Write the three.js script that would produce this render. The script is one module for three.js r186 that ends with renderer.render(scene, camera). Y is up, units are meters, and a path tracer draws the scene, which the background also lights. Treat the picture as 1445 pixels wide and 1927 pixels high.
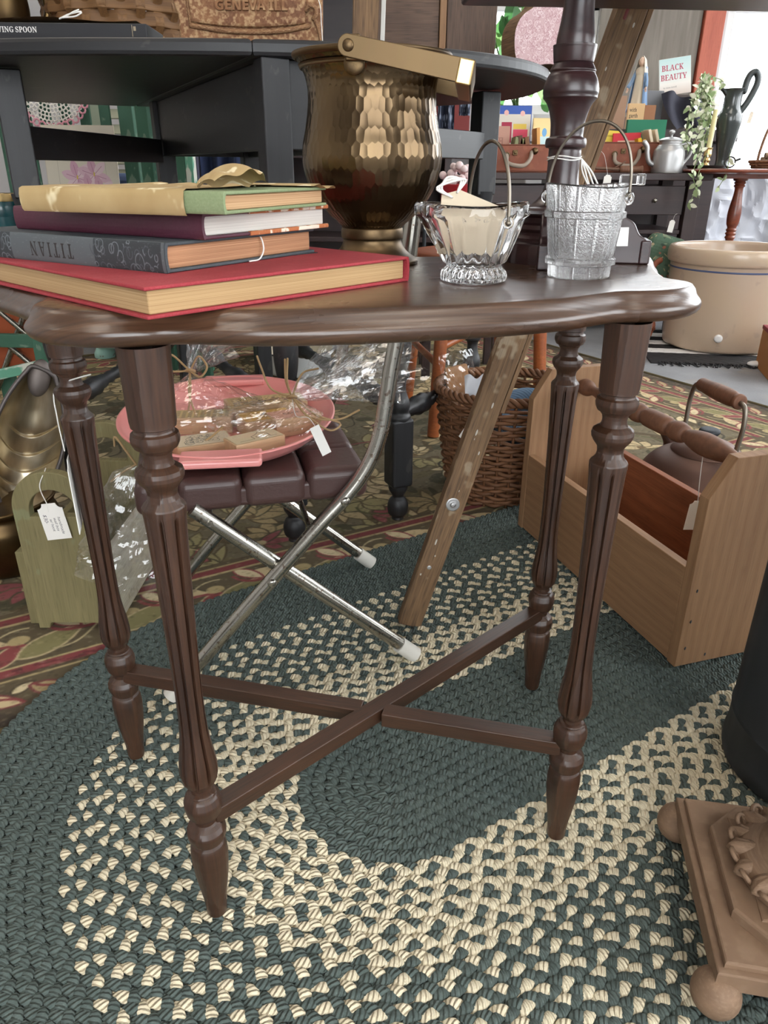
import * as THREE from 'three';
import { RoundedBoxGeometry } from 'three/addons/geometries/RoundedBoxGeometry.js';
import { mergeGeometries, mergeVertices, toCreasedNormals } from 'three/addons/utils/BufferGeometryUtils.js';
import { RectAreaLightUniformsLib } from 'three/addons/lights/RectAreaLightUniformsLib.js';

// ---------------------------------------------------------------- camera, sky, lights, exposure
RectAreaLightUniformsLib.init();
const scene = new THREE.Scene();
const camera = new THREE.PerspectiveCamera(69.4, 1445 / 1927, 0.02, 60);
camera.position.set(0, 0.65, 0);
camera.rotation.set(-24.92 * Math.PI / 180, 0, 0.34 * Math.PI / 180, 'YXZ');
scene.background = new THREE.Color(0.93, 0.97, 1.0);          // overcast daylight
scene.backgroundIntensity = 8.0;
const renderer = new THREE.WebGLRenderer({ antialias: true });
renderer.toneMapping = THREE.LinearToneMapping;
renderer.toneMappingExposure = 1.0;
renderer.shadowMap.enabled = true;
// ceiling panels of the shop: [x, z, width, depth, intensity]
const CEILING_PANELS = [[-0.9, 0.75, 0.6, 1.2, 2.6, 'front left'], [1.0, 0.75, 0.6, 1.2, 4.5, 'front right'], [-0.9, -2.2, 0.6, 1.2, 3, 'back left'], [1.0, -2.2, 0.6, 1.2, 3, 'back right'], [-2.4, -0.8, 0.6, 1.2, 1.6, 'far left']];
const CEILING_Y = 2.6;

// ---------------------------------------------------------------- small helpers
const V = (x, y, z) => new THREE.Vector3(x, y, z);
const R = (d) => d * Math.PI / 180;
function rng(seed) { let a = seed >>> 0; return () => { a = (a + 0x6d2b79f5) | 0; let t = Math.imul(a ^ (a >>> 15), 1 | a); t = (t + Math.imul(t ^ (t >>> 7), 61 | t)) ^ t; return ((t ^ (t >>> 14)) >>> 0) / 4294967296; }; }
const clamp = (x, a = 0, b = 1) => Math.min(b, Math.max(a, x));
const mixn = (a, b, t) => a + (b - a) * t;
const smooth = (a, b, x) => { const t = clamp((x - a) / (b - a)); return t * t * (3 - 2 * t); };
const mix3 = (a, b, t) => [mixn(a[0], b[0], t), mixn(a[1], b[1], t), mixn(a[2], b[2], t)];
function hash2(x, y, s) { let h = Math.imul(x | 0, 374761393) ^ Math.imul(y | 0, 668265263) ^ Math.imul(s | 0, 2246822519); h = Math.imul(h ^ (h >>> 13), 1274126177); return ((h ^ (h >>> 16)) >>> 0) / 4294967296; }
// tileable value noise: x, y in [0,1), fx, fy whole cells across
function vn(x, y, fx, fy, s) {
  const X = x * fx, Y = y * fy, x0 = Math.floor(X), y0 = Math.floor(Y); let u = X - x0, v = Y - y0; u = u * u * (3 - 2 * u); v = v * v * (3 - 2 * v);
  const m = (i, n) => ((i % n) + n) % n, xa = m(x0, fx), xb = m(x0 + 1, fx), ya = m(y0, fy), yb = m(y0 + 1, fy);
  const a = hash2(xa, ya, s), b = hash2(xb, ya, s), c = hash2(xa, yb, s), d = hash2(xb, yb, s);
  return (a + (b - a) * u) * (1 - v) + (c + (d - c) * u) * v;
}
const fbm = (x, y, fx, fy, s, o = 4) => { let t = 0, a = 0.5, n = 0; for (let i = 0; i < o; i++) { t += a * vn(x, y, fx << i, fy << i, s + i * 17); n += a; a *= 0.5; } return t / n; };
const n3 = (x, y, z, s) => { // plain 3-D value noise
  const x0 = Math.floor(x), y0 = Math.floor(y), z0 = Math.floor(z), f = (t) => t * t * (3 - 2 * t), u = f(x - x0), v = f(y - y0), w = f(z - z0);
  const h = (i, j, k) => hash2(x0 + i + (z0 + k) * 57, y0 + j, s); const L = mixn;
  return L(L(L(h(0, 0, 0), h(1, 0, 0), u), L(h(0, 1, 0), h(1, 1, 0), u), v), L(L(h(0, 0, 1), h(1, 0, 1), u), L(h(0, 1, 1), h(1, 1, 1), u), v), w);
};
// textures
function dataTex(w, h, fn, srgb = true) {
  const d = new Uint8Array(w * h * 4);
  for (let y = 0; y < h; y++) for (let x = 0; x < w; x++) { const c = fn(x / w, y / h), o = (y * w + x) * 4; if (typeof c === 'number') { d[o] = d[o + 1] = d[o + 2] = clamp(c) * 255; } else { d[o] = clamp(c[0], 0, 255); d[o + 1] = clamp(c[1], 0, 255); d[o + 2] = clamp(c[2], 0, 255); } d[o + 3] = 255; }
  const t = new THREE.DataTexture(d, w, h); t.wrapS = t.wrapT = THREE.RepeatWrapping; t.magFilter = THREE.LinearFilter; t.minFilter = THREE.LinearMipmapLinearFilter; t.generateMipmaps = true;
  if (srgb) t.colorSpace = THREE.SRGBColorSpace; t.needsUpdate = true; return t;
}
function canvasTex(w, h, draw) {
  const c = document.createElement('canvas'); c.width = w; c.height = h; draw(c.getContext('2d'), w, h);
  const t = new THREE.CanvasTexture(c); t.colorSpace = THREE.SRGBColorSpace; t.wrapS = t.wrapT = THREE.RepeatWrapping; return t;
}
const rep = (t, x, y) => { const k = t.clone(); k.repeat.set(x, y); k.needsUpdate = true; return k; };
const std = (o) => new THREE.MeshStandardMaterial(o);
const phys = (o) => new THREE.MeshPhysicalMaterial(o);
// wood with the grain along u (one repeat = 0.5 m along, 0.25 m across)
function woodTex(c1, c2, seed, o = {}) {
  const { bands = 6, wob = 0.5, fine = 0.5, spots = 0, spotColor = [200, 190, 170], w = 1024, h = 512, pore = 0.25 } = o;
  return dataTex(w, h, (u, v) => {
    const warp = (fbm(u, v, 2, 3, seed, 3) - 0.5) * wob;
    let g = Math.sin((v + warp) * bands * Math.PI * 2 + 3 * vn(u, v, 1, 4, seed + 5)) * 0.5 + 0.5;
    g = mixn(0.5, g, 0.55);
    const f = fbm(u, v, 6, 90, seed + 9, 3), p = Math.pow(vn(u, v, 24, 240, seed + 31), 3), bl = fbm(u, v, 3, 3, seed + 50, 3);
    let t = clamp(g * (1 - fine) + f * fine + (bl - 0.5) * 0.5);
    let c = mix3(c1, c2, t); c = mix3(c, [c2[0] * 0.6, c2[1] * 0.6, c2[2] * 0.6], p * pore);
    if (spots) { const s = fbm(u, v, 20, 12, seed + 70, 3), s2 = fbm(u, v, 4, 5, seed + 77, 2); c = mix3(c, spotColor, smooth(0.66, 0.74, s * 0.7 + s2 * 0.3) * spots); }
    return c;
  });
}
const grainBump = dataTex(512, 512, (u, v) => fbm(u, v, 5, 80, 7, 3) * 0.6 + 0.4 * Math.pow(vn(u, v, 20, 200, 3), 2), false);
const noiseBump = dataTex(512, 512, (u, v) => fbm(u, v, 16, 16, 11, 5), false);
const weaveBump = dataTex(128, 128, (u, v) => 0.5 + 0.25 * Math.sin(u * Math.PI * 32) + 0.25 * Math.sin(v * Math.PI * 32), false);
const smudge = dataTex(512, 512, (u, v) => { const a = fbm(u, v, 4, 4, 91, 4), b = fbm(u, v, 30, 30, 92, 2); return clamp(0.35 + 0.55 * a + 0.15 * b); }, false);

// geometry helpers ------------------------------------------------
const geo = (g) => (g.index ? g.toNonIndexed() : g);
const merge = (list) => { const l = list.flat().map((g) => { const k = geo(g); for (const n of Object.keys(k.attributes)) if (!['position', 'normal', 'uv'].includes(n)) k.deleteAttribute(n); if (!k.attributes.uv) k.setAttribute('uv', new THREE.BufferAttribute(new Float32Array(k.attributes.position.count * 2), 2)); if (!k.attributes.normal) k.computeVertexNormals(); return k; }); return l.length === 1 ? l[0] : mergeGeometries(l); };
// uv in metres by the way each face points; grain axis a ('x','y','z') becomes u; su, sv = metres per repeat
function boxUV(g, a = 'x', su = 0.5, sv = 0.25, ou = 0, ov = 0) {
  g = geo(g); const p = g.attributes.position, n = g.attributes.normal, uv = new Float32Array(p.count * 2), ax = 'xyz'.indexOf(a);
  for (let i = 0; i < p.count; i += 3) {
    const m = [0, 0, 0]; for (let k = 0; k < 3; k++) { m[0] += n.getX(i + k); m[1] += n.getY(i + k); m[2] += n.getZ(i + k); }
    const d = m.map(Math.abs); let q = d.indexOf(Math.max(...d)); let ua = ax; if (q === ax) { ua = (ax + 1) % 3; } const va = 3 - ua - q;
    for (let k = 0; k < 3; k++) { uv[(i + k) * 2] = p.getComponent(i + k, ua) / su + ou; uv[(i + k) * 2 + 1] = p.getComponent(i + k, va) / sv + ov; }
  }
  g.setAttribute('uv', new THREE.BufferAttribute(uv, 2)); return g;
}
function rbox(w, h, d, r = 0.002, x = 0, y = 0, z = 0, seg = 2) { const g = new RoundedBoxGeometry(w, h, d, seg, Math.min(r, w / 2.01, h / 2.01, d / 2.01)); g.translate(x, y, z); return g; }
function lathe(pts, seg = 48, a0 = 0, a1 = Math.PI * 2) { const g = new THREE.LatheGeometry(pts.map((p) => new THREE.Vector2(Math.max(p[0], 1e-5), p[1])), seg, a0, a1); return g; }
// smooth curve through profile points [r, y]
function fairProfile(pts, n = 60) { const c = new THREE.CatmullRomCurve3(pts.map((p) => V(p[0], p[1], 0)), false, 'centripetal'); return c.getPoints(n).map((p) => [p.x, p.y]); }
function tube(pts, r, seg = 40, rs = 8, closed = false, tension) { const c = new THREE.CatmullRomCurve3(pts.map((p) => Array.isArray(p) ? V(...p) : p), closed, 'centripetal'); const g = new THREE.TubeGeometry(c, seg, r, rs, closed); if (!closed) { const capA = capAt(c, 0, r, rs), capB = capAt(c, 1, r, rs); return merge([g, capA, capB]); } return g; }
function capAt(c, t, r, rs) { const g = new THREE.SphereGeometry(r, rs, 6); const p = c.getPoint(t); g.translate(p.x, p.y, p.z); return g; }
function rod(a, b, r, rs = 12, r2 = r) { const A = Array.isArray(a) ? V(...a) : a, B = Array.isArray(b) ? V(...b) : b, L = A.distanceTo(B), g = new THREE.CylinderGeometry(r2, r, L, rs, 1); g.applyMatrix4(new THREE.Matrix4().makeRotationFromQuaternion(new THREE.Quaternion().setFromUnitVectors(V(0, 1, 0), B.clone().sub(A).normalize()))); g.translate((A.x + B.x) / 2, (A.y + B.y) / 2, (A.z + B.z) / 2); return g; }
// square or flat bar between two points, width w across, height h, kept upright
function bar(a, b, w, h, r = 0.002, over = 0) { const A = V(...a), B = V(...b), d = B.clone().sub(A), L = d.length() + 2 * over; d.normalize(); const side = V(0, 1, 0).cross(d).normalize(), up = d.clone().cross(side); const g = boxUV(rbox(L, h, w, r), 'x'); g.applyMatrix4(new THREE.Matrix4().makeBasis(d, up, side.negate())); g.translate((A.x + B.x) / 2, (A.y + B.y) / 2, (A.z + B.z) / 2); return g; }
function extr(pts, depth, bev = 0.001, holes = [], curve = 12) { const s = pts instanceof THREE.Shape ? pts : new THREE.Shape(pts.map((p) => new THREE.Vector2(p[0], p[1]))); for (const h of holes) s.holes.push(h instanceof THREE.Path ? h : new THREE.Path(h.map((p) => new THREE.Vector2(p[0], p[1])))); const g = new THREE.ExtrudeGeometry(s, { depth: depth - 2 * bev, bevelEnabled: bev > 0, bevelThickness: bev, bevelSize: bev, bevelOffset: -bev, bevelSegments: 2, curveSegments: curve }); g.translate(0, 0, bev - depth / 2); return g; }
// param surface f(u,v)->[x,y,z]
function surf(f, nu, nv) {
  const pos = [], uv = [], idx = [];
  for (let j = 0; j <= nv; j++) for (let i = 0; i <= nu; i++) { const p = f(i / nu, j / nv); pos.push(p[0], p[1], p[2]); uv.push(i / nu, j / nv); }
  for (let j = 0; j < nv; j++) for (let i = 0; i < nu; i++) { const a = j * (nu + 1) + i, b = a + 1, c = a + nu + 1, d = c + 1; idx.push(a, b, d, a, d, c); }
  const g = new THREE.BufferGeometry(); g.setAttribute('position', new THREE.Float32BufferAttribute(pos, 3)); g.setAttribute('uv', new THREE.Float32BufferAttribute(uv, 2)); g.setIndex(idx); g.computeVertexNormals(); return g;
}
function weld(g) { const k = g.clone(); k.deleteAttribute('uv'); k.deleteAttribute('normal'); const m = mergeVertices(k, 1e-6); m.computeVertexNormals(); return m; }
const xf = (g, x = 0, y = 0, z = 0, ry = 0, rx = 0, rz = 0) => { g.applyMatrix4(new THREE.Matrix4().compose(V(x, y, z), new THREE.Quaternion().setFromEuler(new THREE.Euler(rx, ry, rz, 'YXZ')), V(1, 1, 1))); return g; };

// scene graph helpers ---------------------------------------------
const used = {};
const numbered = (n) => { used[n] = (used[n] ?? -1) + 1; return used[n] ? n + '_' + String(used[n]).padStart(3, '0') : n; };
function thing(name, label, category, pos = [0, 0, 0], ry = 0, group, rx = 0, rz = 0) {
  const o = new THREE.Group(); o.name = numbered(name); o.position.set(...pos); o.rotation.set(rx, ry, rz, 'YXZ'); o.userData = { label, category }; if (group) o.userData.group = group; scene.add(o); return o;
}
function part(name, g, m, parent, label) { const o = new THREE.Mesh(Array.isArray(g) ? merge(g) : g, m); o.name = name; o.castShadow = o.receiveShadow = true; if (label) o.userData.label = label; parent.add(o); return o; }
function single(name, g, m, label, category, pos = [0, 0, 0], ry = 0, group, rx = 0, rz = 0) { const o = new THREE.Mesh(Array.isArray(g) ? merge(g) : g, m); o.name = numbered(name); o.castShadow = o.receiveShadow = true; o.position.set(...pos); o.rotation.set(rx, ry, rz, 'YXZ'); o.userData = { label, category }; if (group) o.userData.group = group; scene.add(o); return o; }
function struct(name, g, m, parent = scene) { const o = new THREE.Mesh(Array.isArray(g) ? merge(g) : g, m); o.name = name; o.castShadow = o.receiveShadow = true; if (parent === scene) o.userData.kind = 'structure'; parent.add(o); return o; }
// ---------------------------------------------------------------- materials
const M = {};
{
  const wm = (c1, c2, seed, rough, o = {}, extra = {}) => std({ map: woodTex(c1, c2, seed, o), roughness: rough, bumpMap: grainBump, bumpScale: o.bump ?? 0.0002, ...extra });
  M.walnut = phys({ map: woodTex([80, 52, 35], [42, 26, 17], 101, { bands: 5, fine: 0.55, pore: 0.5 }), roughness: 0.42, bumpMap: grainBump, bumpScale: 0.00015, clearcoat: 0.15, clearcoatRoughness: 0.3 });
  M.greyWood = std({ map: woodTex([122, 116, 108], [88, 82, 76], 159, { bands: 3, fine: 0.6 }), roughness: 0.7 });
  M.walnutTop = phys({ map: woodTex([98, 70, 50], [56, 38, 27], 103, { bands: 7, fine: 0.6, pore: 0.4 }), roughness: 0.4, roughnessMap: smudge, bumpMap: grainBump, bumpScale: 0.00012, clearcoat: 0.45, clearcoatRoughness: 0.3 });
  M.mahogany = phys({ map: woodTex([62, 36, 36], [34, 20, 23], 107, { bands: 4, fine: 0.4 }), roughness: 0.35, bumpMap: grainBump, bumpScale: 0.0001, clearcoat: 0.4, clearcoatRoughness: 0.25 });
  M.oldWood = wm([146, 114, 80], [98, 74, 52], 109, 0.72, { bands: 5, fine: 0.7, pore: 0.6, spots: 0.55, spotColor: [185, 172, 150], bump: 0.0006 });
  M.pine = wm([158, 122, 88], [134, 98, 68], 113, 0.68, { bands: 14, wob: 0.16, fine: 0.3, pore: 0.2 });
  M.pineRed = wm([158, 96, 62], [120, 68, 42], 127, 0.7, { bands: 10, wob: 0.3, fine: 0.4, pore: 0.3 });
  M.handleWood = wm([136, 92, 66], [96, 62, 44], 131, 0.6, { bands: 3, fine: 0.6 });
  M.orangeWood = phys({ map: woodTex([176, 98, 48], [134, 66, 30], 137, { bands: 4 }), roughness: 0.4, clearcoat: 0.3, clearcoatRoughness: 0.3 });
  M.greenWood = wm([136, 126, 88], [112, 104, 70], 139, 0.75, { bands: 6, fine: 0.5, pore: 0.3, spots: 0.35, spotColor: [130, 146, 112] });
  M.paleBox = wm([184, 178, 160], [150, 142, 122], 149, 0.8, { bands: 3, fine: 0.7, spots: 0.5, spotColor: [120, 112, 92] });
  M.blackPaint = phys({ map: dataTex(512, 512, (u, v) => { const s = smooth(0.7, 0.78, fbm(u, v, 18, 18, 151, 4)); const b = 21 + 9 * fbm(u, v, 4, 30, 152, 3); return mix3([b, b + 1, b + 4], [70, 66, 62], s * 0.5); }), roughness: 0.5, bumpMap: grainBump, bumpScale: 0.0001, clearcoat: 0.15, clearcoatRoughness: 0.4 });
  M.brownPanel = wm([116, 90, 72], [78, 58, 46], 157, 0.6, { bands: 3, wob: 1.2, fine: 0.45, pore: 0.5, bump: 0.0005 });
  M.greenPaint = std({ map: dataTex(512, 512, (u, v) => { const s = smooth(0.62, 0.7, fbm(u, v, 12, 12, 161, 4)); const k = fbm(u, v, 4, 4, 162, 3); return mix3([44 + 22 * k, 84 + 24 * k, 66 + 22 * k], [146, 154, 138], s * 0.55); }), roughness: 0.6, bumpMap: noiseBump, bumpScale: 0.0004 });
  M.greenChip = std({ map: dataTex(512, 512, (u, v) => { const s = smooth(0.5, 0.6, fbm(u, v, 10, 10, 163, 4)); const k = fbm(u, v, 4, 4, 164, 3); return mix3([96 + 20 * k, 158 + 20 * k, 132 + 20 * k], [205, 208, 196], s); }), roughness: 0.65, bumpMap: noiseBump, bumpScale: 0.0006 });
  M.mint = std({ map: dataTex(256, 256, (u, v) => { const s = smooth(0.68, 0.74, fbm(u, v, 10, 10, 167, 4)); return mix3([158, 200, 188], [120, 110, 96], s * 0.7); }), roughness: 0.55 });
  M.darkCab = phys({ map: woodTex([66, 46, 44], [38, 27, 29], 173, { bands: 3 }), roughness: 0.45, clearcoat: 0.2, clearcoatRoughness: 0.4 });
  M.redWood = phys({ map: woodTex([150, 72, 40], [92, 40, 26], 179, { bands: 3 }), roughness: 0.35, clearcoat: 0.5, clearcoatRoughness: 0.2 });
  // metals
  const hammer = (() => { const r = rng(5), n = 20, P = []; for (let j = 0; j < n; j++) for (let i = 0; i < n; i++) P.push([(i + 0.5 + (j % 2 ? 0.5 : 0) + (r() - 0.5) * 0.35) / n, (j + 0.5 + (r() - 0.5) * 0.35) / n]); return dataTex(512, 512, (u, v) => { let d1 = 9; const cj = Math.floor(v * n), ci = Math.floor(u * n); for (let b = -2; b <= 2; b++) for (let a = -2; a <= 2; a++) { const j = ((cj + b) % n + n) % n, i = ((ci + a) % n + n) % n, q = P[j * n + i]; let dx = Math.abs(u - q[0]) % 1, dy = Math.abs(v - q[1]) % 1; dx = Math.min(dx, 1 - dx); dy = Math.min(dy, 1 - dy); d1 = Math.min(d1, dx * dx + dy * dy); } return clamp(d1 * n * n * 1.6); }, false); })();
  const tarnish = dataTex(512, 512, (u, v) => { const a = fbm(u, v, 3, 3, 181, 4), b = fbm(u, v, 14, 14, 182, 3); return mix3([136, 114, 80], [76, 62, 48], clamp(a * 0.9 + b * 0.4 - 0.2)); });
  M.brass = std({ map: tarnish, metalness: 0.95, roughness: 0.3, roughnessMap: rep(smudge, 2, 2), bumpMap: rep(hammer, 3, 1.7), bumpScale: 0.00045 });
  M.brassPlain = std({ map: tarnish, color: new THREE.Color(1, 0.98, 0.95), metalness: 0.95, roughness: 0.42 });
  M.brassBright = std({ color: new THREE.Color(0.62, 0.44, 0.2), metalness: 0.95, roughness: 0.3 });
  M.wire = std({ color: new THREE.Color(0.24, 0.21, 0.17), metalness: 0.9, roughness: 0.38 });
  M.chrome = std({ map: dataTex(256, 256, (u, v) => { const s = smooth(0.70, 0.78, fbm(u, v, 30, 30, 187, 3)); return mix3([168, 165, 156], [104, 84, 70], s * 0.6); }), metalness: 0.95, roughness: 0.33, roughnessMap: smudge });
  M.steel = std({ color: new THREE.Color(0.5, 0.5, 0.5), metalness: 0.9, roughness: 0.4 });
  M.alum = std({ color: new THREE.Color(0.45, 0.45, 0.45), metalness: 0.85, roughness: 0.42, bumpMap: noiseBump, bumpScale: 0.0003 });
  M.copper = std({ map: dataTex(256, 256, (u, v) => { const a = fbm(u, v, 4, 4, 191, 4); return mix3([120, 92, 80], [80, 62, 56], a); }), metalness: 0.75, roughness: 0.5 });
  M.darkMetal = std({ color: new THREE.Color(0.035, 0.04, 0.046), metalness: 0.3, roughness: 0.62, bumpMap: noiseBump, bumpScale: 0.0004 });
  M.lampBlack = std({ color: new THREE.Color(0.03, 0.028, 0.026), metalness: 0.5, roughness: 0.5 });
  M.silverShell = std({ map: dataTex(256, 256, (u, v) => { const a = fbm(u, v, 6, 6, 193, 4); return mix3([222, 214, 194], [150, 134, 106], a); }), metalness: 0.95, roughness: 0.3, side: THREE.DoubleSide });
  M.blackShell = std({ color: new THREE.Color(0.03, 0.03, 0.032), metalness: 0.4, roughness: 0.22, side: THREE.DoubleSide });
  M.bronze = std({ map: tarnish, color: new THREE.Color(0.75, 0.7, 0.55), metalness: 0.9, roughness: 0.35 });
  M.castIron = std({ map: dataTex(512, 512, (u, v) => { const a = fbm(u, v, 8, 8, 197, 5), b = fbm(u, v, 90, 90, 198, 2), s = smooth(0.4, 0.75, fbm(u, v, 60, 60, 199, 3)); return mix3(mix3([150, 108, 72], [98, 62, 42], a), [204, 176, 134], s * 0.6 + (b - 0.5) * 0.3); }), roughness: 0.75, metalness: 0.15, bumpMap: noiseBump, bumpScale: 0.0012 });
  // plain stuff
  M.vinyl = phys({ color: new THREE.Color(0.062, 0.03, 0.026), roughness: 0.42, clearcoat: 0.2, clearcoatRoughness: 0.35, bumpMap: noiseBump, bumpScale: 0.0002 });
  M.pink = phys({ color: new THREE.Color(0.80, 0.30, 0.28), roughness: 0.28, clearcoat: 0.6, clearcoatRoughness: 0.15 });
  M.rubber = std({ color: new THREE.Color(0.68, 0.66, 0.6), roughness: 0.6 });
  M.film = phys({ color: 0xffffff, transmission: 1, thickness: 0, roughness: 0.08, ior: 1.9, side: THREE.DoubleSide });
  M.glass = phys({ color: 0xffffff, transmission: 1, thickness: 0.01, roughness: 0.05, ior: 1.5 });
  M.glassPebble = phys({ color: 0xffffff, transmission: 1, thickness: 0.01, roughness: 0.16, ior: 1.5, bumpMap: rep(noiseBump, 4, 4), bumpScale: 0.0003 });
  M.pane = phys({ color: 0xffffff, transmission: 1, thickness: 0, roughness: 0.02, ior: 1.5 });
  M.paper = std({ color: new THREE.Color(0.82, 0.8, 0.75), roughness: 0.85 });
  M.cardTag = std({ color: new THREE.Color(0.72, 0.64, 0.52), roughness: 0.85 });
  M.string = std({ color: new THREE.Color(0.78, 0.76, 0.72), roughness: 0.9 });
  M.twine = std({ color: new THREE.Color(0.36, 0.24, 0.12), roughness: 0.95 });
  M.whitePlastic = std({ color: new THREE.Color(0.75, 0.75, 0.74), roughness: 0.4 });
  // cloths of book covers
  const cloth = (c, seed, k = 14) => dataTex(256, 256, (u, v) => { const a = (fbm(u, v, 5, 5, seed, 4) - 0.5) * k * 2, b = (hash2(Math.floor(u * 256), Math.floor(v * 256), seed) - 0.5) * k; return [c[0] + a + b, c[1] + a + b, c[2] + a + b]; });
  M.clothTex = cloth;
  M.redCloth = std({ map: cloth([156, 50, 58], 211), roughness: 0.75, bumpMap: weaveBump, bumpScale: 0.0001 });
  M.maroon = phys({ map: cloth([78, 34, 50], 212, 8), roughness: 0.5, clearcoat: 0.15, clearcoatRoughness: 0.4, bumpMap: noiseBump, bumpScale: 0.0003 });
  M.greyCloth = std({ map: cloth([66, 72, 76], 213, 8), roughness: 0.75 });
  M.darkPaper = std({ color: new THREE.Color(0.02, 0.02, 0.024), roughness: 0.6 });
  const pages = (a, b, seed) => dataTex(64, 512, (u, v) => { const t = vn(u, v, 2, 90, seed) * 0.6 + vn(u, v, 3, 200, seed + 1) * 0.4; return mix3(a, b, t); });
  M.pagesTan = std({ map: pages([196, 166, 122], [150, 116, 78], 221), roughness: 0.9 });
  M.pagesBrown = std({ map: pages([206, 160, 122], [132, 88, 60], 222), roughness: 0.9 });
  M.pagesWhite = std({ map: pages([226, 222, 214], [190, 184, 176], 223), roughness: 0.9 });
  M.pagesOld = std({ map: pages([214, 180, 140], [150, 108, 72], 224), roughness: 0.9 });
  M.oldJacket = std({ map: dataTex(512, 256, (u, v) => { const a = fbm(u, v, 4, 3, 225, 5), s = smooth(0.6, 0.72, fbm(u, v, 9, 6, 226, 4)); return mix3(mix3([190, 168, 124], [150, 122, 78], a), [216, 202, 166], s); }), roughness: 0.85, side: THREE.DoubleSide });
  M.sage = std({ map: cloth([128, 142, 104], 227, 10), roughness: 0.8 });
  M.floor = std({ map: dataTex(1024, 1024, (u, v) => { const a = fbm(u, v, 5, 5, 231, 5), s = hash2(Math.floor(u * 1024), Math.floor(v * 1024), 3), st = smooth(0.62, 0.7, fbm(u, v, 7, 7, 233, 4)); const k = 132 + 26 * (a - 0.5) * 2 + 16 * (s - 0.5); return mix3([k, k + 1, k + 4], [150, 142, 132], st * 0.4); }), roughness: 0.85, bumpMap: noiseBump, bumpScale: 0.0006 });
  M.wall = std({ color: new THREE.Color(0.60, 0.58, 0.57), roughness: 0.9 });
  M.ceiling = std({ color: new THREE.Color(0.75, 0.74, 0.72), roughness: 0.95 });
  M.panelWall = std({ map: dataTex(256, 256, (u, v) => { const a = fbm(u, v, 40, 3, 241, 3); const k = 128 + 14 * (a - 0.5) * 2; return [k, k - 8, k - 18]; }), roughness: 0.85 });
  M.trim = std({ map: woodTex([196, 104, 78], [168, 82, 60], 243, { bands: 2 }), roughness: 0.55 });
  M.wicker = std({ map: dataTex(256, 64, (u, v) => { const a = fbm(u, v, 6, 3, 251, 4); return mix3([140, 96, 64], [92, 60, 38], a); }), roughness: 0.6 });
  M.splint = std({ map: woodTex([146, 106, 64], [98, 68, 40], 253, { bands: 4, w: 512, h: 256 }), roughness: 0.65 });
  M.crock = phys({ map: dataTex(512, 512, (u, v) => { const a = fbm(u, v, 5, 5, 257, 4), s = smooth(0.72, 0.78, fbm(u, v, 30, 30, 258, 3)); return mix3([188 + 12 * (a - 0.5), 166 + 12 * (a - 0.5), 144], [160, 140, 124], s * 0.3); }), roughness: 0.3, clearcoat: 0.5, clearcoatRoughness: 0.15 });
  M.leather = std({ map: dataTex(256, 256, (u, v) => { const a = fbm(u, v, 6, 6, 261, 4), s = smooth(0.62, 0.7, fbm(u, v, 20, 20, 262, 3)); return mix3(mix3([150, 84, 58], [120, 64, 44], a), [170, 112, 80], s * 0.25); }), roughness: 0.6 });
  M.tan = std({ map: dataTex(256, 256, (u, v) => { const a = fbm(u, v, 7, 7, 263, 4), s = smooth(0.45, 0.8, fbm(u, v, 40, 40, 264, 3)); return mix3(mix3([140, 112, 88], [114, 90, 70], a), [168, 146, 122], s * 0.2); }), roughness: 0.7, bumpMap: noiseBump, bumpScale: 0.0005 });
  M.enamel = phys({ color: new THREE.Color(0.62, 0.66, 0.68), roughness: 0.25, clearcoat: 0.6, clearcoatRoughness: 0.1, side: THREE.DoubleSide });
  M.yarnBlue = std({ color: new THREE.Color(0.10, 0.16, 0.24), roughness: 0.95 });
  const ply = dataTex(256, 128, (u, v) => 0.5 + 0.5 * Math.sin((u * 12 + v * 3) * Math.PI * 2) * (0.85 + 0.3 * (fbm(u, v, 16, 16, 271, 2) - 0.5)) + 0.2 * (fbm(u, v, 64, 32, 272, 2) - 0.5), false);
  const yarnMap = (a, b, seed) => dataTex(256, 128, (u, v) => { const t = fbm(u, v, 8, 4, seed, 4) * 0.7 + 0.3 * fbm(u, v, 60, 30, seed + 3, 2); return mix3(a, b, t); });
  M.braidGreen = std({ map: yarnMap([101, 113, 108], [70, 82, 78], 275), roughness: 0.95, bumpMap: ply, bumpScale: 0.0026 });
  M.braidCream = std({ map: yarnMap([240, 230, 202], [214, 200, 168], 277), roughness: 0.95, bumpMap: ply, bumpScale: 0.0026 });
  M.white = std({ color: new THREE.Color(0.78, 0.77, 0.75), roughness: 0.6 });
  M.black = std({ color: new THREE.Color(0.012, 0.012, 0.014), roughness: 0.7 });
  M.col = (r, g, b, rough = 0.7, o = {}) => { const c = new THREE.Color(); c.setRGB(r / 255, g / 255, b / 255, THREE.SRGBColorSpace); return std({ color: c, roughness: rough, ...o }); };
}
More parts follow.
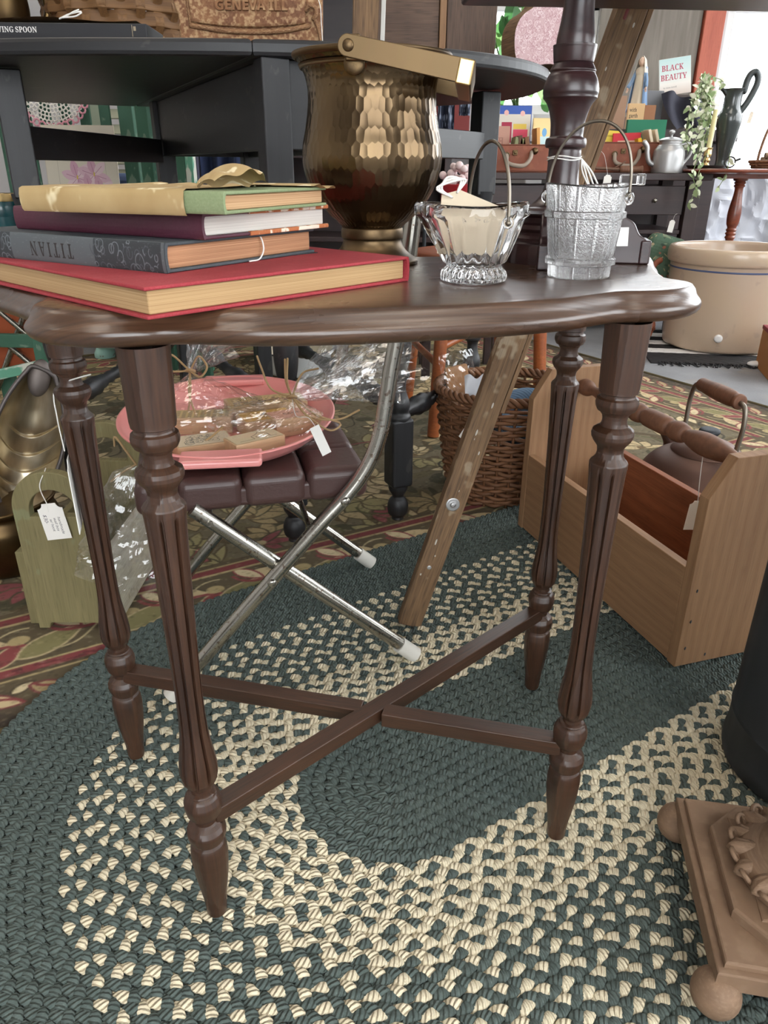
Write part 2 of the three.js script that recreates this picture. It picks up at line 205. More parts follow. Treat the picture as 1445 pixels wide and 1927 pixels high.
// ---------------------------------------------------------------- the room
const FLOOR_Y = -0.02;
{
  const X0 = -3.0, X1 = 2.7, Z0 = -4.7, Z1 = 2.0, T = 0.12;
  const wallShape = (w, holes) => { const s = new THREE.Shape([new THREE.Vector2(0, 0), new THREE.Vector2(w, 0), new THREE.Vector2(w, CEILING_Y - FLOOR_Y), new THREE.Vector2(0, CEILING_Y - FLOOR_Y)]); for (const [a, b, c, d] of holes) s.holes.push(new THREE.Path([[a, c], [a, d], [b, d], [b, c]].map((p) => new THREE.Vector2(...p)))); return new THREE.ExtrudeGeometry(s, { depth: T, bevelEnabled: false }); };
  struct('floor', boxUV(rbox(X1 - X0 + 2 * T, 0.1, Z1 - Z0 + 2 * T, 0.001, (X0 + X1) / 2, FLOOR_Y - 0.05, (Z0 + Z1) / 2), 'x', 1.1, 1.1), M.floor);
  struct('ceiling', rbox(X1 - X0 + 2 * T, 0.1, Z1 - Z0 + 2 * T, 0.001, (X0 + X1) / 2, CEILING_Y + 0.05, (Z0 + Z1) / 2), M.ceiling);
  // openings: [from, to, sill, head] along the wall and above the floor
  struct('wall_back', xf(wallShape(X1 - X0, [[3.5, 4.14, 0.95, 1.49], [4.82, 5.6, 0.62, 1.49], [3.5, 5.6, 1.55, 2.4]]), X0, FLOOR_Y, Z0 - T), M.wall);
  struct('wall_front', xf(wallShape(X1 - X0, [[2.2, 4.4, 0.4, 2.3]]), X0, FLOOR_Y, Z1), M.wall);
  struct('wall_right', xf(wallShape(Z1 - Z0, [[0.5, 3.1, 0.7, 2.3], [3.9, 6.2, 0.6, 2.3]]), X1, FLOOR_Y, Z0, -Math.PI / 2).translate(T, 0, 0), M.wall);
  struct('wall_left', xf(wallShape(Z1 - Z0, []), X0, FLOOR_Y, Z0, -Math.PI / 2), M.wall);
  const frame = (w, h) => [rbox(w, 0.05, 0.06, 0.004, 0, h / 2 - 0.025, 0), rbox(w, 0.05, 0.06, 0.004, 0, -h / 2 + 0.025, 0), rbox(0.05, h, 0.06, 0.004, -w / 2 + 0.025, 0, 0), rbox(0.05, h, 0.06, 0.004, w / 2 - 0.025, 0, 0)];
  const win = (n, w, h, x, y, z, ry) => { const o = struct('window_' + n, frame(w, h), M.white); o.position.set(x, y, z); o.rotation.y = ry; const p = struct('pane', rbox(w - 0.1, h - 0.1, 0.004, 0.001), M.pane, o); p.name = 'pane'; };
  win(1, 0.64, 0.54, X0 + 3.82, FLOOR_Y + 1.22, Z0 - 0.06, 0);
  win(2, 0.78, 0.87, X0 + 5.21, FLOOR_Y + 1.055, Z0 - 0.06, 0); win(6, 2.1, 0.85, X0 + 4.55, FLOOR_Y + 1.975, Z0 - 0.06, 0);
  win(3, 2.2, 1.9, X0 + 3.3, FLOOR_Y + 1.35, Z1 + 0.06, 0);
  win(4, 2.6, 1.6, X1 + 0.06, FLOOR_Y + 1.5, Z0 + 1.8, Math.PI / 2);
  win(5, 2.3, 1.7, X1 + 0.06, FLOOR_Y + 1.45, Z0 + 5.05, Math.PI / 2);
  // the grey-brown boarding between the two back windows and the salmon post beside it
  struct('trim_1', boxUV(rbox(0.11, 0.93, 0.05, 0.006, 1.735, 1.02, Z0 + 0.03), 'y'), M.trim);
  struct('wall_panel', boxUV(rbox(0.54, 0.85, 0.03, 0.003, 1.405, 1.06, Z0 + 0.02), 'x', 0.6, 0.6), M.panelWall);
  struct('ground', rbox(60, 0.1, 60, 0.001, 0, -0.25, 0), M.floor);
  CEILING_PANELS.forEach(([x, z, w, d, i, where]) => {
    const o = thing('ceiling_light', 'white flat fluorescent ceiling panel over the ' + where + ' of the shop', 'ceiling light', [x, CEILING_Y, z], 0, 'ceiling light panels');
    part('light_frame', [rbox(w + 0.06, 0.03, 0.03, 0.004, 0, -0.015, d / 2 + 0.015), rbox(w + 0.06, 0.03, 0.03, 0.004, 0, -0.015, -d / 2 - 0.015), rbox(0.03, 0.03, d, 0.004, w / 2 + 0.015, -0.015, 0), rbox(0.03, 0.03, d, 0.004, -w / 2 - 0.015, -0.015, 0)], M.white, o);
    part('light_diffuser', rbox(w, 0.01, d, 0.001, 0, -0.012, 0), std({ color: 0xffffff, emissive: 0xfff2e0, emissiveIntensity: 2.0 }), o);
    const l = new THREE.RectAreaLight(0xfff2e2, i, w, d); l.name = 'ceiling_light_source'; l.position.set(x, CEILING_Y - 0.035, z); l.rotation.x = -Math.PI / 2; scene.add(l);
  });
}
// ---------------------------------------------------------------- the patterned wool rug
{
  const W = 2.9, D = 2.15, ppm = 420, tw = Math.round(W * ppm), th = Math.round(D * ppm);
  const t = canvasTex(tw, th, (c) => {
    const r = rng(77), P = ppm;
    c.fillStyle = '#6a604a'; c.fillRect(0, 0, tw, th);
    const blob = (x, y, a, b, rot, col) => { c.fillStyle = col; c.beginPath(); c.ellipse(x, y, a, b, rot, 0, 7); c.fill(); };
    const leaf = (x, y, L, w, rot, col, edge) => { c.save(); c.translate(x, y); c.rotate(rot); c.fillStyle = col; c.strokeStyle = edge ?? '#463b2c'; c.lineWidth = 1.6; c.beginPath(); c.moveTo(-L, 0); c.bezierCurveTo(-L * 0.5, -w * 1.5, L * 0.4, -w * 1.1, L, 0); c.bezierCurveTo(L * 0.4, w * 1.1, -L * 0.5, w * 1.5, -L, 0); c.fill(); c.stroke(); c.restore(); };
    const vine = (x0, y0, x1, y1, k, col, lw) => { c.strokeStyle = col; c.lineWidth = lw; c.beginPath(); c.moveTo(x0, y0); const dx = x1 - x0, dy = y1 - y0; c.bezierCurveTo(x0 + dx * 0.3 + dy * k, y0 + dy * 0.3 - dx * k, x0 + dx * 0.7 - dy * k, y0 + dy * 0.7 + dx * k, x1, y1); c.stroke(); };
    const TAN = ['#b09c76', '#bfab84', '#a08c66', '#c9b893', '#948a62', '#b3a07e'], DK = ['#52462f', '#5d5238', '#48442f', '#675d42'];
    for (let i = 0; i < 1500; i++) blob(r() * tw, r() * th, 4 + r() * 16, 3 + r() * 9, r() * 3, DK[i % 4]);
    // leaf sprays and open flowers over the whole field
    for (let i = 0; i < 620; i++) { const x = r() * tw, y = r() * th, a = r() * 6.3, col = TAN[Math.floor(r() * 6)], n = 3 + Math.floor(r() * 4); const red = r() < 0.1; for (let k = 0; k < n; k++) { const q = a + (k - n / 2) * 0.75; leaf(x + Math.cos(q) * 13, y + Math.sin(q) * 13, 10 + r() * 10, 4.5 + r() * 4, q, red ? '#86494a' : col, DK[k % 4]); } if (r() < 0.4) blob(x, y, 5, 4, 0, red ? '#b5a37e' : '#6d5a3e'); }
    for (let i = 0; i < 160; i++) { const x = r() * tw, y = r() * th, a = r() * 6.28; vine(x, y, x + Math.cos(a) * 60, y + Math.sin(a) * 60, 0.4, ['#3c382a', '#b7a780', '#743c3c', '#565636'][i % 4], 1.5 + r() * 1.5); }
    const side = (len, place) => {
      c.save(); place();
      const band = (a, b, col) => { c.fillStyle = col; c.fillRect(a * P, a * P, len - 2 * a * P, (b - a) * P); };
      band(0, 0.3, '#574c37'); band(0.004, 0.04, '#41372a');
      for (let i = 0; i < len / 3; i++) blob(r() * len, (0.01 + r() * 0.04) * P, 2 + r() * 6, 1.5 + r() * 3, 0.4, ['#352d24', '#4d4232', '#5f5240'][i % 3]);
      for (let x = 0; x < len; x += 30) { leaf(x, 0.066 * P, 15, 6.5, -0.7 + r() * 0.2, TAN[Math.floor(r() * 3)], '#6e3a38'); leaf(x + 14, 0.085 * P, 8, 4, 0.5, TAN[3], '#463b2c'); vine(x - 10, 0.09 * P, x + 14, 0.05 * P, 0.2, '#7d3a3a', 2); }
      band(0.108, 0.113, '#a8966c'); band(0.113, 0.120, '#4a3d2c'); band(0.120, 0.138, '#7c3a3b'); for (let i = 0; i < len / 4; i++) blob(r() * len, (0.122 + r() * 0.014) * P, 2 + r() * 3, 1.2, 0, ['#6a3032', '#8b4a48'][i % 2]); band(0.138, 0.143, '#a8966c');
      for (let x = 0; x < len; x += 66) { const j = r() * 8; leaf(x + j, 0.185 * P, 24, 10, 0.45, '#7f7850', '#b5a37e'); leaf(x + 30 + j, 0.22 * P, 20, 9, -0.4, TAN[1], '#4a4030'); leaf(x + 44 + j, 0.175 * P, 16, 7, 0.9, '#82403f', '#b5a37e'); leaf(x + 12 + j, 0.235 * P, 14, 6, -0.9, TAN[3], '#7c3a3b'); vine(x + j, 0.24 * P, x + 62 + j, 0.165 * P, 0.35, '#82403f', 3.2); vine(x + j, 0.165 * P, x + 60 + j, 0.24 * P, 0.3, '#b7a780', 1.5); blob(x + 52 + j, 0.21 * P, 7, 5.5, 0, '#a8966c'); }
      band(0.258, 0.265, '#a8966c'); band(0.265, 0.282, '#773838'); band(0.282, 0.287, '#a8966c');
      c.restore();
    };
    side(tw, () => {}); side(tw, () => { c.translate(tw, th); c.rotate(Math.PI); });
    side(th, () => { c.translate(tw, 0); c.rotate(Math.PI / 2); }); side(th, () => { c.translate(0, th); c.rotate(-Math.PI / 2); });
    // uneven, worn tufts
    for (let i = 0; i < 60000; i++) { c.fillStyle = ['rgba(38,32,24,0.22)', 'rgba(206,192,160,0.16)', 'rgba(96,88,62,0.25)'][i % 3]; c.fillRect(r() * tw, r() * th, 1 + r() * 3, 1 + r() * 1.5); }
  });
  t.flipY = false;
  // local x runs along the near edge, local -z goes into the room; origin at the near right corner
  const o = thing('patterned_rug', 'worn wool rug with tan leaves and red bands, lying under the black table', 'rug', [1.40, -0.0142, -1.84], R(30));
  const g = surf((u, v) => [-W + u * W, 0.0006 * Math.sin(u * 40) * Math.sin(v * 31), -v * D], 60, 50); // up-facing
  const pile = rep(noiseBump, 6, 5);
  part('rug_pile', g, std({ map: t, roughness: 0.97, bumpMap: pile, bumpScale: 0.002 }), o);
  part('backing', rbox(W, 0.003, D, 0.001, -W / 2, -0.0028, -D / 2), M.black, o);
  part('binding', [tube([[-W, 0, 0], [-W / 2, 0, 0.001], [0, 0, 0]], 0.0055, 60, 8), tube([[0, 0, 0], [0, 0, -D / 2], [0, 0, -D]], 0.0055, 50, 8), tube([[-W, 0, 0], [-W, 0, -D]], 0.0055, 50, 8), tube([[-W, 0, -D], [0, 0, -D]], 0.0055, 50, 8)], M.col(104, 92, 62, 0.95, { bumpMap: rep(weaveBump, 200, 2), bumpScale: 0.001 }), o);
}
// ---------------------------------------------------------------- the braided oval rug: every ring a three-strand plait
{
  const o = thing('braided_rug', 'large oval braided rug in dark green and cream with a plain green middle and rim', 'rug', [0.0115, -0.0066, -0.6536], R(34));
  const LS = 0.66, pitch = 0.0158, rings = 32, per = 0.045, A = 0.0041, B = 0.0019, RW = 0.0056, RH = 0.0027;
  for (let i = 0; i < rings; i++) {
    const r = pitch * (i + 0.5), C = 2 * LS + 2 * Math.PI * r, periods = Math.max(2, Math.round(C / per)), L = C / periods, nseg = Math.round(C / 0.0039), rs = 7;
    const at = (s) => { // point and outward normal on the stadium of radius r, local frame x along the spine
      s = ((s % C) + C) % C; const c1 = Math.PI * r;
      if (s < LS) return [s, r, 0, 1]; s -= LS; if (s < c1) { const a = Math.PI / 2 - s / r; return [LS + r * Math.cos(a), r * Math.sin(a), Math.cos(a), Math.sin(a)]; } s -= c1;
      if (s < LS) return [LS - s, -r, 0, -1]; s -= LS; const a = -Math.PI / 2 - s / r; return [r * Math.cos(a), r * Math.sin(a), Math.cos(a), Math.sin(a)];
    };
    const creams = i < 7 ? 0 : i < 14 ? 2 : i < 23 ? 1 : 0, shift = hash2(i, 3, 9) * L;
    const braid = new THREE.Group(); braid.name = 'braid'; o.add(braid);
    for (let k = 0; k < 3; k++) {
      const pos = [], uv = [], idx = [];
      const path = (s) => { const ph = 2 * Math.PI * (s + shift) / L + k * 2 * Math.PI / 3, [x, z, nx, nz] = at(s), d = A * Math.sin(ph); const q = Math.sin(2 * ph); return V(x + nx * d, -B * Math.sign(q) * Math.pow(Math.abs(q), 0.5), z + nz * d); };
      for (let j = 0; j <= nseg; j++) {
        const s = C * j / nseg, p = path(s), q = path(s + 0.0008), T = q.sub(p).normalize(), up = V(0, 1, 0), side = up.clone().cross(T).normalize(), U = T.clone().cross(side);
        const jit = 1 + 0.10 * (n3(s * 90, i * 7 + k, 0, 5) - 0.5);
        for (let m = 0; m <= rs; m++) { const a = m / rs * Math.PI * 2, ca = Math.cos(a) * RW * jit, sa = Math.sin(a) * RH * jit; pos.push(p.x + side.x * ca + U.x * sa, p.y + side.y * ca + U.y * sa, p.z + side.z * ca + U.z * sa); uv.push(s / 0.045, m / rs); }
      }
      for (let j = 0; j < nseg; j++) for (let m = 0; m < rs; m++) { const a = j * (rs + 1) + m, b = a + 1, c = a + rs + 1, d = c + 1; idx.push(a, c, b, b, c, d); }
      const g = new THREE.BufferGeometry(); g.setAttribute('position', new THREE.Float32BufferAttribute(pos, 3)); g.setAttribute('uv', new THREE.Float32BufferAttribute(uv, 2)); g.setIndex(idx); g.computeVertexNormals();
      part('strand', g, k < creams ? M.braidCream : M.braidGreen, braid);
    }
  }
}
// ---------------------------------------------------------------- the small walnut table in front
{
  const t = thing('side_table', 'dark walnut side table with scalloped top, four turned fluted legs and crossed stretchers', 'side table', [0.014, 0, -0.5325], R(14.95));
  // outline: half of a shape that is the same left and right; local +z is towards the room's front
  const half = [[0, 0.0492], [0.04, 0.0485], [0.075, 0.0455], [0.11, 0.0385], [0.14, 0.027], [0.157, 0.0215], [0.165, 0.0207], [0.176, 0.0228], [0.198, 0.0222], [0.222, 0.0145], [0.242, 0.000], [0.2525, -0.019], [0.2522, -0.035], [0.249, -0.046], [0.2545, -0.062], [0.267, -0.088], [0.286, -0.122], [0.306, -0.155], [0.3245, -0.185], [0.334, -0.207], [0.333, -0.226], [0.318, -0.240], [0.28, -0.247], [0.22, -0.2455], [0.15, -0.2475], [0.08, -0.254], [0, -0.258]];
  const loop = [...half.map((p) => V(p[0], 0, p[1])), ...half.slice(1, -1).reverse().map((p) => V(-p[0], 0, p[1]))];
  const crv = new THREE.CatmullRomCurve3(loop, true, 'centripetal'), N = 300, ring = crv.getSpacedPoints(N).slice(0, N);
  const nor = ring.map((p, i) => { const a = ring[(i + N - 2) % N], b = ring[(i + 2) % N]; const d = b.clone().sub(a).normalize(); return V(d.z, 0, -d.x); });
  const cx = V(0, 0, -0.11); if (nor[0].dot(ring[0].clone().sub(cx)) < 0) nor.forEach((n) => n.negate());
  const prof = [[0.016, 0.5690], [0.0105, 0.5689], [0.0085, 0.5682], [0.0062, 0.5655], [0.0050, 0.5625], [0.0036, 0.5600], [0.0014, 0.5578], [0.0003, 0.5560], [0, 0.5538], [0.0005, 0.5515], [0.0022, 0.5490], [0.0055, 0.5468], [0.010, 0.5456], [0.018, 0.5450]];
  const pos = [], uv = [], idx = [];
  prof.forEach(([o, y]) => ring.forEach((p, i) => { pos.push(p.x - nor[i].x * o, y, p.z - nor[i].z * o); uv.push((p.x - nor[i].x * o) / 0.5, (p.z - nor[i].z * o - y * 1.5) / 0.25); }));
  for (let j = 0; j < prof.length - 1; j++) for (let i = 0; i < N; i++) { const a = j * N + i, b = j * N + (i + 1) % N, c = a + N, d = b + N; idx.push(a, c, b, b, c, d); }
  const g = new THREE.BufferGeometry(); g.setAttribute('position', new THREE.Float32BufferAttribute(pos, 3)); g.setAttribute('uv', new THREE.Float32BufferAttribute(uv, 2)); g.setIndex(idx); g.computeVertexNormals();
  const cap = (o, y, up) => { const s = new THREE.Shape(ring.map((p, i) => new THREE.Vector2(p.x - nor[i].x * o, -(p.z - nor[i].z * o)))); const k = new THREE.ShapeGeometry(s); k.rotateX(-Math.PI / 2); k.translate(0, y, 0); const q = k.attributes.position, w = k.attributes.uv; for (let i = 0; i < q.count; i++) w.setXY(i, q.getX(i) / 0.5, (q.getZ(i) - y * 1.5) / 0.25); if (!up) { const ii = k.index.array; for (let i = 0; i < ii.length; i += 3) { const x = ii[i]; ii[i] = ii[i + 1]; ii[i + 1] = x; } k.computeVertexNormals(); } return k; };
  part('tabletop', [g, cap(0.016, 0.5690, true), cap(0.018, 0.5450, false)], M.walnutTop, t);
  // legs: turned, with a fluted shaft between 0.16 and 0.43
  const P = [[0.0001, 0], [0.0088, 0], [0.0096, 0.002], [0.0100, 0.012], [0.0106, 0.020], [0.0128, 0.036], [0.0150, 0.053], [0.0163, 0.068], [0.0168, 0.080], [0.0162, 0.089], [0.0148, 0.0930], [0.0126, 0.0948], [0.0126, 0.0962], [0.0150, 0.0975], [0.0171, 0.1025], [0.0176, 0.1065], [0.0172, 0.1110], [0.0152, 0.1155], [0.0112, 0.1178], [0.0098, 0.1195], [0.0098, 0.1240], [0.0124, 0.1262], [0.0152, 0.1310], [0.0166, 0.1385], [0.0166, 0.1440], [0.0150, 0.1492], [0.0130, 0.1518], [0.0116, 0.1526], [0.0124, 0.1538], [0.0118, 0.1550], [0.0092, 0.1562], [0.0088, 0.1590], [0.0098, 0.1620], [0.0124, 0.1640], [0.0150, 0.1690], [0.0166, 0.1765], [0.0168, 0.1820], [0.0158, 0.1930], [0.0138, 0.2060], [0.0122, 0.2200], [0.0114, 0.2380], [0.0112, 0.2600], [0.0115, 0.2900], [0.0124, 0.3250], [0.0136, 0.3700], [0.0150, 0.4080], [0.0158, 0.4240], [0.0158, 0.4285], [0.0150, 0.4300], [0.0132, 0.4318], [0.0114, 0.4345], [0.0106, 0.4385], [0.0112, 0.4430], [0.0134, 0.4460], [0.0150, 0.4480], [0.0168, 0.4515], [0.0172, 0.4545], [0.0164, 0.4575], [0.0138, 0.4595], [0.0112, 0.4610], [0.0100, 0.4640], [0.0099, 0.4670], [0.0106, 0.4700], [0.0118, 0.4715], [0.0124, 0.4730], [0.0150, 0.4742], [0.0166, 0.4775], [0.0170, 0.4805], [0.0162, 0.4840], [0.0140, 0.4852], [0.0134, 0.4865], [0.0136, 0.4880], [0.0154, 0.4890], [0.0160, 0.4930], [0.0176, 0.5450]];
  const seg = 162, fl = 9; const PD = (() => { const o = []; for (let k = 0; k < P.length - 1; k++) { const n = Math.max(1, Math.round(Math.hypot(P[k + 1][0] - P[k][0], P[k + 1][1] - P[k][1]) / 0.004)); for (let i = 0; i < n; i++) o.push([mixn(P[k][0], P[k + 1][0], i / n), mixn(P[k][1], P[k + 1][1], i / n)]); } o.push(P[P.length - 1]); return o; })(); const lp = [], lu = [], li = [];
  PD.forEach(([r, y]) => { const g = smooth(0.163, 0.178, y) * (1 - smooth(0.418, 0.4275, y)); for (let i = 0; i <= seg; i++) { const a = i / seg * Math.PI * 2, w = ((i / seg * fl) % 1 + 1) % 1, q = Math.abs(w - 0.5) * 2; const groove = smooth(0.72, 0.84, q); const flat = Math.cos(Math.PI / fl) / Math.cos((w - 0.5) * 2 * Math.PI / fl); const rr = r * (1 - g * (0.26 * groove)) * mixn(1, flat, g * 0.6); lp.push(rr * Math.cos(a), y, rr * Math.sin(a)); lu.push(y / 0.5, a * 0.016 / 0.25); } });
  for (let j = 0; j < PD.length - 1; j++) for (let i = 0; i < seg; i++) { const a = j * (seg + 1) + i, b = a + 1, c = a + seg + 1, d = c + 1; li.push(a, c, b, b, c, d); }
  let lg = new THREE.BufferGeometry(); lg.setAttribute('position', new THREE.Float32BufferAttribute(lp, 3)); lg.setAttribute('uv', new THREE.Float32BufferAttribute(lu, 2)); lg.setIndex(li); lg = toCreasedNormals(lg, R(38));
  const legs = [[-0.179, 0.001], [0.179, 0.001], [-0.262, -0.2355], [0.262, -0.2365]];
  legs.forEach(([x, z], i) => { const l = part('leg', lg, M.walnut, t); l.position.set(x, 0, z); l.rotation.y = i * 1.3 + 0.35; });
  const A = [-0.179, 0.1235, 0.001], B = [0.262, 0.1235, -0.2365], C = [-0.262, 0.1235, -0.2355], D = [0.179, 0.1235, 0.001];
  part('stretcher', bar(A, B, 0.0185, 0.0165, 0.0012, -0.006), M.walnut, t);
  const X = [0, 0.1235, -0.139]; const tw = (p, q, k) => p.map((a, i) => a + (q[i] - a) * k);
  // the second rail is halved into the first
  const c1 = tw(C, D, 0.5935), gap = 0.0115 / Math.hypot(D[0] - C[0], D[2] - C[2]);
  part('stretcher', [bar(tw(C, D, 0.012), tw(C, D, 0.5935 - gap), 0.0185, 0.0165, 0.0012), bar(tw(C, D, 0.5935 + gap), tw(C, D, 0.985), 0.0185, 0.0165, 0.0012)], M.walnut, t);
}
const TOP = 0.569;
// ---------------------------------------------------------------- books on the table
// box-like book: w along local x (spine side to fore edge), l along local z, h thick. Its parts: cover, pages
function bookOn(name, label, pos, ry, w, l, h, cov, pag, o = {}) {
  const { spine = '-z', over = 0.0025, board = 0.0022, group, round = 0.6 } = o;
  // built with the spine along local -x
  const t = thing(name, label, 'book', pos, ry, group);
  const cover = [boxUV(rbox(w, board, l, 0.0009, 0, board / 2, 0), 'z', 0.2, 0.2), boxUV(rbox(w, board, l, 0.0009, 0, h - board / 2, 0), 'z', 0.2, 0.2)];
  const n = 10, sp = []; for (let i = 0; i <= n; i++) { const a = Math.PI * (i / n) - Math.PI / 2; sp.push([-w / 2 - Math.cos(a) * h * 0.5 * round * 0.35, h / 2 + Math.sin(a) * h / 2]); } for (let i = n; i >= 0; i--) { const a = Math.PI * (i / n) - Math.PI / 2; sp.push([-w / 2 + 0.0022 - Math.cos(a) * h * 0.5 * round * 0.35, h / 2 + Math.sin(a) * (h / 2 - board)]); }
  const s = new THREE.ExtrudeGeometry(new THREE.Shape(sp.map((p) => new THREE.Vector2(p[0], p[1]))), { depth: l, bevelEnabled: false, curveSegments: 4 }); s.translate(0, 0, -l / 2);
  cover.push(boxUV(s, 'z', 0.2, 0.2)); part('cover', cover, cov, t);
  const pg = rbox(w - over - 0.003, h - 2 * board, l - 2 * over, 0.0012, -over / 2 + 0.001, h / 2, 0, 2); boxUV(pg, 'x', 0.3, 0.06); 
  { // page edges: fine lines run flat along each side
    const p = pg.attributes.position, nn = pg.attributes.normal, u = pg.attributes.uv; for (let i = 0; i < p.count; i++) u.setXY(i, (Math.abs(nn.getX(i)) > 0.5 ? p.getZ(i) : p.getX(i)) / 0.3, p.getY(i) / 0.03); }
  part('pages', pg, pag, t); return t;
}
{
  // red songbook: near corner at (-0.138, -0.437), right edge to (0.017,-0.608), left edge to (-0.34,-0.66)
  const ang = (ax, az, bx, bz) => Math.atan2(-(bz - az), bx - ax);
  { const t = bookOn('book', 'large red clothbound book lying flat at the bottom of the stack', [0, 0, 0], 0, 0.232, 0.30, 0.0185, M.redCloth, M.pagesTan, { round: 0.5 });
    // local: spine at -x hidden to the back; near corner is (+x, +z)
    const th = ang(-0.138, -0.437, 0.017, -0.608); // direction of the right-going edge
    t.rotation.y = th + Math.PI; // spine lies along the far right edge
    const e = V(Math.cos(th), 0, -Math.sin(th)), f = V(-Math.sin(th), 0, -Math.cos(th)); // f goes to the back left
    // right-going edge is the head (length w), left-going edge is the fore edge (length l)
    t.position.set(-0.138 + e.x * 0.116 + f.x * 0.15, TOP, -0.437 + e.z * 0.116 + f.z * 0.15);
    const patch = part('title_panel', rbox(0.10, 0.0006, 0.16, 0.0002, 0, 0.0187, 0), M.darkPaper, t, 'black panel on the front cover'); patch.position.set(-0.035, 0, 0.0); }
  const y1 = TOP + 0.0187;
  // the spines of the three upper books face the viewer's left
  const place = (t, nx, nz, deg, w, l, y) => { const th = R(deg), e = V(Math.cos(th), 0, -Math.sin(th)), f = V(-Math.sin(th), 0, -Math.cos(th)); t.rotation.y = th; t.position.set(nx + e.x * w / 2 + f.x * l / 2, y, nz + e.z * w / 2 + f.z * l / 2); };
  { const w = 0.160, l = 0.212, h = 0.0185;
    const t = bookOn('book', 'grey decorated old book with TITIAN on the spine, second from the bottom of the stack', [0, 0, 0], 0, w, l, h, M.greyCloth, M.pagesBrown, { round: 0.5 }); place(t, -0.140, -0.498, 59, w, l, y1);
    const tx = canvasTex(1024, 96, (c, W, H) => { c.fillStyle = '#565b5e'; c.fillRect(0, 0, W, H); const r = rng(3); const orn = (x0, x1) => { c.fillStyle = '#33373a'; c.fillRect(x0, 4, x1 - x0, H - 8); for (let i = 0; i < 46; i++) { c.strokeStyle = ['#5c6266', '#6a7074', '#474c50'][i % 3]; c.lineWidth = 3; c.beginPath(); const x = x0 + r() * (x1 - x0), y = r() * H; c.arc(x, y, 6 + r() * 14, r() * 6, r() * 6 + 3); c.stroke(); } }; orn(20, 260); orn(700, 1010); c.fillStyle = '#26221f'; c.font = 'bold 46px serif'; c.save(); c.translate(480, 50); c.rotate(Math.PI); c.textAlign = 'center'; c.textBaseline = 'middle'; c.fillText('T I T I A N', 0, 0); c.restore(); for (let i = 0; i < 300; i++) { c.fillStyle = 'rgba(150,150,145,0.18)'; c.fillRect(r() * W, r() * H, 2 + r() * 7, 1 + r() * 2); } });
    const spn = surf((u, v) => { const a = Math.PI * v - Math.PI / 2; return [-w / 2 - 0.0005 - Math.cos(a) * h * 0.5 * 0.5 * 0.35, h / 2 + Math.sin(a) * (h / 2 + 0.0003), l * (u - 0.5)]; }, 20, 10); part('spine_print', spn, std({ map: tx, roughness: 0.7, side: THREE.DoubleSide }), t, 'decorated spine with the word TITIAN');
    part('string_loop', tube([[0.012, 0.0185, 0.102], [0.014, 0.017, 0.1045], [0.016, 0.008, 0.106], [0.01, 0.0015, 0.107], [-0.004, 0.0008, 0.109]], 0.0006, 30, 6), M.string, t, 'white tag string looped round the pages'); }
  const y2 = y1 + 0.0187;
  { const w = 0.148, l = 0.188, h = 0.0165; const t = bookOn('book', 'dark maroon book with white pages and worn edges, third in the stack', [0, 0, 0], 0, w, l, h, M.maroon, M.pagesWhite, { round: 0.7 }); place(t, -0.119, -0.518, 61, w, l, y2);
    const wornM = std({ map: dataTex(256, 64, (u, v) => { const s = smooth(0.42, 0.52, fbm(u, v, 14, 5, 301, 4)); return mix3([226, 214, 196], [176, 104, 62], s); }), roughness: 0.85 });
    part('worn_edge', [boxUV(rbox(w * 0.68, 0.003, 0.0035, 0.0008, w * 0.16, 0.0155, l / 2 - 0.0008), 'x', 0.1, 0.05), boxUV(rbox(w * 0.68, 0.003, 0.0035, 0.0008, w * 0.16, 0.0012, l / 2 - 0.0008), 'x', 0.1, 0.05)], wornM, t, 'rubbed cover edge showing board'); }
  const y3 = y2 + 0.0167;
  { const w = 0.148, l = 0.158, h = 0.0135; const t = bookOn('book', 'thin sage green book in a torn yellowed dust jacket, topmost of the stack', [0, 0, 0], 0, w, l, h, M.sage, M.pagesOld, { round: 0.8 }); place(t, -0.1000, -0.498, 69, w, l, y3);
    // torn paper jacket wraps the spine and most of the top
    const r0 = rng(12);
    const jk = surf((u, v) => { const zz = mixn(-l / 2 - 0.004, l / 2 - 0.028, u), tear = 0.012 * (fbm(u * 0.99, 0.3, 12, 3, 305, 3) - 0.5); const s = v * (h + 0.07); let x, y; if (s < h) { const a = Math.PI * (s / h) - Math.PI / 2; x = -w / 2 - 0.0012 - Math.cos(a) * h * 0.18; y = h / 2 + Math.sin(a) * (h / 2 + 0.0012); } else { const k = (s - h) / 0.07; x = -w / 2 + k * (w * 0.86 + tear * 2); y = h + 0.0012 + 0.0012 * Math.sin(u * 23 + k * 5) * k; } return [x, y, zz + (v > 0.3 ? tear : 0)]; }, 60, 30);
    part('dust_jacket', jk, M.oldJacket, t, 'torn yellowed paper jacket');
    const curl = surf((u, v) => { const a = u * 2.3, k = 0.25 + 0.75 * Math.sin(Math.PI * clamp(v * 0.9 + 0.05)); const rr = 0.014 * k; return [-w / 2 + 0.012 + v * 0.066 + 0.004 * Math.sin(u * 3), h + 0.002 + rr * Math.sin(a) * 0.9 + 0.0015 * Math.sin(v * 17), l / 2 - 0.03 - 0.022 * Math.cos(a) * k + 0.01]; }, 24, 24);
    part('torn_flap', curl, M.oldJacket, t, 'jacket corner curling up');
    const edge = surf((u, v) => [w / 2 - 0.03 + u * 0.038, h + 0.0012 + 0.0016 * Math.sin(u * 9) - 0.003 * Math.pow(u, 3), l / 2 - 0.055 + v * (0.058 + 0.004 * fbm(u, 0.2, 10, 2, 309, 2)) ], 20, 16); part('jacket_corner', edge, M.oldJacket, t, 'ragged far corner of the jacket'); }
}
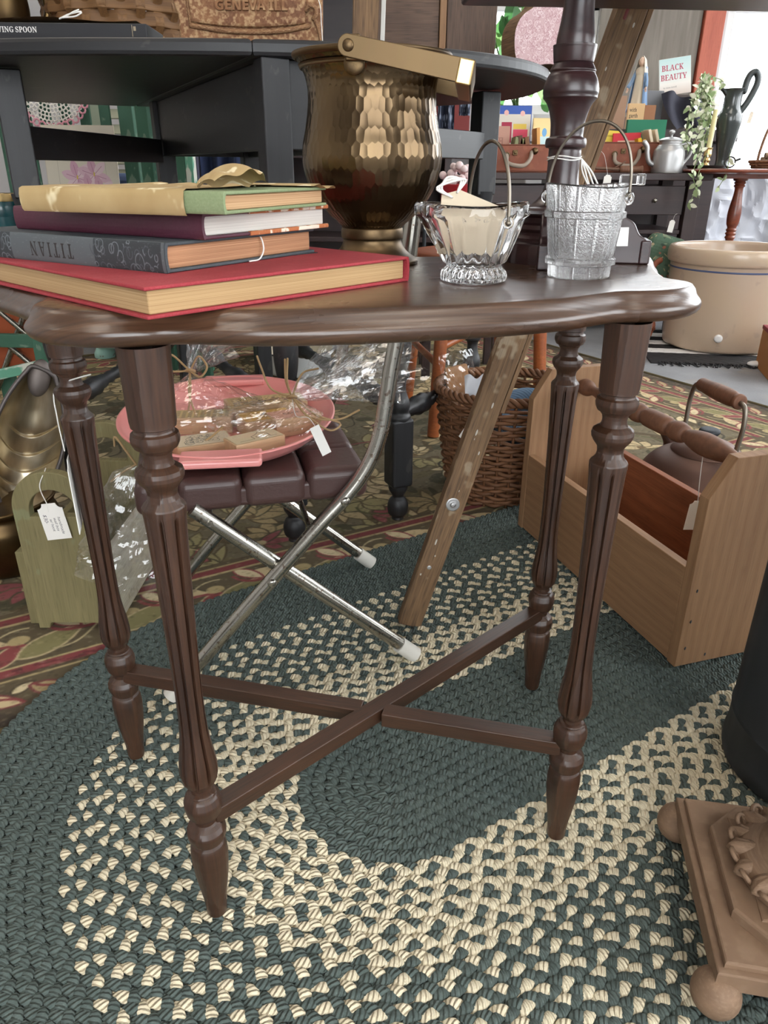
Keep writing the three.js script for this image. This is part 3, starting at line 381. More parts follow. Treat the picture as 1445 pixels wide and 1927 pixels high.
// ---------------------------------------------------------------- hammered brass bucket
{
  const t = thing('brass_bucket', 'hammered brass ice bucket on a pedestal foot with its strap handle folded to one side', 'bucket', [-0.0125, TOP, -0.735], R(-6));
  const outer = fairProfile([[0.0268, 0.030], [0.030, 0.034], [0.0405, 0.043], [0.0510, 0.0555], [0.0585, 0.070], [0.0622, 0.085], [0.0618, 0.098], [0.0588, 0.112], [0.0562, 0.128], [0.0556, 0.140], [0.0572, 0.150], [0.0605, 0.158], [0.0655, 0.1655], [0.0672, 0.1675]], 90);
  const inner = outer.slice().reverse().map(([r, y]) => [Math.max(r - 0.0012, 0.0001), y + 0.0003]);
  const body = lathe([...outer, ...inner.slice(1), [0.0001, 0.0305]], 128);
  part('body', body, M.brass, t);
  part('rim', [lathe(fairProfile([[0.0655, 0.1640], [0.0672, 0.1650], [0.0685, 0.1672], [0.0678, 0.1690], [0.0662, 0.1684]], 14), 96), lathe(fairProfile([[0.0612, 0.1570], [0.0622, 0.1578], [0.0622, 0.1590], [0.0632, 0.1604]], 10), 96)], M.brassPlain, t);
  part('foot', lathe(fairProfile([[0.0001, 0.0315], [0.0275, 0.0315], [0.0284, 0.030], [0.0284, 0.0225], [0.0272, 0.0215], [0.0275, 0.0185], [0.030, 0.0135], [0.035, 0.0085], [0.0405, 0.0052], [0.0425, 0.0035], [0.0428, 0.0008], [0.041, 0], [0.0001, 0]], 70), 96), M.brassPlain, t);
  const ear = (s) => [lathe(fairProfile([[0.0001, 0], [0.0075, 0.0002], [0.0085, 0.0015], [0.006, 0.003], [0.0001, 0.0034]], 12), 20).rotateX(s * Math.PI / 2).translate(-0.006, 0.1555, s * 0.0628), rbox(0.012, 0.018, 0.003, 0.0013, -0.0065, 0.1655, s * 0.0685)];
  part('ear', ear(1), M.brassPlain, t); part('ear', ear(-1), M.brassPlain, t);
  // strap handle: two flat arms and a cross piece, lying to the right
  const arm = (s) => { const sh = new THREE.Shape(); sh.moveTo(-0.004, 0.0065); sh.absarc(0, 0, 0.0078, Math.PI * 0.55, Math.PI * 1.45, false); sh.lineTo(0.098, -0.0095); sh.lineTo(0.0985, 0.0075); sh.closePath(); const g = extr(sh, 0.003, 0.0006); g.rotateZ(R(-10.5)); g.translate(-0.010, 0.1665, s * 0.0715); return g; };
  const hb = [arm(1), arm(-1)]; const cp = rbox(0.0032, 0.0175, 0.146, 0.0012, 0.0972, -0.0012, 0); cp.rotateZ(R(-10.5)); cp.translate(-0.010, 0.1665, 0); const cp2 = rbox(0.012, 0.0180, 0.1475, 0.0015, 0.092, -0.0014, 0); cp2.rotateZ(R(-10.5)); cp2.translate(-0.010, 0.1665, 0);
  const hd = part('handle', [...hb, cp], M.brassPlain, t, 'flat strap handle');
  part('end_plate', cp2, M.brassBright, hd);
  for (const s of [1, -1]) part('rivet', new THREE.SphereGeometry(0.0045, 14, 8).scale(1, 1, 0.45).translate(-0.0095, 0.1665, s * 0.0732), M.brassPlain, hd);
}
// ---------------------------------------------------------------- turned mahogany pedestal stand
{
  const t = thing('pedestal_stand', 'dark mahogany pedestal stand with turned column and board top, standing on the side table', 'stand', [0.1655, TOP, -0.762], R(12));
  const colP = [[0.0180, 0.0515], [0.0270, 0.0490], [0.0385, 0.0475], [0.0385, 0.0475], [0.0285, 0.0500], [0.0205, 0.0565], [0.0163, 0.066], [0.0148, 0.076], [0.0148, 0.094], [0.0150, 0.0985], [0.0178, 0.0995], [0.0186, 0.103], [0.0178, 0.1068], [0.0152, 0.108], [0.0150, 0.114], [0.0158, 0.122], [0.0192, 0.133], [0.0232, 0.1385], [0.0238, 0.139], [0.0240, 0.141], [0.0246, 0.144], [0.0238, 0.150], [0.0214, 0.156], [0.0197, 0.159], [0.0203, 0.1605], [0.0190, 0.163], [0.0163, 0.168], [0.0164, 0.173], [0.0186, 0.177], [0.0190, 0.180], [0.0172, 0.1665], [0.0164, 0.185], [0.0152, 0.192], [0.0134, 0.205], [0.0125, 0.225], [0.0122, 0.2515]];
  part('column', lathe(fairProfile(colP.slice(2), 220), 64), M.mahogany, t);
  const base = lathe([[0.0001, 0.0485], [0.0395, 0.0485], [0.0405, 0.0470], [0.0405, 0.0420], [0.0418, 0.0405], [0.0418, 0.036], [0.0440, 0.034], [0.0450, 0.0305], [0.0436, 0.0275], [0.0462, 0.0255], [0.0482, 0.0225], [0.0478, 0.0195], [0.0500, 0.018], [0.0515, 0.014], [0.0515, 0.0], [0.0001, 0]], 72);
  part('base', toCreasedNormals(base, R(30)), M.mahogany, t);
  // scroll feet round the base
  for (let k = 0; k < 4; k++) {
    const sh = new THREE.Shape(); sh.moveTo(0.030, 0); sh.lineTo(0.085, 0); sh.lineTo(0.0865, 0.0035); sh.lineTo(0.0835, 0.020); sh.bezierCurveTo(0.080, 0.0245, 0.077, 0.024, 0.0745, 0.027); sh.bezierCurveTo(0.071, 0.031, 0.0715, 0.035, 0.066, 0.0385); sh.bezierCurveTo(0.061, 0.0415, 0.058, 0.041, 0.054, 0.0455); sh.lineTo(0.030, 0.0465); sh.closePath();
    const f = part('foot', [extr(sh, 0.034, 0.0016), rbox(0.010, 0.0215, 0.037, 0.002, 0.0815, 0.0108, 0)], M.mahogany, t); f.rotation.y = R(-22 + 90 * k);
  }
  const top = part('board_top', boxUV(rbox(0.46, 0.02, 0.40, 0.004), 'x'), M.mahogany, t); top.position.set(0.175, 0.2615, -0.04); top.rotation.y = R(-8);
  part('tag_string', [0.0895, 0.0915].map((y, i) => { const p = []; for (let a = 0; a <= 24; a++) p.push([0.0153 * Math.cos(a / 24 * 6.283), y + 0.0008 * Math.sin(a * 0.8 + i), 0.0153 * Math.sin(a / 24 * 6.283)]); return tube(p, 0.0006, 60, 6, false); }), M.string, t, 'white string tied round the column');
  // string ends and its tag hang down behind the glass pail
  part('string_end', [[0, 0], [0.003, 0.6], [-0.003, 1.1], [0.006, 1.5]].map(([dx, k]) => tube([[0.0155, 0.090, 0.004], [0.018 + dx, 0.080, 0.009], [0.0225 + dx + 0.004 * k, 0.066 - 0.002 * k, 0.014], [0.030 + dx + 0.004 * k, 0.058, 0.018]], 0.0008, 24, 6)), M.string, t, 'loose ends of the white string');
  part('price_tag', boxUV(rbox(0.011, 0.016, 0.0006, 0.0002), 'x').rotateX(R(-8)).translate(0.038, 0.026, 0.058), M.paper, t, 'blank white paper tag');
}
// ---------------------------------------------------------------- pressed glass coal scuttle with wire bail, a card tag inside
const wallSolid = (outerF, nA, ys) => { // closed thick-walled vessel: list of rings from outside bottom up and inside down
  const pos = [], idx = []; ys.forEach((k) => { for (let i = 0; i < nA; i++) { const a = i / nA * Math.PI * 2; pos.push(...outerF(k, a)); } });
  const n = ys.length; for (let j = 0; j < n - 1; j++) for (let i = 0; i < nA; i++) { const a = j * nA + i, b = j * nA + (i + 1) % nA, c = a + nA, d = b + nA; idx.push(a, c, b, b, c, d); }
  const g = new THREE.BufferGeometry(); g.setAttribute('position', new THREE.Float32BufferAttribute(pos, 3)); g.setIndex(idx); g.computeVertexNormals();
  const uv = []; for (let i = 0; i < pos.length / 3; i++) uv.push(Math.atan2(pos[i * 3 + 2], pos[i * 3]) * 0.03 / 0.05, pos[i * 3 + 1] / 0.05); g.setAttribute('uv', new THREE.Float32BufferAttribute(uv, 2)); return g;
};
{
  const t = thing('glass_scuttle', 'small clear pressed glass coal scuttle with a flared spout and wire handle', 'glass basket', [0.070, TOP + 0.0003, -0.613], R(-8));
  const prof = [[0.0001, 0], [0.023, 0], [0.0252, 0.0012], [0.0257, 0.004], [0.0250, 0.0075], [0.0225, 0.0105], [0.0215, 0.0125], [0.0226, 0.015], [0.0262, 0.024], [0.0305, 0.036], [0.0340, 0.046], [0.0372, 0.0482], [0.0388, 0.0510], [0.0388, 0.0550], [0.0372, 0.0572], [0.0340, 0.0565], [0.0312, 0.049], [0.0276, 0.038], [0.0235, 0.025], [0.0195, 0.0165], [0.0180, 0.0145], [0.0001, 0.0138]];
  const g = wallSolid((k, a) => { const [r, y] = prof[k]; const up = smooth(0.012, 0.056, y), inn = k > 13; const spout = Math.pow(Math.max(0, Math.cos(a - Math.PI)), 3), back = Math.pow(Math.max(0, Math.cos(a)), 4); const rib = !inn && y > 0.013 && y < 0.050 ? 0.0026 * Math.pow(Math.abs(Math.cos(a * 11)), 0.7) : 0, bead = !inn && y < 0.010 && y > 0.001 ? 0.0008 * Math.cos(a * 26) : 0; let rr = r + rib + bead + (r > 0.01 ? up * (0.0095 * spout + 0.001 * back) : 0); const yy = y - up * (0.001 * spout) + up * 0.0015 * Math.cos(2 * a) * (y > 0.045 ? 1 : 0) * 0.8; return [rr * Math.cos(a), yy, rr * Math.sin(a) * (1 - 0.1 * up)]; }, 176, prof.map((_, i) => i));
  part('body', g, M.glass, t);
  const pts = []; for (let i = 0; i <= 30; i++) { const a = Math.PI * i / 30; pts.push([0.004 + 0.016 * Math.cos(a) + 0.004, 0.045 + 0.0545 * Math.pow(Math.sin(a), 0.8), 0.0335 * Math.cos(a) - 0.0]); }
  part('handle', [tube(pts, 0.0013, 70, 8), new THREE.SphereGeometry(0.0022, 10, 8).translate(0.024, 0.045, 0.0335)], M.wire, t, 'bent wire bail handle');
  part('handle_hole', new THREE.TorusGeometry(0.0032, 0.0012, 8, 18).translate(0.0238, 0.0455, 0.0338), M.glass, t);
  // card tag leaning inside
  const s = new THREE.Shape(); s.moveTo(-0.026, -0.020); s.lineTo(0.022, -0.020); s.lineTo(0.030, -0.004); s.lineTo(0.027, 0.0125); s.lineTo(-0.010, 0.0265); s.lineTo(-0.024, 0.023); s.closePath();
  const tag = thing('price_tag', 'beige card tag with pencilled writing tucked inside the glass scuttle', 'price tag', [0.0665, TOP + 0.0405, -0.6125], R(-4), undefined, R(-12));
  part('card', extr(s, 0.0007, 0.0001), std({ map: canvasTex(64, 64, (c) => { c.fillStyle = '#cdbfa8'; c.fillRect(0, 0, 64, 64); }), roughness: 0.9 }), tag);
  const wr = canvasTex(256, 96, (c) => { c.clearRect(0, 0, 256, 96); c.fillStyle = '#cdbfa8'; c.fillRect(0, 0, 256, 96); c.fillStyle = '#7d7468'; c.font = 'italic 58px sans-serif'; c.fillText('D132-', 30, 66); });
  part('writing', new THREE.PlaneGeometry(0.026, 0.0085).translate(0.008, 0.0085, 0.00045), std({ map: wr, roughness: 0.9 }), tag);
  part('string', [0, 1, 2].map((k) => tube([[-0.016, 0.021, 0.0008], [-0.024 - k * 0.002, 0.0265, 0.002 + k * 0.001], [-0.020, 0.0345 - k * 0.002, 0.004], [-0.010 + k * 0.002, 0.033, 0.003], [-0.012, 0.0245, 0.001]], 0.0009, 40, 6)), M.string, tag, 'looped white string');
}
// ---------------------------------------------------------------- pressed glass pail
{
  const t = thing('glass_pail', 'small clear pressed glass pail with staves, two hoops and a wire handle', 'glass basket', [0.1605, TOP + 0.0003, -0.643], R(5));
  const prof = [[0.0001, 0], [0.0245, 0], [0.0258, 0.0012], [0.0262, 0.0095], [0.0266, 0.0100], [0.0288, 0.0108], [0.0290, 0.0150], [0.0270, 0.0160], [0.0306, 0.0455], [0.0326, 0.0463], [0.0329, 0.0505], [0.0312, 0.0513], [0.0333, 0.0675], [0.0337, 0.0695], [0.0328, 0.0702], [0.0311, 0.0690], [0.0290, 0.0480], [0.0262, 0.0250], [0.0244, 0.0150], [0.0236, 0.0128], [0.0001, 0.0120]];
  const hoop = (y) => (y > 0.0103 && y < 0.0155) || (y > 0.0459 && y < 0.0509);
  const dense = []; for (let k = 0; k < prof.length - 1; k++) { const n = Math.max(1, Math.round(Math.hypot(prof[k + 1][0] - prof[k][0], prof[k + 1][1] - prof[k][1]) / 0.004)); for (let i = 0; i < n; i++) dense.push([mixn(prof[k][0], prof[k + 1][0], i / n), mixn(prof[k][1], prof[k + 1][1], i / n), k > 13]); } dense.push([...prof[prof.length - 1], true]);
  const g = wallSolid((k, a) => { const [r, y, inn] = dense[k]; const w = ((a / (2 * Math.PI) * 12) % 1 + 1) % 1, q = Math.abs(w - 0.5) * 2; const flat = Math.cos(Math.PI / 12) / Math.cos((w - 0.5) * 2 * Math.PI / 12); let rr = r * (inn ? 1 : mixn(1, flat, 0.9)); if (!inn && r > 0.02 && !hoop(y)) rr -= 0.0018 * smooth(0.84, 0.94, q); return [rr * Math.cos(a), y + (y > 0.06 ? 0.0012 * Math.cos(a * 2 + 0.4) : 0), rr * Math.sin(a)]; }, 240, dense.map((_, i) => i));
  part('body', toCreasedNormals(g, R(35)), M.glassPebble, t);
  const pts = []; for (let i = 0; i <= 30; i++) { const a = Math.PI * i / 30; pts.push([0.0265 * Math.cos(a), 0.058 + 0.0565 * Math.pow(Math.sin(a), 0.75) + 0.004 * Math.cos(a), 0.021 * Math.cos(a) ]); }
  part('handle', [tube(pts, 0.0012, 70, 8), new THREE.SphereGeometry(0.002, 10, 8).translate(0.0265, 0.062, 0.021)], M.wire, t, 'bent wire bail handle');
  part('handle_ear', new THREE.TorusGeometry(0.0035, 0.0016, 8, 18).rotateY(0.5).translate(0.0268, 0.0605, 0.0212), M.glass, t);
  part('handle_ear', new THREE.TorusGeometry(0.0035, 0.0016, 8, 18).rotateY(0.5).translate(-0.0268, 0.0605, -0.0212), M.glass, t);
  part('pull_tab', [rbox(0.020, 0.0075, 0.004, 0.001, 0.037, 0.0735, -0.004), rbox(0.0065, 0.0085, 0.0055, 0.001, 0.0445, 0.0738, -0.004)], M.glass, t, 'clear square tab above the rim');
}
// ---------------------------------------------------------------- long weathered plank with a bolt, leaning behind the table
{
  // foot at (0.041, 0, -0.976); leans to the right and away
  const A = V(0.041, -0.002, -0.978), B = V(0.335, 0.965, -1.06);
  const t = thing('wooden_plank', 'long weathered wooden plank with a steel bolt and paint drips leaning behind the side table', 'plank', A.toArray());
  const d = B.clone().sub(A), L = d.length() + 0.12; d.normalize(); const n = V(0.08, 0.05, 1).addScaledVector(d, -V(0.08, 0.05, 1).dot(d)).normalize(), s = d.clone().cross(n);
  t.quaternion.setFromRotationMatrix(new THREE.Matrix4().makeBasis(s, d, n));
  part('board', boxUV(rbox(0.036, L, 0.022, 0.0016, 0, L / 2, -0.011), 'y'), M.oldWood, t);
  part('edge_strip', boxUV(rbox(0.0065, L - 0.36, 0.016, 0.0012, 0.0242, 0.36 + (L - 0.36) / 2, -0.016), 'y'), M.oldWood, t, 'narrow loose strip along the right edge');
  part('bolt', [lathe([[0.0001, 0.0016], [0.0045, 0.0016], [0.0048, 0.0008], [0.0085, 0.0012], [0.0102, 0.0009], [0.0104, 0]], 28).rotateX(Math.PI / 2), lathe(fairProfile([[0.0001, 0.0038], [0.0030, 0.0035], [0.0042, 0.0018], [0.0042, 0]], 10), 20).rotateX(Math.PI / 2)].map((g) => g.translate(-0.001, 0.212, 0)), M.steel, t, 'round steel bolt and washer');
  part('screw', lathe([[0.0001, 0.0008], [0.0028, 0.0008], [0.0034, 0]], 18).rotateX(Math.PI / 2).translate(-0.002, 0.105, 0), M.steel, t, 'sunk screw head');
  const drip = M.col(120, 52, 52, 0.5), wh = M.col(196, 190, 178, 0.7); const r = rng(8);
  part('paint_drip', [tube([[-0.006, L - 0.16, 0], [-0.005, L - 0.21, 0], [-0.006, L - 0.28, 0]], 0.0022, 20, 6).scale(1, 1, 0.25)], drip, t, 'dried red paint run');
  const sp = []; for (let i = 0; i < 26; i++) sp.push(new THREE.SphereGeometry(0.0006 + r() * 0.0016, 7, 5).scale(0.8, 1 + r() * 2.2, 0.25).translate((r() - 0.5) * 0.03, 0.05 + r() * (L - 0.1), 0)); part('paint_specks', sp, wh, t, 'dried pale paint specks').userData.kind = 'stuff';
}
// ---------------------------------------------------------------- price tags: a card with clipped shoulders, hole and string
const tagShape = (w, h) => { const s = new THREE.Shape(), c = w * 0.22; s.moveTo(-w / 2, -h / 2); s.lineTo(w / 2, -h / 2); s.lineTo(w / 2, h / 2 - c); s.quadraticCurveTo(w / 2 - c * 0.9, h / 2 - c * 0.9, w / 2 - c, h / 2); s.lineTo(-w / 2 + c, h / 2); s.quadraticCurveTo(-w / 2 + c * 0.9, h / 2 - c * 0.9, -w / 2, h / 2 - c); s.closePath(); const hole = new THREE.Path(); hole.absarc(0, h / 2 - c * 0.8, w * 0.055, 0, 7); s.holes.push(hole); return s; };
function priceTag(label, pos, rot, w, h, mat, lines, strings, tall = true) {
  const t = thing('price_tag', label, 'price tag', pos, rot[1], undefined, rot[0], rot[2]);
  part('card', extr(tagShape(w, h), 0.0008, 0.0001), mat, t);
  if (lines) { const tx = canvasTex(256, Math.round(256 * h / w * 0.8), (c, W, H) => { c.fillStyle = '#' + mat.color.getHexString(); c.fillRect(0, 0, W, H); c.fillStyle = '#34323a'; c.save(); if (tall) { c.translate(W / 2, H / 2); c.rotate(Math.PI / 2); c.translate(-H / 2, -W / 2); } for (const [s, x, y, px] of lines) { c.font = 'italic ' + px + 'px sans-serif'; c.fillText(s, x, y); } c.restore(); });
    part('writing', new THREE.PlaneGeometry(w * 0.9, h * 0.8).translate(0, -h * 0.08, 0.00055), std({ map: tx, roughness: 0.85 }), t); }
  // strings are given in world coordinates
  t.updateMatrixWorld(); const inv = t.matrixWorld.clone().invert();
  if (strings) part('string', strings.map((p) => tube(p.map((q) => V(...q).applyMatrix4(inv)), 0.0007, 40, 6)), M.string, t, 'white cotton string');
  return t;
}
// ---------------------------------------------------------------- small folding chair with a quilted vinyl seat
{
  const f = V(0.9705, 0, -0.2405), g = V(-0.087, 0, -0.996);
  const t = thing('folding_chair', 'small chrome folding chair with a padded dark brown vinyl seat behind the side table', 'chair', [-0.287, 0, -0.803], Math.atan2(0.2405, 0.9705));
  // local x = forward along the side (towards the viewer's right), local z = towards the viewer
  const D = 0.286, r = 0.0097;
  const Apts = (z) => [[0.012, 0.012, z], [0.055, 0.063, z], [0.145, 0.162, z], [0.212, 0.236, z], [0.243, 0.268, z], [0.264, 0.294, z], [0.280, 0.322, z], [0.291, 0.355, z], [0.297, 0.390, z], [0.303, 0.430, z], [0.312, 0.480, z], [0.320, 0.540, z], [0.327, 0.600, z], [0.332, 0.640, z]];
  for (const z of [0, -D]) {
    part('back_leg_tube', boxUV(tube(Apts(z), r, 90, 14), 'y', 0.13, 0.13), M.chrome, t);
    part('rear_leg_tube', boxUV(rod([0.3375, 0.012, z - 0.012], [0.055, 0.268, z - 0.012], r, 16), 'y', 0.13, 0.13), M.chrome, t);
    part('rubber_tip', rod([0.347, 0.0015, z - 0.012], [0.3225, 0.024, z - 0.012], 0.0122, 18, 0.0118), M.rubber, t, 'cream rubber foot cap');
    part('rubber_tip', rod([0.000, 0.000, z], [0.019, 0.021, z], 0.0122, 18, 0.0118), M.rubber, t, 'cream rubber foot cap');
    for (const [x, y] of [[0.145, 0.162], [0.243, 0.268]]) part('rivet', lathe(fairProfile([[0.0001, 0.004], [0.004, 0.0034], [0.0062, 0.001], [0.0062, 0]], 10), 18).rotateX(Math.PI / 2).translate(x, y, z + 0.0088), M.chrome, t);
  }
  part('back_top_tube', tube([[0.332, 0.640, 0], [0.336, 0.665, -0.006], [0.338, 0.678, -0.03], [0.339, 0.682, -D / 2], [0.338, 0.678, -D + 0.03], [0.336, 0.665, -D + 0.006], [0.332, 0.640, -D]], r, 60, 14), M.chrome, t);
  part('cross_rod', [rod([0.20, 0.222, 0], [0.20, 0.222, -D], 0.004, 10), rod([0.075, 0.25, 0], [0.075, 0.25, -D], 0.004, 10)], M.chrome, t);
  // seat: pan with twelve stuffed blocks
  const seat = part('seat', rbox(0.284, 0.026, D - 0.036, 0.006, 0.1325, 0.275, -D / 2), M.vinyl, t);
  for (let i = 0; i < 4; i++) for (let j = 0; j < 3; j++) {
    const w = i ? 0.079 : 0.05, d = 0.0865, x = i ? 0.119 + (i - 1.5) * 0.0797 : 0.0135, z = -D / 2 + (j - 1) * 0.0865;
    const pg = new RoundedBoxGeometry(w, 0.044, d, 5, 0.0125); const q = pg.attributes.position; for (let k = 0; k < q.count; k++) { const X = q.getX(k) / (w / 2), Z = q.getZ(k) / (d / 2); if (q.getY(k) > 0) q.setY(k, q.getY(k) + 0.004 * (1 - X * X) * (1 - Z * Z)); } pg.computeVertexNormals(); pg.translate(x, 0.2815, z);
    part('cushion_block', pg, M.vinyl, seat);
  }
}
const SEAT_Y = 0.3045;
// ---------------------------------------------------------------- pink oval platter with the wrapped blocks
{
  const ax = R(8);
  const t = thing('platter', 'oval coral pink platter with end handles resting on the folding chair', 'platter', [-0.221, SEAT_Y + 0.0045, -1.010], ax);
  const a = 0.150, b = 0.192, ring = [[0.0, 0.004], [0.45, 0.004], [0.70, 0.0045], [0.80, 0.0085], [0.88, 0.018], [0.955, 0.0285], [0.985, 0.0305], [1.0, 0.030], [1.0, 0.028], [0.97, 0.026], [0.90, 0.014], [0.82, 0.004], [0.72, 0.0], [0.0, 0.0]];
  part('dish', surf((u, v) => { const k = v * (ring.length - 1), i = Math.min(ring.length - 2, Math.floor(k)), w = k - i, s = mixn(ring[i][0], ring[i + 1][0], w), y = mixn(ring[i][1], ring[i + 1][1], w), q = -u * Math.PI * 2; return [a * s * Math.cos(q), y, b * s * Math.sin(q)]; }, 96, 52), M.pink, t);
  const tab = (s) => { const g = new RoundedBoxGeometry(0.098, 0.010, 0.040, 4, 0.004); const p = g.attributes.position; for (let i = 0; i < p.count; i++) { const x = p.getX(i); p.setZ(i, p.getZ(i) - x * x * 6); p.setY(i, p.getY(i) - Math.max(0, p.getZ(i)) * 0.12); } g.computeVertexNormals(); if (s < 0) g.rotateY(Math.PI); g.translate(0, 0.0245, s * (b + 0.002)); return g; };
  part('handle', tab(1), M.pink, t); part('handle', tab(-1), M.pink, t);
  // printed wooden stamp blocks, each a thing of its own
  const PY = SEAT_Y + 0.009;
  const block = (label, x, z, ry, w, h, d, face, side, y = PY, rx = 0, rz = 0) => { const o = thing('stamp_block', label, 'block', [x, y, z], ry, undefined, rx, rz); part('wood', boxUV(rbox(w, h, d, 0.0015, 0, h / 2, 0), 'x'), side, o); part('print', new THREE.PlaneGeometry(w * 0.94, d * 0.94).rotateX(-Math.PI / 2).translate(0, h + 0.0004, 0), std({ map: face, roughness: 0.8 }), o); return o; };
  const wood = std({ map: woodTex([206, 176, 140], [176, 142, 104], 401, { bands: 4, w: 512, h: 256 }), roughness: 0.75 });
  const pr = (bg, draw) => canvasTex(256, 160, (c, W, H) => { c.fillStyle = bg; c.fillRect(0, 0, W, H); c.strokeStyle = '#3a332c'; c.fillStyle = '#3a332c'; c.lineWidth = 3; draw(c, W, H); });
  block('pale wooden stamp block printed with a little house, on the pink platter', -0.166, -0.895, R(38), 0.070, 0.026, 0.036, pr('#c9b694', (c) => { c.beginPath(); c.moveTo(30, 130); c.lineTo(110, 130); c.lineTo(110, 80); c.quadraticCurveTo(150, 60, 165, 30); c.quadraticCurveTo(185, 60, 200, 75); c.lineTo(200, 130); c.lineTo(235, 130); c.stroke(); c.strokeRect(130, 95, 16, 16); c.strokeRect(155, 95, 16, 16); c.strokeRect(140, 118, 10, 8); }), wood);
  block('pale wooden stamp block with a grey scribbled print, left of the house block', -0.232, -0.895, R(25), 0.072, 0.022, 0.045, pr('#c5b499', (c) => { const r = rng(2); c.strokeStyle = '#7b7468'; for (let i = 0; i < 60; i++) { c.beginPath(); c.arc(50 + r() * 150, 30 + r() * 100, 4 + r() * 20, r() * 6, r() * 6 + 2); c.stroke(); } }), wood);
  block('long wooden stamp block printed with rows of dark basket weave, at the platter\'s left', -0.262, -0.995, R(8), 0.095, 0.024, 0.038, pr('#b89c66', (c, W, H) => { for (let y = 20; y < H - 10; y += 16) for (let x = 12 + (y % 32 ? 10 : 0); x < W - 16; x += 24) { c.fillRect(x, y, 15, 6); } }), wood);
  block('long wooden stamp block covered in small black lettering, at the back of the pink platter', -0.175, -1.052, R(20), 0.115, 0.028, 0.05, pr('#b79a6c', (c, W, H) => { const r = rng(4); for (let y = 24; y < H - 8; y += 20) for (let x = 14; x < W - 20; x += 6 + r() * 12) { c.fillRect(x, y + r() * 4, 3 + r() * 6, 2 + r() * 9); } }), wood);
  block('amber wooden block with a floral stamp, behind the house block', -0.165, -0.992, R(28), 0.075, 0.024, 0.044, pr('#c69a4e', (c) => { const r = rng(6); for (let i = 0; i < 26; i++) { c.beginPath(); c.arc(130 + (r() - 0.5) * 90, 80 + (r() - 0.5) * 70, 3 + r() * 9, 0, 6); c.stroke(); } }), wood);
  block('reddish wooden block with a lettered end, at the right of the pink platter', -0.128, -0.995, R(32), 0.07, 0.026, 0.04, pr('#c48f78', (c) => { c.font = '40px serif'; c.fillText('SAGE', 70, 90); }), wood);
}
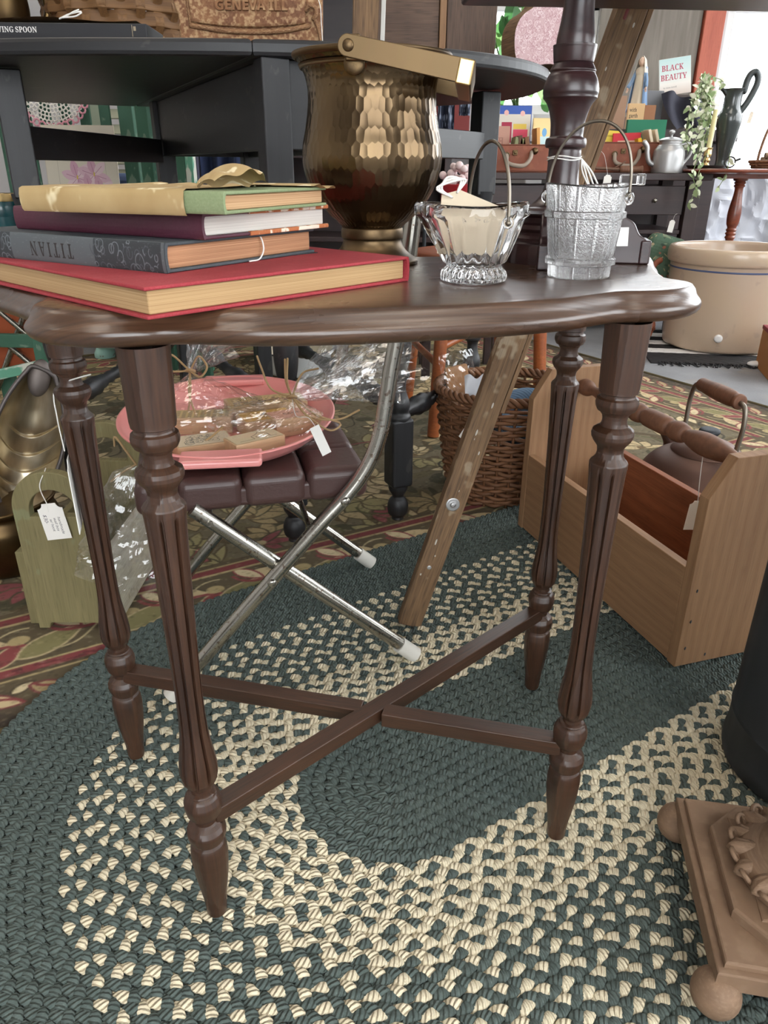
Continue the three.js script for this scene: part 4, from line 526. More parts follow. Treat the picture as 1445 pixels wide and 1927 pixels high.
// crinkled clear film: cone-like bags, each tied with twine
function film(fn, nu, nv, amp, freq, seed) {
  const g = surf((u, v) => fn(u, v), nu, nv), p = g.attributes.position, n = g.attributes.normal;
  for (let i = 0; i < p.count; i++) { const x = p.getX(i), y = p.getY(i), z = p.getZ(i); const e = (n3(x * freq, y * freq, z * freq, seed) - 0.5) + 0.5 * Math.abs(n3(x * freq * 2.3, y * freq * 2.3, z * freq * 2.3, seed + 3) - 0.5) * 2 - 0.25; const k = amp * e; p.setXYZ(i, x + n.getX(i) * k, y + n.getY(i) * k, z + n.getZ(i) * k); }
  const f = g.toNonIndexed(); f.computeVertexNormals(); return toCreasedNormals(weldUV(f), R(16));
}
function weldUV(g) { const k = g.clone(); k.deleteAttribute('normal'); return k; }
{
  // bag over the blocks at right, tied near (-0.12, 0.372, -0.96), its frill thrown to the upper right
  const frill = (from, to, r0, r1, seed, sq = 1) => { const A = V(...from), B = V(...to), d = B.clone().sub(A), L = d.length(); d.normalize(); const s = V(0, 1, 0).cross(d).normalize(), w = d.clone().cross(s); return film((u, v) => { const a = u * Math.PI * 2, fold = 1 + 0.42 * Math.sin(a * 5 + seed) * v + 0.2 * Math.sin(a * 9 + seed * 2) * v, rr = mixn(r0, r1, Math.pow(v, 0.7)) * fold, l = v * L * (1 + 0.18 * Math.sin(a * 4 + seed)); const p = A.clone().addScaledVector(d, l).addScaledVector(s, Math.cos(a) * rr).addScaledVector(w, Math.sin(a) * rr * sq); return p.toArray(); }, 110, 44, 0.0045, 38, seed); };
  const pouch = (neck, c, rx, ry, rz, h, seed, rot = 0) => film((u, v) => { const a = u * Math.PI * 2, k = Math.pow(v, 0.75), rr = Math.pow(Math.abs(Math.cos(a)), 4) + Math.pow(Math.abs(Math.sin(a)), 4); const q = 1 / Math.pow(rr, 0.25); const ex = Math.cos(a) * q * rx, ez = Math.sin(a) * q * rz, cr = Math.cos(rot), sr = Math.sin(rot); const X = c[0] + ex * cr + ez * sr, Z = c[2] - ex * sr + ez * cr; const y = v < 0.62 ? mixn(neck[1], c[1] + h, Math.pow(v / 0.62, 0.8)) : mixn(c[1] + h, c[1], (v - 0.62) / 0.38); const kk = Math.min(1, Math.pow(v / 0.62, 0.85)); return [mixn(neck[0], X, kk * 0.98 + 0.02), y, mixn(neck[2], Z, kk * 0.98 + 0.02)]; }, 90, 44, 0.006, 55, seed);
  const knot = (parent, p, loops) => part('twine_bow', [tube([[p[0] - 0.006, p[1], p[2]], [p[0], p[1] + 0.003, p[2] + 0.006], [p[0] + 0.006, p[1], p[2]], [p[0], p[1] - 0.003, p[2] - 0.006], [p[0] - 0.006, p[1], p[2]]], 0.0019, 30, 6), ...loops.map((l) => tube(l, 0.0014, 40, 6))], M.twine, parent, 'jute twine bow');
  {
    const n = [-0.124, 0.372, -0.962];
    const t = thing('cellophane_bag', 'clear crinkled cellophane bag over the house block, its frill thrown to the right', 'gift bag', [0, 0, 0]);
    part('pouch', pouch(n, [-0.162, PYB(), -0.955], 0.072, 0, 0.062, 0.034, 11, 0.6), M.film, t);
    part('frill', frill(n, [0.012, 0.452, -1.03], 0.005, 0.062, 21, 0.75), M.film, t);
    part('frill', frill(n, [0.02, 0.385, -1.06], 0.005, 0.05, 27, 0.6), M.film, t);
    knot(t, n, [[n, [-0.15, 0.385, -0.955], [-0.162, 0.415, -0.955], [-0.166, 0.428, -0.955]], [n, [-0.13, 0.395, -0.955], [-0.13, 0.424, -0.955]], [n, [-0.128, 0.395, -0.952], [-0.1265, 0.425, -0.955]], [n, [-0.10, 0.355, -0.93], [-0.07, 0.336, -0.93], [-0.058, 0.342, -0.94], [-0.09, 0.352, -0.945], n], [n, [-0.10, 0.352, -0.94], [-0.06, 0.347, -0.945], [-0.034, 0.358, -0.95]], [n, [-0.11, 0.40, -0.98], [-0.09, 0.405, -0.985]]]);
    part('price_tag', [rbox(0.013, 0.042, 0.0006, 0.0002).rotateZ(R(22)).rotateY(R(20)).translate(-0.0815, 0.3345, -0.895)], M.paper, t, 'narrow white tag hanging over the platter rim');
    part('tag_string', tube([n, [-0.118, 0.352, -0.945], [-0.098, 0.358, -0.915], [-0.0885, 0.3535, -0.897]], 0.0006, 24, 6), M.string, t);
  }
  {
    const n = [-0.2615, 0.402, -0.98];
    const t = thing('cellophane_bag', 'clear cellophane bag standing upright with a twine bow, at the left of the platter', 'gift bag', [0, 0, 0]);
    part('pouch', pouch(n, [-0.235, PYB(), -0.965], 0.072, 0, 0.060, 0.040, 31, 0.2), M.film, t);
    part('frill', frill(n, [-0.225, 0.452, -1.0], 0.005, 0.042, 33, 0.7), M.film, t);
    knot(t, n, [[n, [-0.285, 0.425, -0.975], [-0.290, 0.405, -0.972], n], [n, [-0.245, 0.424, -0.97], [-0.236, 0.41, -0.97], [-0.247, 0.396, -0.972], n], [n, [-0.263, 0.375, -0.968], [-0.256, 0.345, -0.965]], [n, [-0.262, 0.372, -0.97], [-0.266, 0.350, -0.966]]]);
    part('loose_twine', tube([[-0.275, 0.315, -0.895], [-0.245, 0.326, -0.890], [-0.222, 0.3385, -0.890], [-0.205, 0.352, -0.892]], 0.0015, 24, 6), M.twine, t);
  }
  {
    const n = [-0.322, 0.300, -0.895];
    const t = thing('cellophane_bag', 'clear cellophane bag drooping over the chair seat edge beside the green caddy', 'gift bag', [0, 0, 0]);
    part('pouch', film((u, v) => { const a = u * Math.PI * 2, w = mixn(0.008, 0.058, Math.pow(v, 0.6)) * (1 + 0.22 * Math.sin(a * 3 + 1) * v), y = n[1] - v * (0.165 + 0.02 * Math.sin(a * 2)); return [n[0] - 0.040 * Math.sqrt(v) + Math.cos(a) * w, y, n[2] + 0.01 * v + Math.sin(a) * w * 0.55]; }, 70, 40, 0.008, 45, 41), M.film, t);
    part('twine', [tube([n, [-0.338, 0.290, -0.90], [-0.362, 0.272, -0.905]], 0.0014, 24, 6), tube([n, [-0.332, 0.318, -0.895], [-0.346, 0.336, -0.90], [-0.350, 0.322, -0.905]], 0.0014, 24, 6)], M.twine, t, 'jute twine');
  }
}
function PYB() { return SEAT_Y + 0.012; }
// ---------------------------------------------------------------- black gate-leg table with its turned legs
{
  const t = thing('drop_leaf_table', 'large black painted gate-leg table with an oval top, behind the side table', 'table', [-0.34, 0, -1.75]);
  const W = (x, z) => [x + 0.34, z + 1.75];   // world x, z into the table's own axes
  // top: middle board and two hinged leaves, parted along the lines of the long rails
  const ax = 0.66, az = 0.515, dir = [0.431, 0.902], nrm = [0.902, -0.431];
  const lineL = (-0.194 + 0.34) * nrm[0] + (-1.245 + 1.75) * nrm[1], lineR = lineL + 0.285;
  const oval = []; for (let i = 0; i < 160; i++) { const a = i / 160 * Math.PI * 2, c = Math.cos(a), s = Math.sin(a), e = 2 / 2.4; oval.push([ax * Math.sign(c) * Math.pow(Math.abs(c), e), az * Math.sign(s) * Math.pow(Math.abs(s), e)]); }
  const clip = (poly, d, keepLess) => { const out = []; const f = (p) => (p[0] * nrm[0] + p[1] * nrm[1] - d) * (keepLess ? 1 : -1); for (let i = 0; i < poly.length; i++) { const a = poly[i], b = poly[(i + 1) % poly.length], fa = f(a), fb = f(b); if (fa <= 0) out.push(a); if (fa * fb < 0) { const k = fa / (fa - fb); out.push([a[0] + (b[0] - a[0]) * k, a[1] + (b[1] - a[1]) * k]); } } return out; };
  const board = (poly) => { const g = extr(poly.map((p) => [p[0], -p[1]]), 0.0225, 0.006); g.rotateX(-Math.PI / 2); g.translate(0, 0.8065, 0); return boxUV(g, 'x'); };
  part('table_leaf', board(clip(oval, lineL - 0.0012, true)), M.blackPaint, t);
  part('middle_board', board(clip(clip(oval, lineL + 0.0002, false), lineR - 0.0002, true)), M.blackPaint, t);
  part('table_leaf', board(clip(oval, lineR + 0.0012, false)), M.blackPaint, t);
  // legs: square blocks joined by turnings
  const rot = Math.atan2(dir[0], dir[1]);
  const leg = (x, z, upTo, name = 'leg') => {
    const [lx, lz] = W(x, z); const s = 0.044;
    const g = [rbox(s, upTo - 0.60, s, 0.003, 0, (upTo + 0.60) / 2, 0), rbox(s * 1.02, 0.14, s * 1.02, 0.006, 0, 0.145, 0)];
    // chamfered end of the upper block
    g.push(new THREE.CylinderGeometry(s * 0.66, s * 0.44, 0.05, 8, 1).rotateY(Math.PI / 8).translate(0, 0.582, 0));
    g.push(lathe(fairProfile([[0.0196, 0.565], [0.0215, 0.552], [0.0222, 0.535], [0.0205, 0.515], [0.0165, 0.500], [0.0145, 0.492], [0.0175, 0.487], [0.0175, 0.480], [0.0150, 0.476], [0.0165, 0.45], [0.0200, 0.41], [0.0218, 0.375], [0.0210, 0.345], [0.0170, 0.318], [0.0140, 0.308], [0.0185, 0.302], [0.0185, 0.294], [0.0135, 0.288], [0.0120, 0.275], [0.0150, 0.260], [0.0195, 0.248], [0.0205, 0.238], [0.0185, 0.226], [0.0225, 0.218], [0.0215, 0.206]], 120), 28));
    g.push(lathe(fairProfile([[0.0200, 0.078], [0.0190, 0.066], [0.0130, 0.055], [0.0115, 0.050], [0.0165, 0.044], [0.0205, 0.034], [0.0210, 0.024], [0.0185, 0.012], [0.0120, 0.006], [0.0125, 0.0], [0.0001, 0.0]], 60), 28));
    const l = part(name, g.map((q) => boxUV(q, 'y')), M.blackPaint, t); l.position.set(lx, 0, lz); l.rotation.y = rot; return l;
  };
  const Bp = [-0.171, -1.271], Ap = [0.028, -1.37], Gp = [-0.56, -2.08], Hp = [-0.36, -2.17], Cp = [-0.617, -1.385], Dp = [0.203, -1.72];
  leg(...Bp, 0.796); leg(...Ap, 0.796); leg(...Gp, 0.796); leg(...Hp, 0.796);
  leg(...Cp, 0.792, 'gate_leg'); leg(...Dp, 0.792, 'gate_leg');
  const rail = (p, q, y0, y1, th, name) => { const a = W(...p), b = W(...q); part(name, bar([a[0], (y0 + y1) / 2, a[1]], [b[0], (y0 + y1) / 2, b[1]], th, y1 - y0, 0.002, 0), M.blackPaint, t); };
  rail(Bp, Gp, 0.675, 0.795, 0.022, 'apron'); rail(Ap, Hp, 0.675, 0.795, 0.022, 'apron'); rail(Gp, Hp, 0.675, 0.795, 0.022, 'apron'); rail(Bp, Ap, 0.675, 0.795, 0.022, 'apron');
  rail(Cp, [-0.565, -2.04], 0.660, 0.712, 0.022, 'gate_rail'); rail(Dp, [0.035, -1.44], 0.668, 0.718, 0.022, 'gate_rail');
  // low turned stretchers
  const str = (p, q, sy = 0.235) => { const a = W(...p), b = W(...q); const A = V(a[0], sy, a[1]), B = V(b[0], sy, b[1]), L = A.distanceTo(B); const n = Math.max(2, Math.round(L / 0.22)); const pr = []; for (let i = 0; i <= n * 12; i++) { const k = i / (n * 12), w = (k * n) % 1; pr.push([0.010 + 0.009 * Math.pow(Math.sin(Math.PI * w), 4) + 0.003 * Math.sin(w * Math.PI * 6) * Math.sin(w * Math.PI * 6), (k - 0.5) * L]); } const g = lathe(pr, 20); g.applyMatrix4(new THREE.Matrix4().makeRotationFromQuaternion(new THREE.Quaternion().setFromUnitVectors(V(0, 1, 0), B.clone().sub(A).normalize()))); g.translate((A.x + B.x) / 2, sy, (A.z + B.z) / 2); part('stretcher', g, M.blackPaint, t); };
  str(Ap, Hp); str(Bp, Gp); str(Cp, [-0.565, -2.04]); str(Dp, [0.03, -1.42], 0.205); str(Gp, Hp);
}
const BT = 0.8185;
// ---------------------------------------------------------------- things on the black table
{
  // splint basket: strips wave round upright splints
  const t = thing('splint_basket', 'large tan woven splint basket standing on the black table', 'basket', [-0.475, BT, -1.62]);
  const nU = 30, R0 = 0.135, rows = 9, hh = 0.021;
  for (let j = 0; j < rows; j++) { const y = 0.006 + j * (hh + 0.001), r = R0 + y * 0.16; const g = surf((u, v) => { const a = -u * Math.PI * 2, w = Math.sin(a * nU / 2 + (j % 2) * Math.PI) * 0.0042; const rr = r + w + (v > 0.5 ? -0.001 : 0.0012) + 0.16 * hh * 0.0; const vv = [0, 0.08, 0.92, 1][Math.round(v * 3)]; return [Math.cos(a) * (rr - (v === 0 || v === 1 ? 0.0022 : 0)), y + vv * hh, Math.sin(a) * (rr - (v === 0 || v === 1 ? 0.0022 : 0))]; }, 240, 3); part('splint', g, M.splint, t); }
  for (let i = 0; i < nU; i++) { const a = (i + 0.5) / nU * Math.PI * 2; part('upright_splint', surf((u, v) => [Math.cos(a + (u - 0.5) * 0.10) * (R0 - 0.001 + v * 0.2 * 0.16 + 0.0058 * Math.sin(v * rows * Math.PI + (i % 2) * Math.PI)), v * 0.2, Math.sin(a + (u - 0.5) * 0.10) * (R0 - 0.001 + v * 0.2 * 0.16 + 0.0058 * Math.sin(v * rows * Math.PI + (i % 2) * Math.PI))], 2, 54), std({ map: M.splint.map, roughness: 0.6, side: THREE.DoubleSide }), t); }
  part('basket_floor', new THREE.CylinderGeometry(0.128, 0.128, 0.004, 40).translate(0, 0.004, 0), M.splint, t);
}
{
  // cast iron plate with the raised words GENEVA ILL
  const { FontLoader } = await import('three/addons/loaders/FontLoader.js'); const { TextGeometry } = await import('three/addons/geometries/TextGeometry.js');
  const font = await new FontLoader().loadAsync('fonts/droid/droid_sans_bold.typeface.json');
  const t = thing('cast_plate', 'rusty cast iron plate with the raised words GENEVA ILL and a hook latch', 'iron plate', [-0.2045, BT, -1.325], R(2), undefined, R(-6));
  const o = new THREE.Shape(); o.moveTo(-0.108, 0.001); o.lineTo(0.098, -0.001); o.quadraticCurveTo(0.106, 0.0, 0.107, 0.012); o.lineTo(0.110, 0.13); o.lineTo(-0.118, 0.13); o.lineTo(-0.115, 0.06); o.quadraticCurveTo(-0.114, 0.045, -0.109, 0.04); o.closePath();
  part('plate', boxUV(extr(o, 0.014, 0.003), 'x', 0.25, 0.25), M.castIron, t);
  const arch = new THREE.Shape(); arch.moveTo(-0.090, 0.028); arch.quadraticCurveTo(0, 0.016, 0.082, 0.028); arch.lineTo(0.086, 0.125); arch.lineTo(-0.094, 0.125); arch.closePath();
  part('raised_panel', boxUV(extr(arch, 0.008, 0.0035).translate(0, 0, 0.0095), 'x', 0.25, 0.25), M.castIron, t);
  part('lip', [tube([[-0.090, 0.0245, 0.008], [-0.045, 0.0185, 0.009], [0, 0.0165, 0.009], [0.045, 0.0185, 0.009], [0.086, 0.0255, 0.008]], 0.0038, 40, 8), tube([[-0.090, 0.0245, 0.008], [-0.093, 0.06, 0.008], [-0.096, 0.126, 0.008]], 0.003, 30, 8)], M.castIron, t);
  const tg = new TextGeometry('GENEVA ILL', { font, size: 0.0125, depth: 0.005, curveSegments: 4, bevelEnabled: true, bevelSize: 0.0004, bevelThickness: 0.0004, bevelSegments: 1 }); tg.computeBoundingBox(); const w = tg.boundingBox.max.x; tg.scale(0.108 / w, 1, 1); tg.translate(-0.052, 0.043, 0.012); part('raised_lettering', tg, M.castIron, t, 'raised words GENEVA ILL');
  part('latch', [tube([[0.083, 0.045, 0.012], [0.09, 0.05, 0.016], [0.098, 0.045, 0.016], [0.097, 0.036, 0.014], [0.0935, 0.034, 0.012]], 0.0032, 30, 8), tube([[0.094, 0.036, 0.012], [0.100, 0.024, 0.012], [0.104, 0.006, 0.011]], 0.0026, 20, 8)], M.castIron, t);
  part('string', [tube([[0.099, 0.066, 0.012], [0.1045, 0.05, 0.014], [0.1055, 0.028, 0.013], [0.107, 0.002, 0.012]], 0.0007, 40, 6), tube([[0.107, 0.002, 0.012], [0.12, 0.0008, 0.014], [0.137, 0.001, 0.018]], 0.0007, 20, 6)], M.string, t, 'white string');
}
{
  const t = thing('book', 'black book with white letters RVING SPOON on its spine, on the black table', 'book', [-0.475, BT, -1.325], R(1.5));
  part('cover', [rbox(0.245, 0.0215, 0.10, 0.0018, 0, 0.01075, 0)], M.col(26, 26, 31, 0.55), t);
  part('pages', rbox(0.225, 0.016, 0.004, 0.001, 0.012, 0.0108, -0.0495), M.pagesOld, t);
  const tx = canvasTex(1024, 64, (c, W, H) => { c.fillStyle = '#1a1a1f'; c.fillRect(0, 0, W, H); c.fillStyle = '#e4e2de'; c.font = 'bold 44px serif'; c.textBaseline = 'middle'; c.save(); c.translate(70, 30); c.scale(0.86, 1); c.fillText('RVING SPOON', 0, 0); c.restore(); c.fillStyle = '#9a8a70'; c.fillRect(940, 0, 4, H); c.fillRect(950, 8, 16, 24); });
  part('spine_print', new THREE.PlaneGeometry(0.236, 0.0148).translate(0.002, 0.0122, 0.0503), std({ map: tx, roughness: 0.6 }), t, 'white serif lettering');
  const u = thing('magazine', 'curled brown papery booklet with a knotted white string lying on the black book', 'booklet', [-0.478, BT + 0.0220, -1.33], R(-2));
  part('sheets', surf((a, b) => [(a - 0.5) * 0.225, 0.002 + 0.0045 * Math.pow(Math.sin(a * 3.6 + 0.2), 2) * (0.4 + b * 0.6) + 0.004 * (1 - a) * b, (b - 0.5) * 0.085], 40, 10), std({ map: M.oldJacket.map, color: new THREE.Color(0.5, 0.42, 0.38), roughness: 0.8, side: THREE.DoubleSide }), u);
  part('sheets_under', surf((a, b) => [(a - 0.5) * 0.23, 0.0008 + 0.003 * Math.pow(Math.sin(a * 3.3 + 0.4), 2) * (0.4 + b * 0.6), (b - 0.5) * 0.088], 40, 10), std({ map: M.oldJacket.map, color: new THREE.Color(0.25, 0.22, 0.22), roughness: 0.8, side: THREE.DoubleSide }), u);
  part('string', [tube([[0.0, 0.006, 0.044], [0.018, 0.012, 0.045], [0.034, 0.0145, 0.043], [0.026, 0.009, 0.046], [0.006, 0.007, 0.046]], 0.0012, 40, 6), tube([[0.012, 0.009, 0.045], [0.02, 0.013, 0.046], [0.03, 0.017, 0.044]], 0.001, 20, 6)], M.string, u, 'knotted white string');
  single('book', [rbox(0.20, 0.009, 0.15, 0.002, 0, 0.0045, 0)], M.col(18, 18, 22, 0.5), 'thin black book lying at the left end of the black table under a dark jar', 'book', [-0.69, BT, -1.50], R(-8));
  const j = thing('jar', 'dark bronze pitcher with a handle at the left end of the black table', 'pitcher', [-0.665, BT + 0.009, -1.50], R(20));
  part('body', lathe(fairProfile([[0.0001, 0], [0.032, 0], [0.04, 0.012], [0.052, 0.05], [0.05, 0.09], [0.038, 0.115], [0.036, 0.13], [0.04, 0.138], [0.036, 0.136], [0.033, 0.12], [0.0001, 0.11]], 50), 40), M.bronze, j);
  part('handle', tube([[0.045, 0.10, 0], [0.075, 0.095, 0], [0.08, 0.06, 0], [0.052, 0.035, 0]], 0.006, 30, 8), M.bronze, j);
  // post of a wooden frame with a white edge, and the cabinet door behind it
  const fr = thing('wooden_post', 'leaning brown wooden post with a whitewashed right edge behind the brass bucket', 'post', [-0.032, BT, -1.42], 0, undefined, R(-3), R(-2));
  part('post', boxUV(rbox(0.042, 0.32, 0.025, 0.002, -0.004, 0.16, 0), 'y'), M.oldWood, fr); part('white_edge', boxUV(rbox(0.007, 0.32, 0.026, 0.001, 0.024, 0.16, 0.002), 'y'), M.col(196, 194, 188, 0.7), fr); part('rough_strip', boxUV(rbox(0.012, 0.32, 0.023, 0.001, 0.0145, 0.16, 0), 'y'), M.brownPanel, fr);
  const cb = thing('wooden_cabinet', 'brown plywood cabinet with a thin upright strip standing on the black table behind the bucket', 'cabinet', [0.085, BT, -1.86], 0);
  part('door', boxUV(rbox(0.17, 0.42, 0.02, 0.002, -0.06, 0.21, 0.0), 'x'), M.brownPanel, cb); part('stile', boxUV(rbox(0.014, 0.42, 0.026, 0.002, 0.033, 0.21, 0.004), 'y'), M.pine, cb); part('side', boxUV(rbox(0.105, 0.42, 0.02, 0.002, 0.094, 0.21, 0.0), 'y'), M.brownPanel, cb); part('back', rbox(0.29, 0.42, 0.10, 0.002, 0.001, 0.21, -0.065), M.brownPanel, cb);
  const bx = thing('shaped_box', 'curved wooden box with a pink swirl patterned face standing on the black table', 'box', [0.292, BT, -1.60], R(16));
  const sh = new THREE.Shape(); sh.moveTo(-0.05, 0.004); sh.quadraticCurveTo(-0.03, 0.012, -0.012, 0.006); sh.quadraticCurveTo(0.02, 0.016, 0.05, 0.0); sh.lineTo(0.052, 0.012); sh.lineTo(0.03, 0.115); sh.lineTo(-0.015, 0.115); sh.quadraticCurveTo(-0.022, 0.098, -0.04, 0.09); sh.quadraticCurveTo(-0.064, 0.075, -0.062, 0.045); sh.quadraticCurveTo(-0.061, 0.02, -0.05, 0.004);
  part('sides', boxUV(extr(sh, 0.06, 0.0015).translate(0, 0, -0.03), 'z'), M.oldWood, bx);
  const pk = canvasTex(512, 512, (c) => { c.fillStyle = '#c9a9ab'; c.fillRect(0, 0, 512, 512); const r = rng(9); for (let i = 0; i < 700; i++) { c.strokeStyle = r() < 0.5 ? '#e6d6d6' : '#ae8488'; c.lineWidth = 3; c.beginPath(); const x = r() * 512, y = r() * 512; c.arc(x, y, 5 + r() * 13, r() * 6, r() * 6 + 2.6); c.stroke(); } });
  const face = new THREE.ShapeGeometry(sh, 16); { const p = face.attributes.position, u2 = face.attributes.uv; for (let i = 0; i < p.count; i++) u2.setXY(i, p.getX(i) / 0.12, p.getY(i) / 0.12); } part('patterned_face', face.translate(0, 0, 0.0006), std({ map: pk, roughness: 0.8 }), bx, 'pink swirl patterned paper');
  const tin = thing('tin', 'small yellow and black decorated tin with a stepped lid beside the pink patterned box', 'tin', [0.30, BT, -1.80], R(14));
  const tt = canvasTex(128, 256, (c) => { c.fillStyle = '#2a2418'; c.fillRect(0, 0, 128, 256); const r = rng(15); c.fillStyle = '#c79a34'; c.fillRect(0, 0, 128, 18); c.fillRect(0, 60, 128, 8); for (let i = 0; i < 40; i++) { c.fillStyle = ['#d2a63c', '#e0bf5a', '#7a5a22'][i % 3]; c.beginPath(); c.ellipse(20 + r() * 88, 90 + r() * 150, 4 + r() * 10, 3 + r() * 6, r() * 3, 0, 7); c.fill(); } });
  part('body', rbox(0.06, 0.095, 0.06, 0.002, 0, 0.0475, 0), std({ map: tt, roughness: 0.4, metalness: 0.3 }), tin); part('lid', [rbox(0.064, 0.012, 0.064, 0.002, 0, 0.101, 0), rbox(0.05, 0.008, 0.05, 0.002, 0, 0.110, 0)], M.col(196, 152, 52, 0.4, { metalness: 0.4 }), tin);
}
// ---------------------------------------------------------------- pine tool caddy with its turned handle
{
  const t = thing('tool_tote', 'open pine tote with clipped corner ends and a turned handle on the braided rug', 'tote', [0.42, 0, -0.874], R(17.7));
  const prof = [[0, 0], [0.195, 0], [0.195, 0.264], [0.162, 0.318], [0.033, 0.318], [0, 0.264]];
  const hole = new THREE.Path(); hole.absarc(0.0975, 0.284, 0.006, 0, 7);
  const end = () => boxUV(extr(prof, 0.018, 0.001, [hole]), 'y');
  part('end_panel', end().translate(0, 0, -0.009), M.pine, t); part('end_panel', end().translate(0, 0, -0.485), M.pine, t);
  const side = (x) => boxUV(rbox(0.014, 0.153, 0.4565, 0.0012, x, 0.0785, -0.247), 'z'); part('side_board', side(0.0075), M.pine, t); part('side_board', side(0.1875), M.pineRed, t, 'reddish back board');
  part('bottom_board', boxUV(rbox(0.164, 0.012, 0.4565, 0.001, 0.0975, 0.014, -0.247), 'z'), M.pineRed, t);
  const k = [[0.0068, 0], [0.0130, 0.004], [0.0150, 0.014], [0.0138, 0.026], [0.0092, 0.036], [0.0085, 0.048], [0.0108, 0.062], [0.0156, 0.088], [0.0176, 0.108], [0.0164, 0.128], [0.0116, 0.150], [0.0086, 0.158], [0.0134, 0.162], [0.0162, 0.172], [0.0162, 0.180], [0.0134, 0.190], [0.0088, 0.194], [0.0140, 0.199], [0.0156, 0.214], [0.0156, 0.228]];
  const full = [...k, ...k.slice().reverse().map(([r, y]) => [r, 0.456 - y])];
  part('handle', lathe(fairProfile(full, 160), 32).rotateX(-Math.PI / 2).translate(0.0975, 0.284, -0.018), M.handleWood, t, 'turned dark wooden handle');
  part('nail', [[0.012, 0.03], [0.012, 0.075], [0.012, 0.125], [0.05, 0.012], [0.15, 0.012]].map(([x, y]) => new THREE.SphereGeometry(0.0016, 8, 6).scale(1, 1.8, 0.3).translate(x, y, 0.0002)), M.darkMetal, t);
  part('dowel_end', lathe([[0.0001, 0.0], [0.0050, 0.0], [0.0058, -0.002]], 18).rotateX(Math.PI / 2).translate(0.0975, 0.284, -0.0022), M.lampBlack, t);
  const e = (x, y, z) => V(x, y, z).applyAxisAngle(V(0, 1, 0), R(17.7)).add(V(0.42, 0, -0.874));
  const ringp = []; for (let i = 0; i <= 16; i++) { const a = i / 16 * 6.283; ringp.push(e(0.0975 + 0.0108 * Math.cos(a), 0.284 + 0.0108 * Math.sin(a), -0.125).toArray()); }
  const p0 = e(0.0895, 0.276, -0.125), tp = e(0.088, 0.178, -0.115);
  priceTag('blank cream card tag hanging from the wooden tote handle', tp.toArray(), [0, R(8), R(-4)], 0.026, 0.048, M.cardTag, null, [ringp, [p0.toArray(), e(0.086, 0.24, -0.118).toArray(), e(0.088, 0.199, -0.1145).toArray()]]);
}
// ---------------------------------------------------------------- old copper kettle
{
  const t = thing('kettle', 'dull copper kettle with a domed lid and a wooden bail grip behind the pine tote', 'kettle', [0.650, -0.012, -1.41], R(10));
  part('body', lathe(fairProfile([[0.0001, 0], [0.100, 0], [0.118, 0.008], [0.124, 0.04], [0.124, 0.075], [0.118, 0.105], [0.098, 0.130], [0.072, 0.145], [0.060, 0.150], [0.0001, 0.150]], 70), 72), M.copper, t);
  const lid = part('lid', lathe(fairProfile([[0.0001, 0.172], [0.03, 0.170], [0.055, 0.160], [0.066, 0.151], [0.068, 0.148]], 30), 56), M.copper, t); part('lid_knob', lathe(fairProfile([[0.0075, 0.170], [0.0075, 0.178], [0.018, 0.184], [0.0205, 0.190], [0.017, 0.194], [0.0001, 0.195]], 24), 28), M.darkMetal, lid);
  part('handle_lug', [lathe(fairProfile([[0.0001, 0], [0.010, 0.002], [0.010, 0.014], [0.006, 0.02], [0.0001, 0.021]], 14), 16).translate(0.0, 0.142, -0.088), lathe(fairProfile([[0.0001, 0], [0.010, 0.002], [0.010, 0.014], [0.006, 0.02], [0.0001, 0.021]], 14), 16).translate(0.0, 0.142, 0.088)], M.copper, t);
  part('bail', [tube([[0, 0.155, -0.088], [0.002, 0.19, -0.09], [0.004, 0.23, -0.092], [0.005, 0.262, -0.082], [0.005, 0.268, -0.06]], 0.0048, 40, 10), tube([[0, 0.155, 0.088], [0.002, 0.19, 0.09], [0.004, 0.23, 0.092], [0.005, 0.262, 0.082], [0.005, 0.268, 0.06]], 0.0048, 40, 10)], M.wire, t);
  part('grip', lathe(fairProfile([[0.0001, -0.066], [0.012, -0.065], [0.0135, -0.05], [0.0155, -0.02], [0.0165, 0.02], [0.015, 0.045], [0.0125, 0.055], [0.0145, 0.058], [0.014, 0.067], [0.0001, 0.068]], 50), 28).rotateX(Math.PI / 2).translate(0.005, 0.268, 0), M.handleWood, t, 'worn wooden grip');
  part('spout', tube([[-0.118, 0.07, 0], [-0.14, 0.09, 0], [-0.15, 0.125, 0], [-0.165, 0.145, 0]].map(([x, y]) => [x * 0.4 + 0.06, y, x * 0.9 - 0.0]), 0.014, 40, 14), M.copper, t);
}
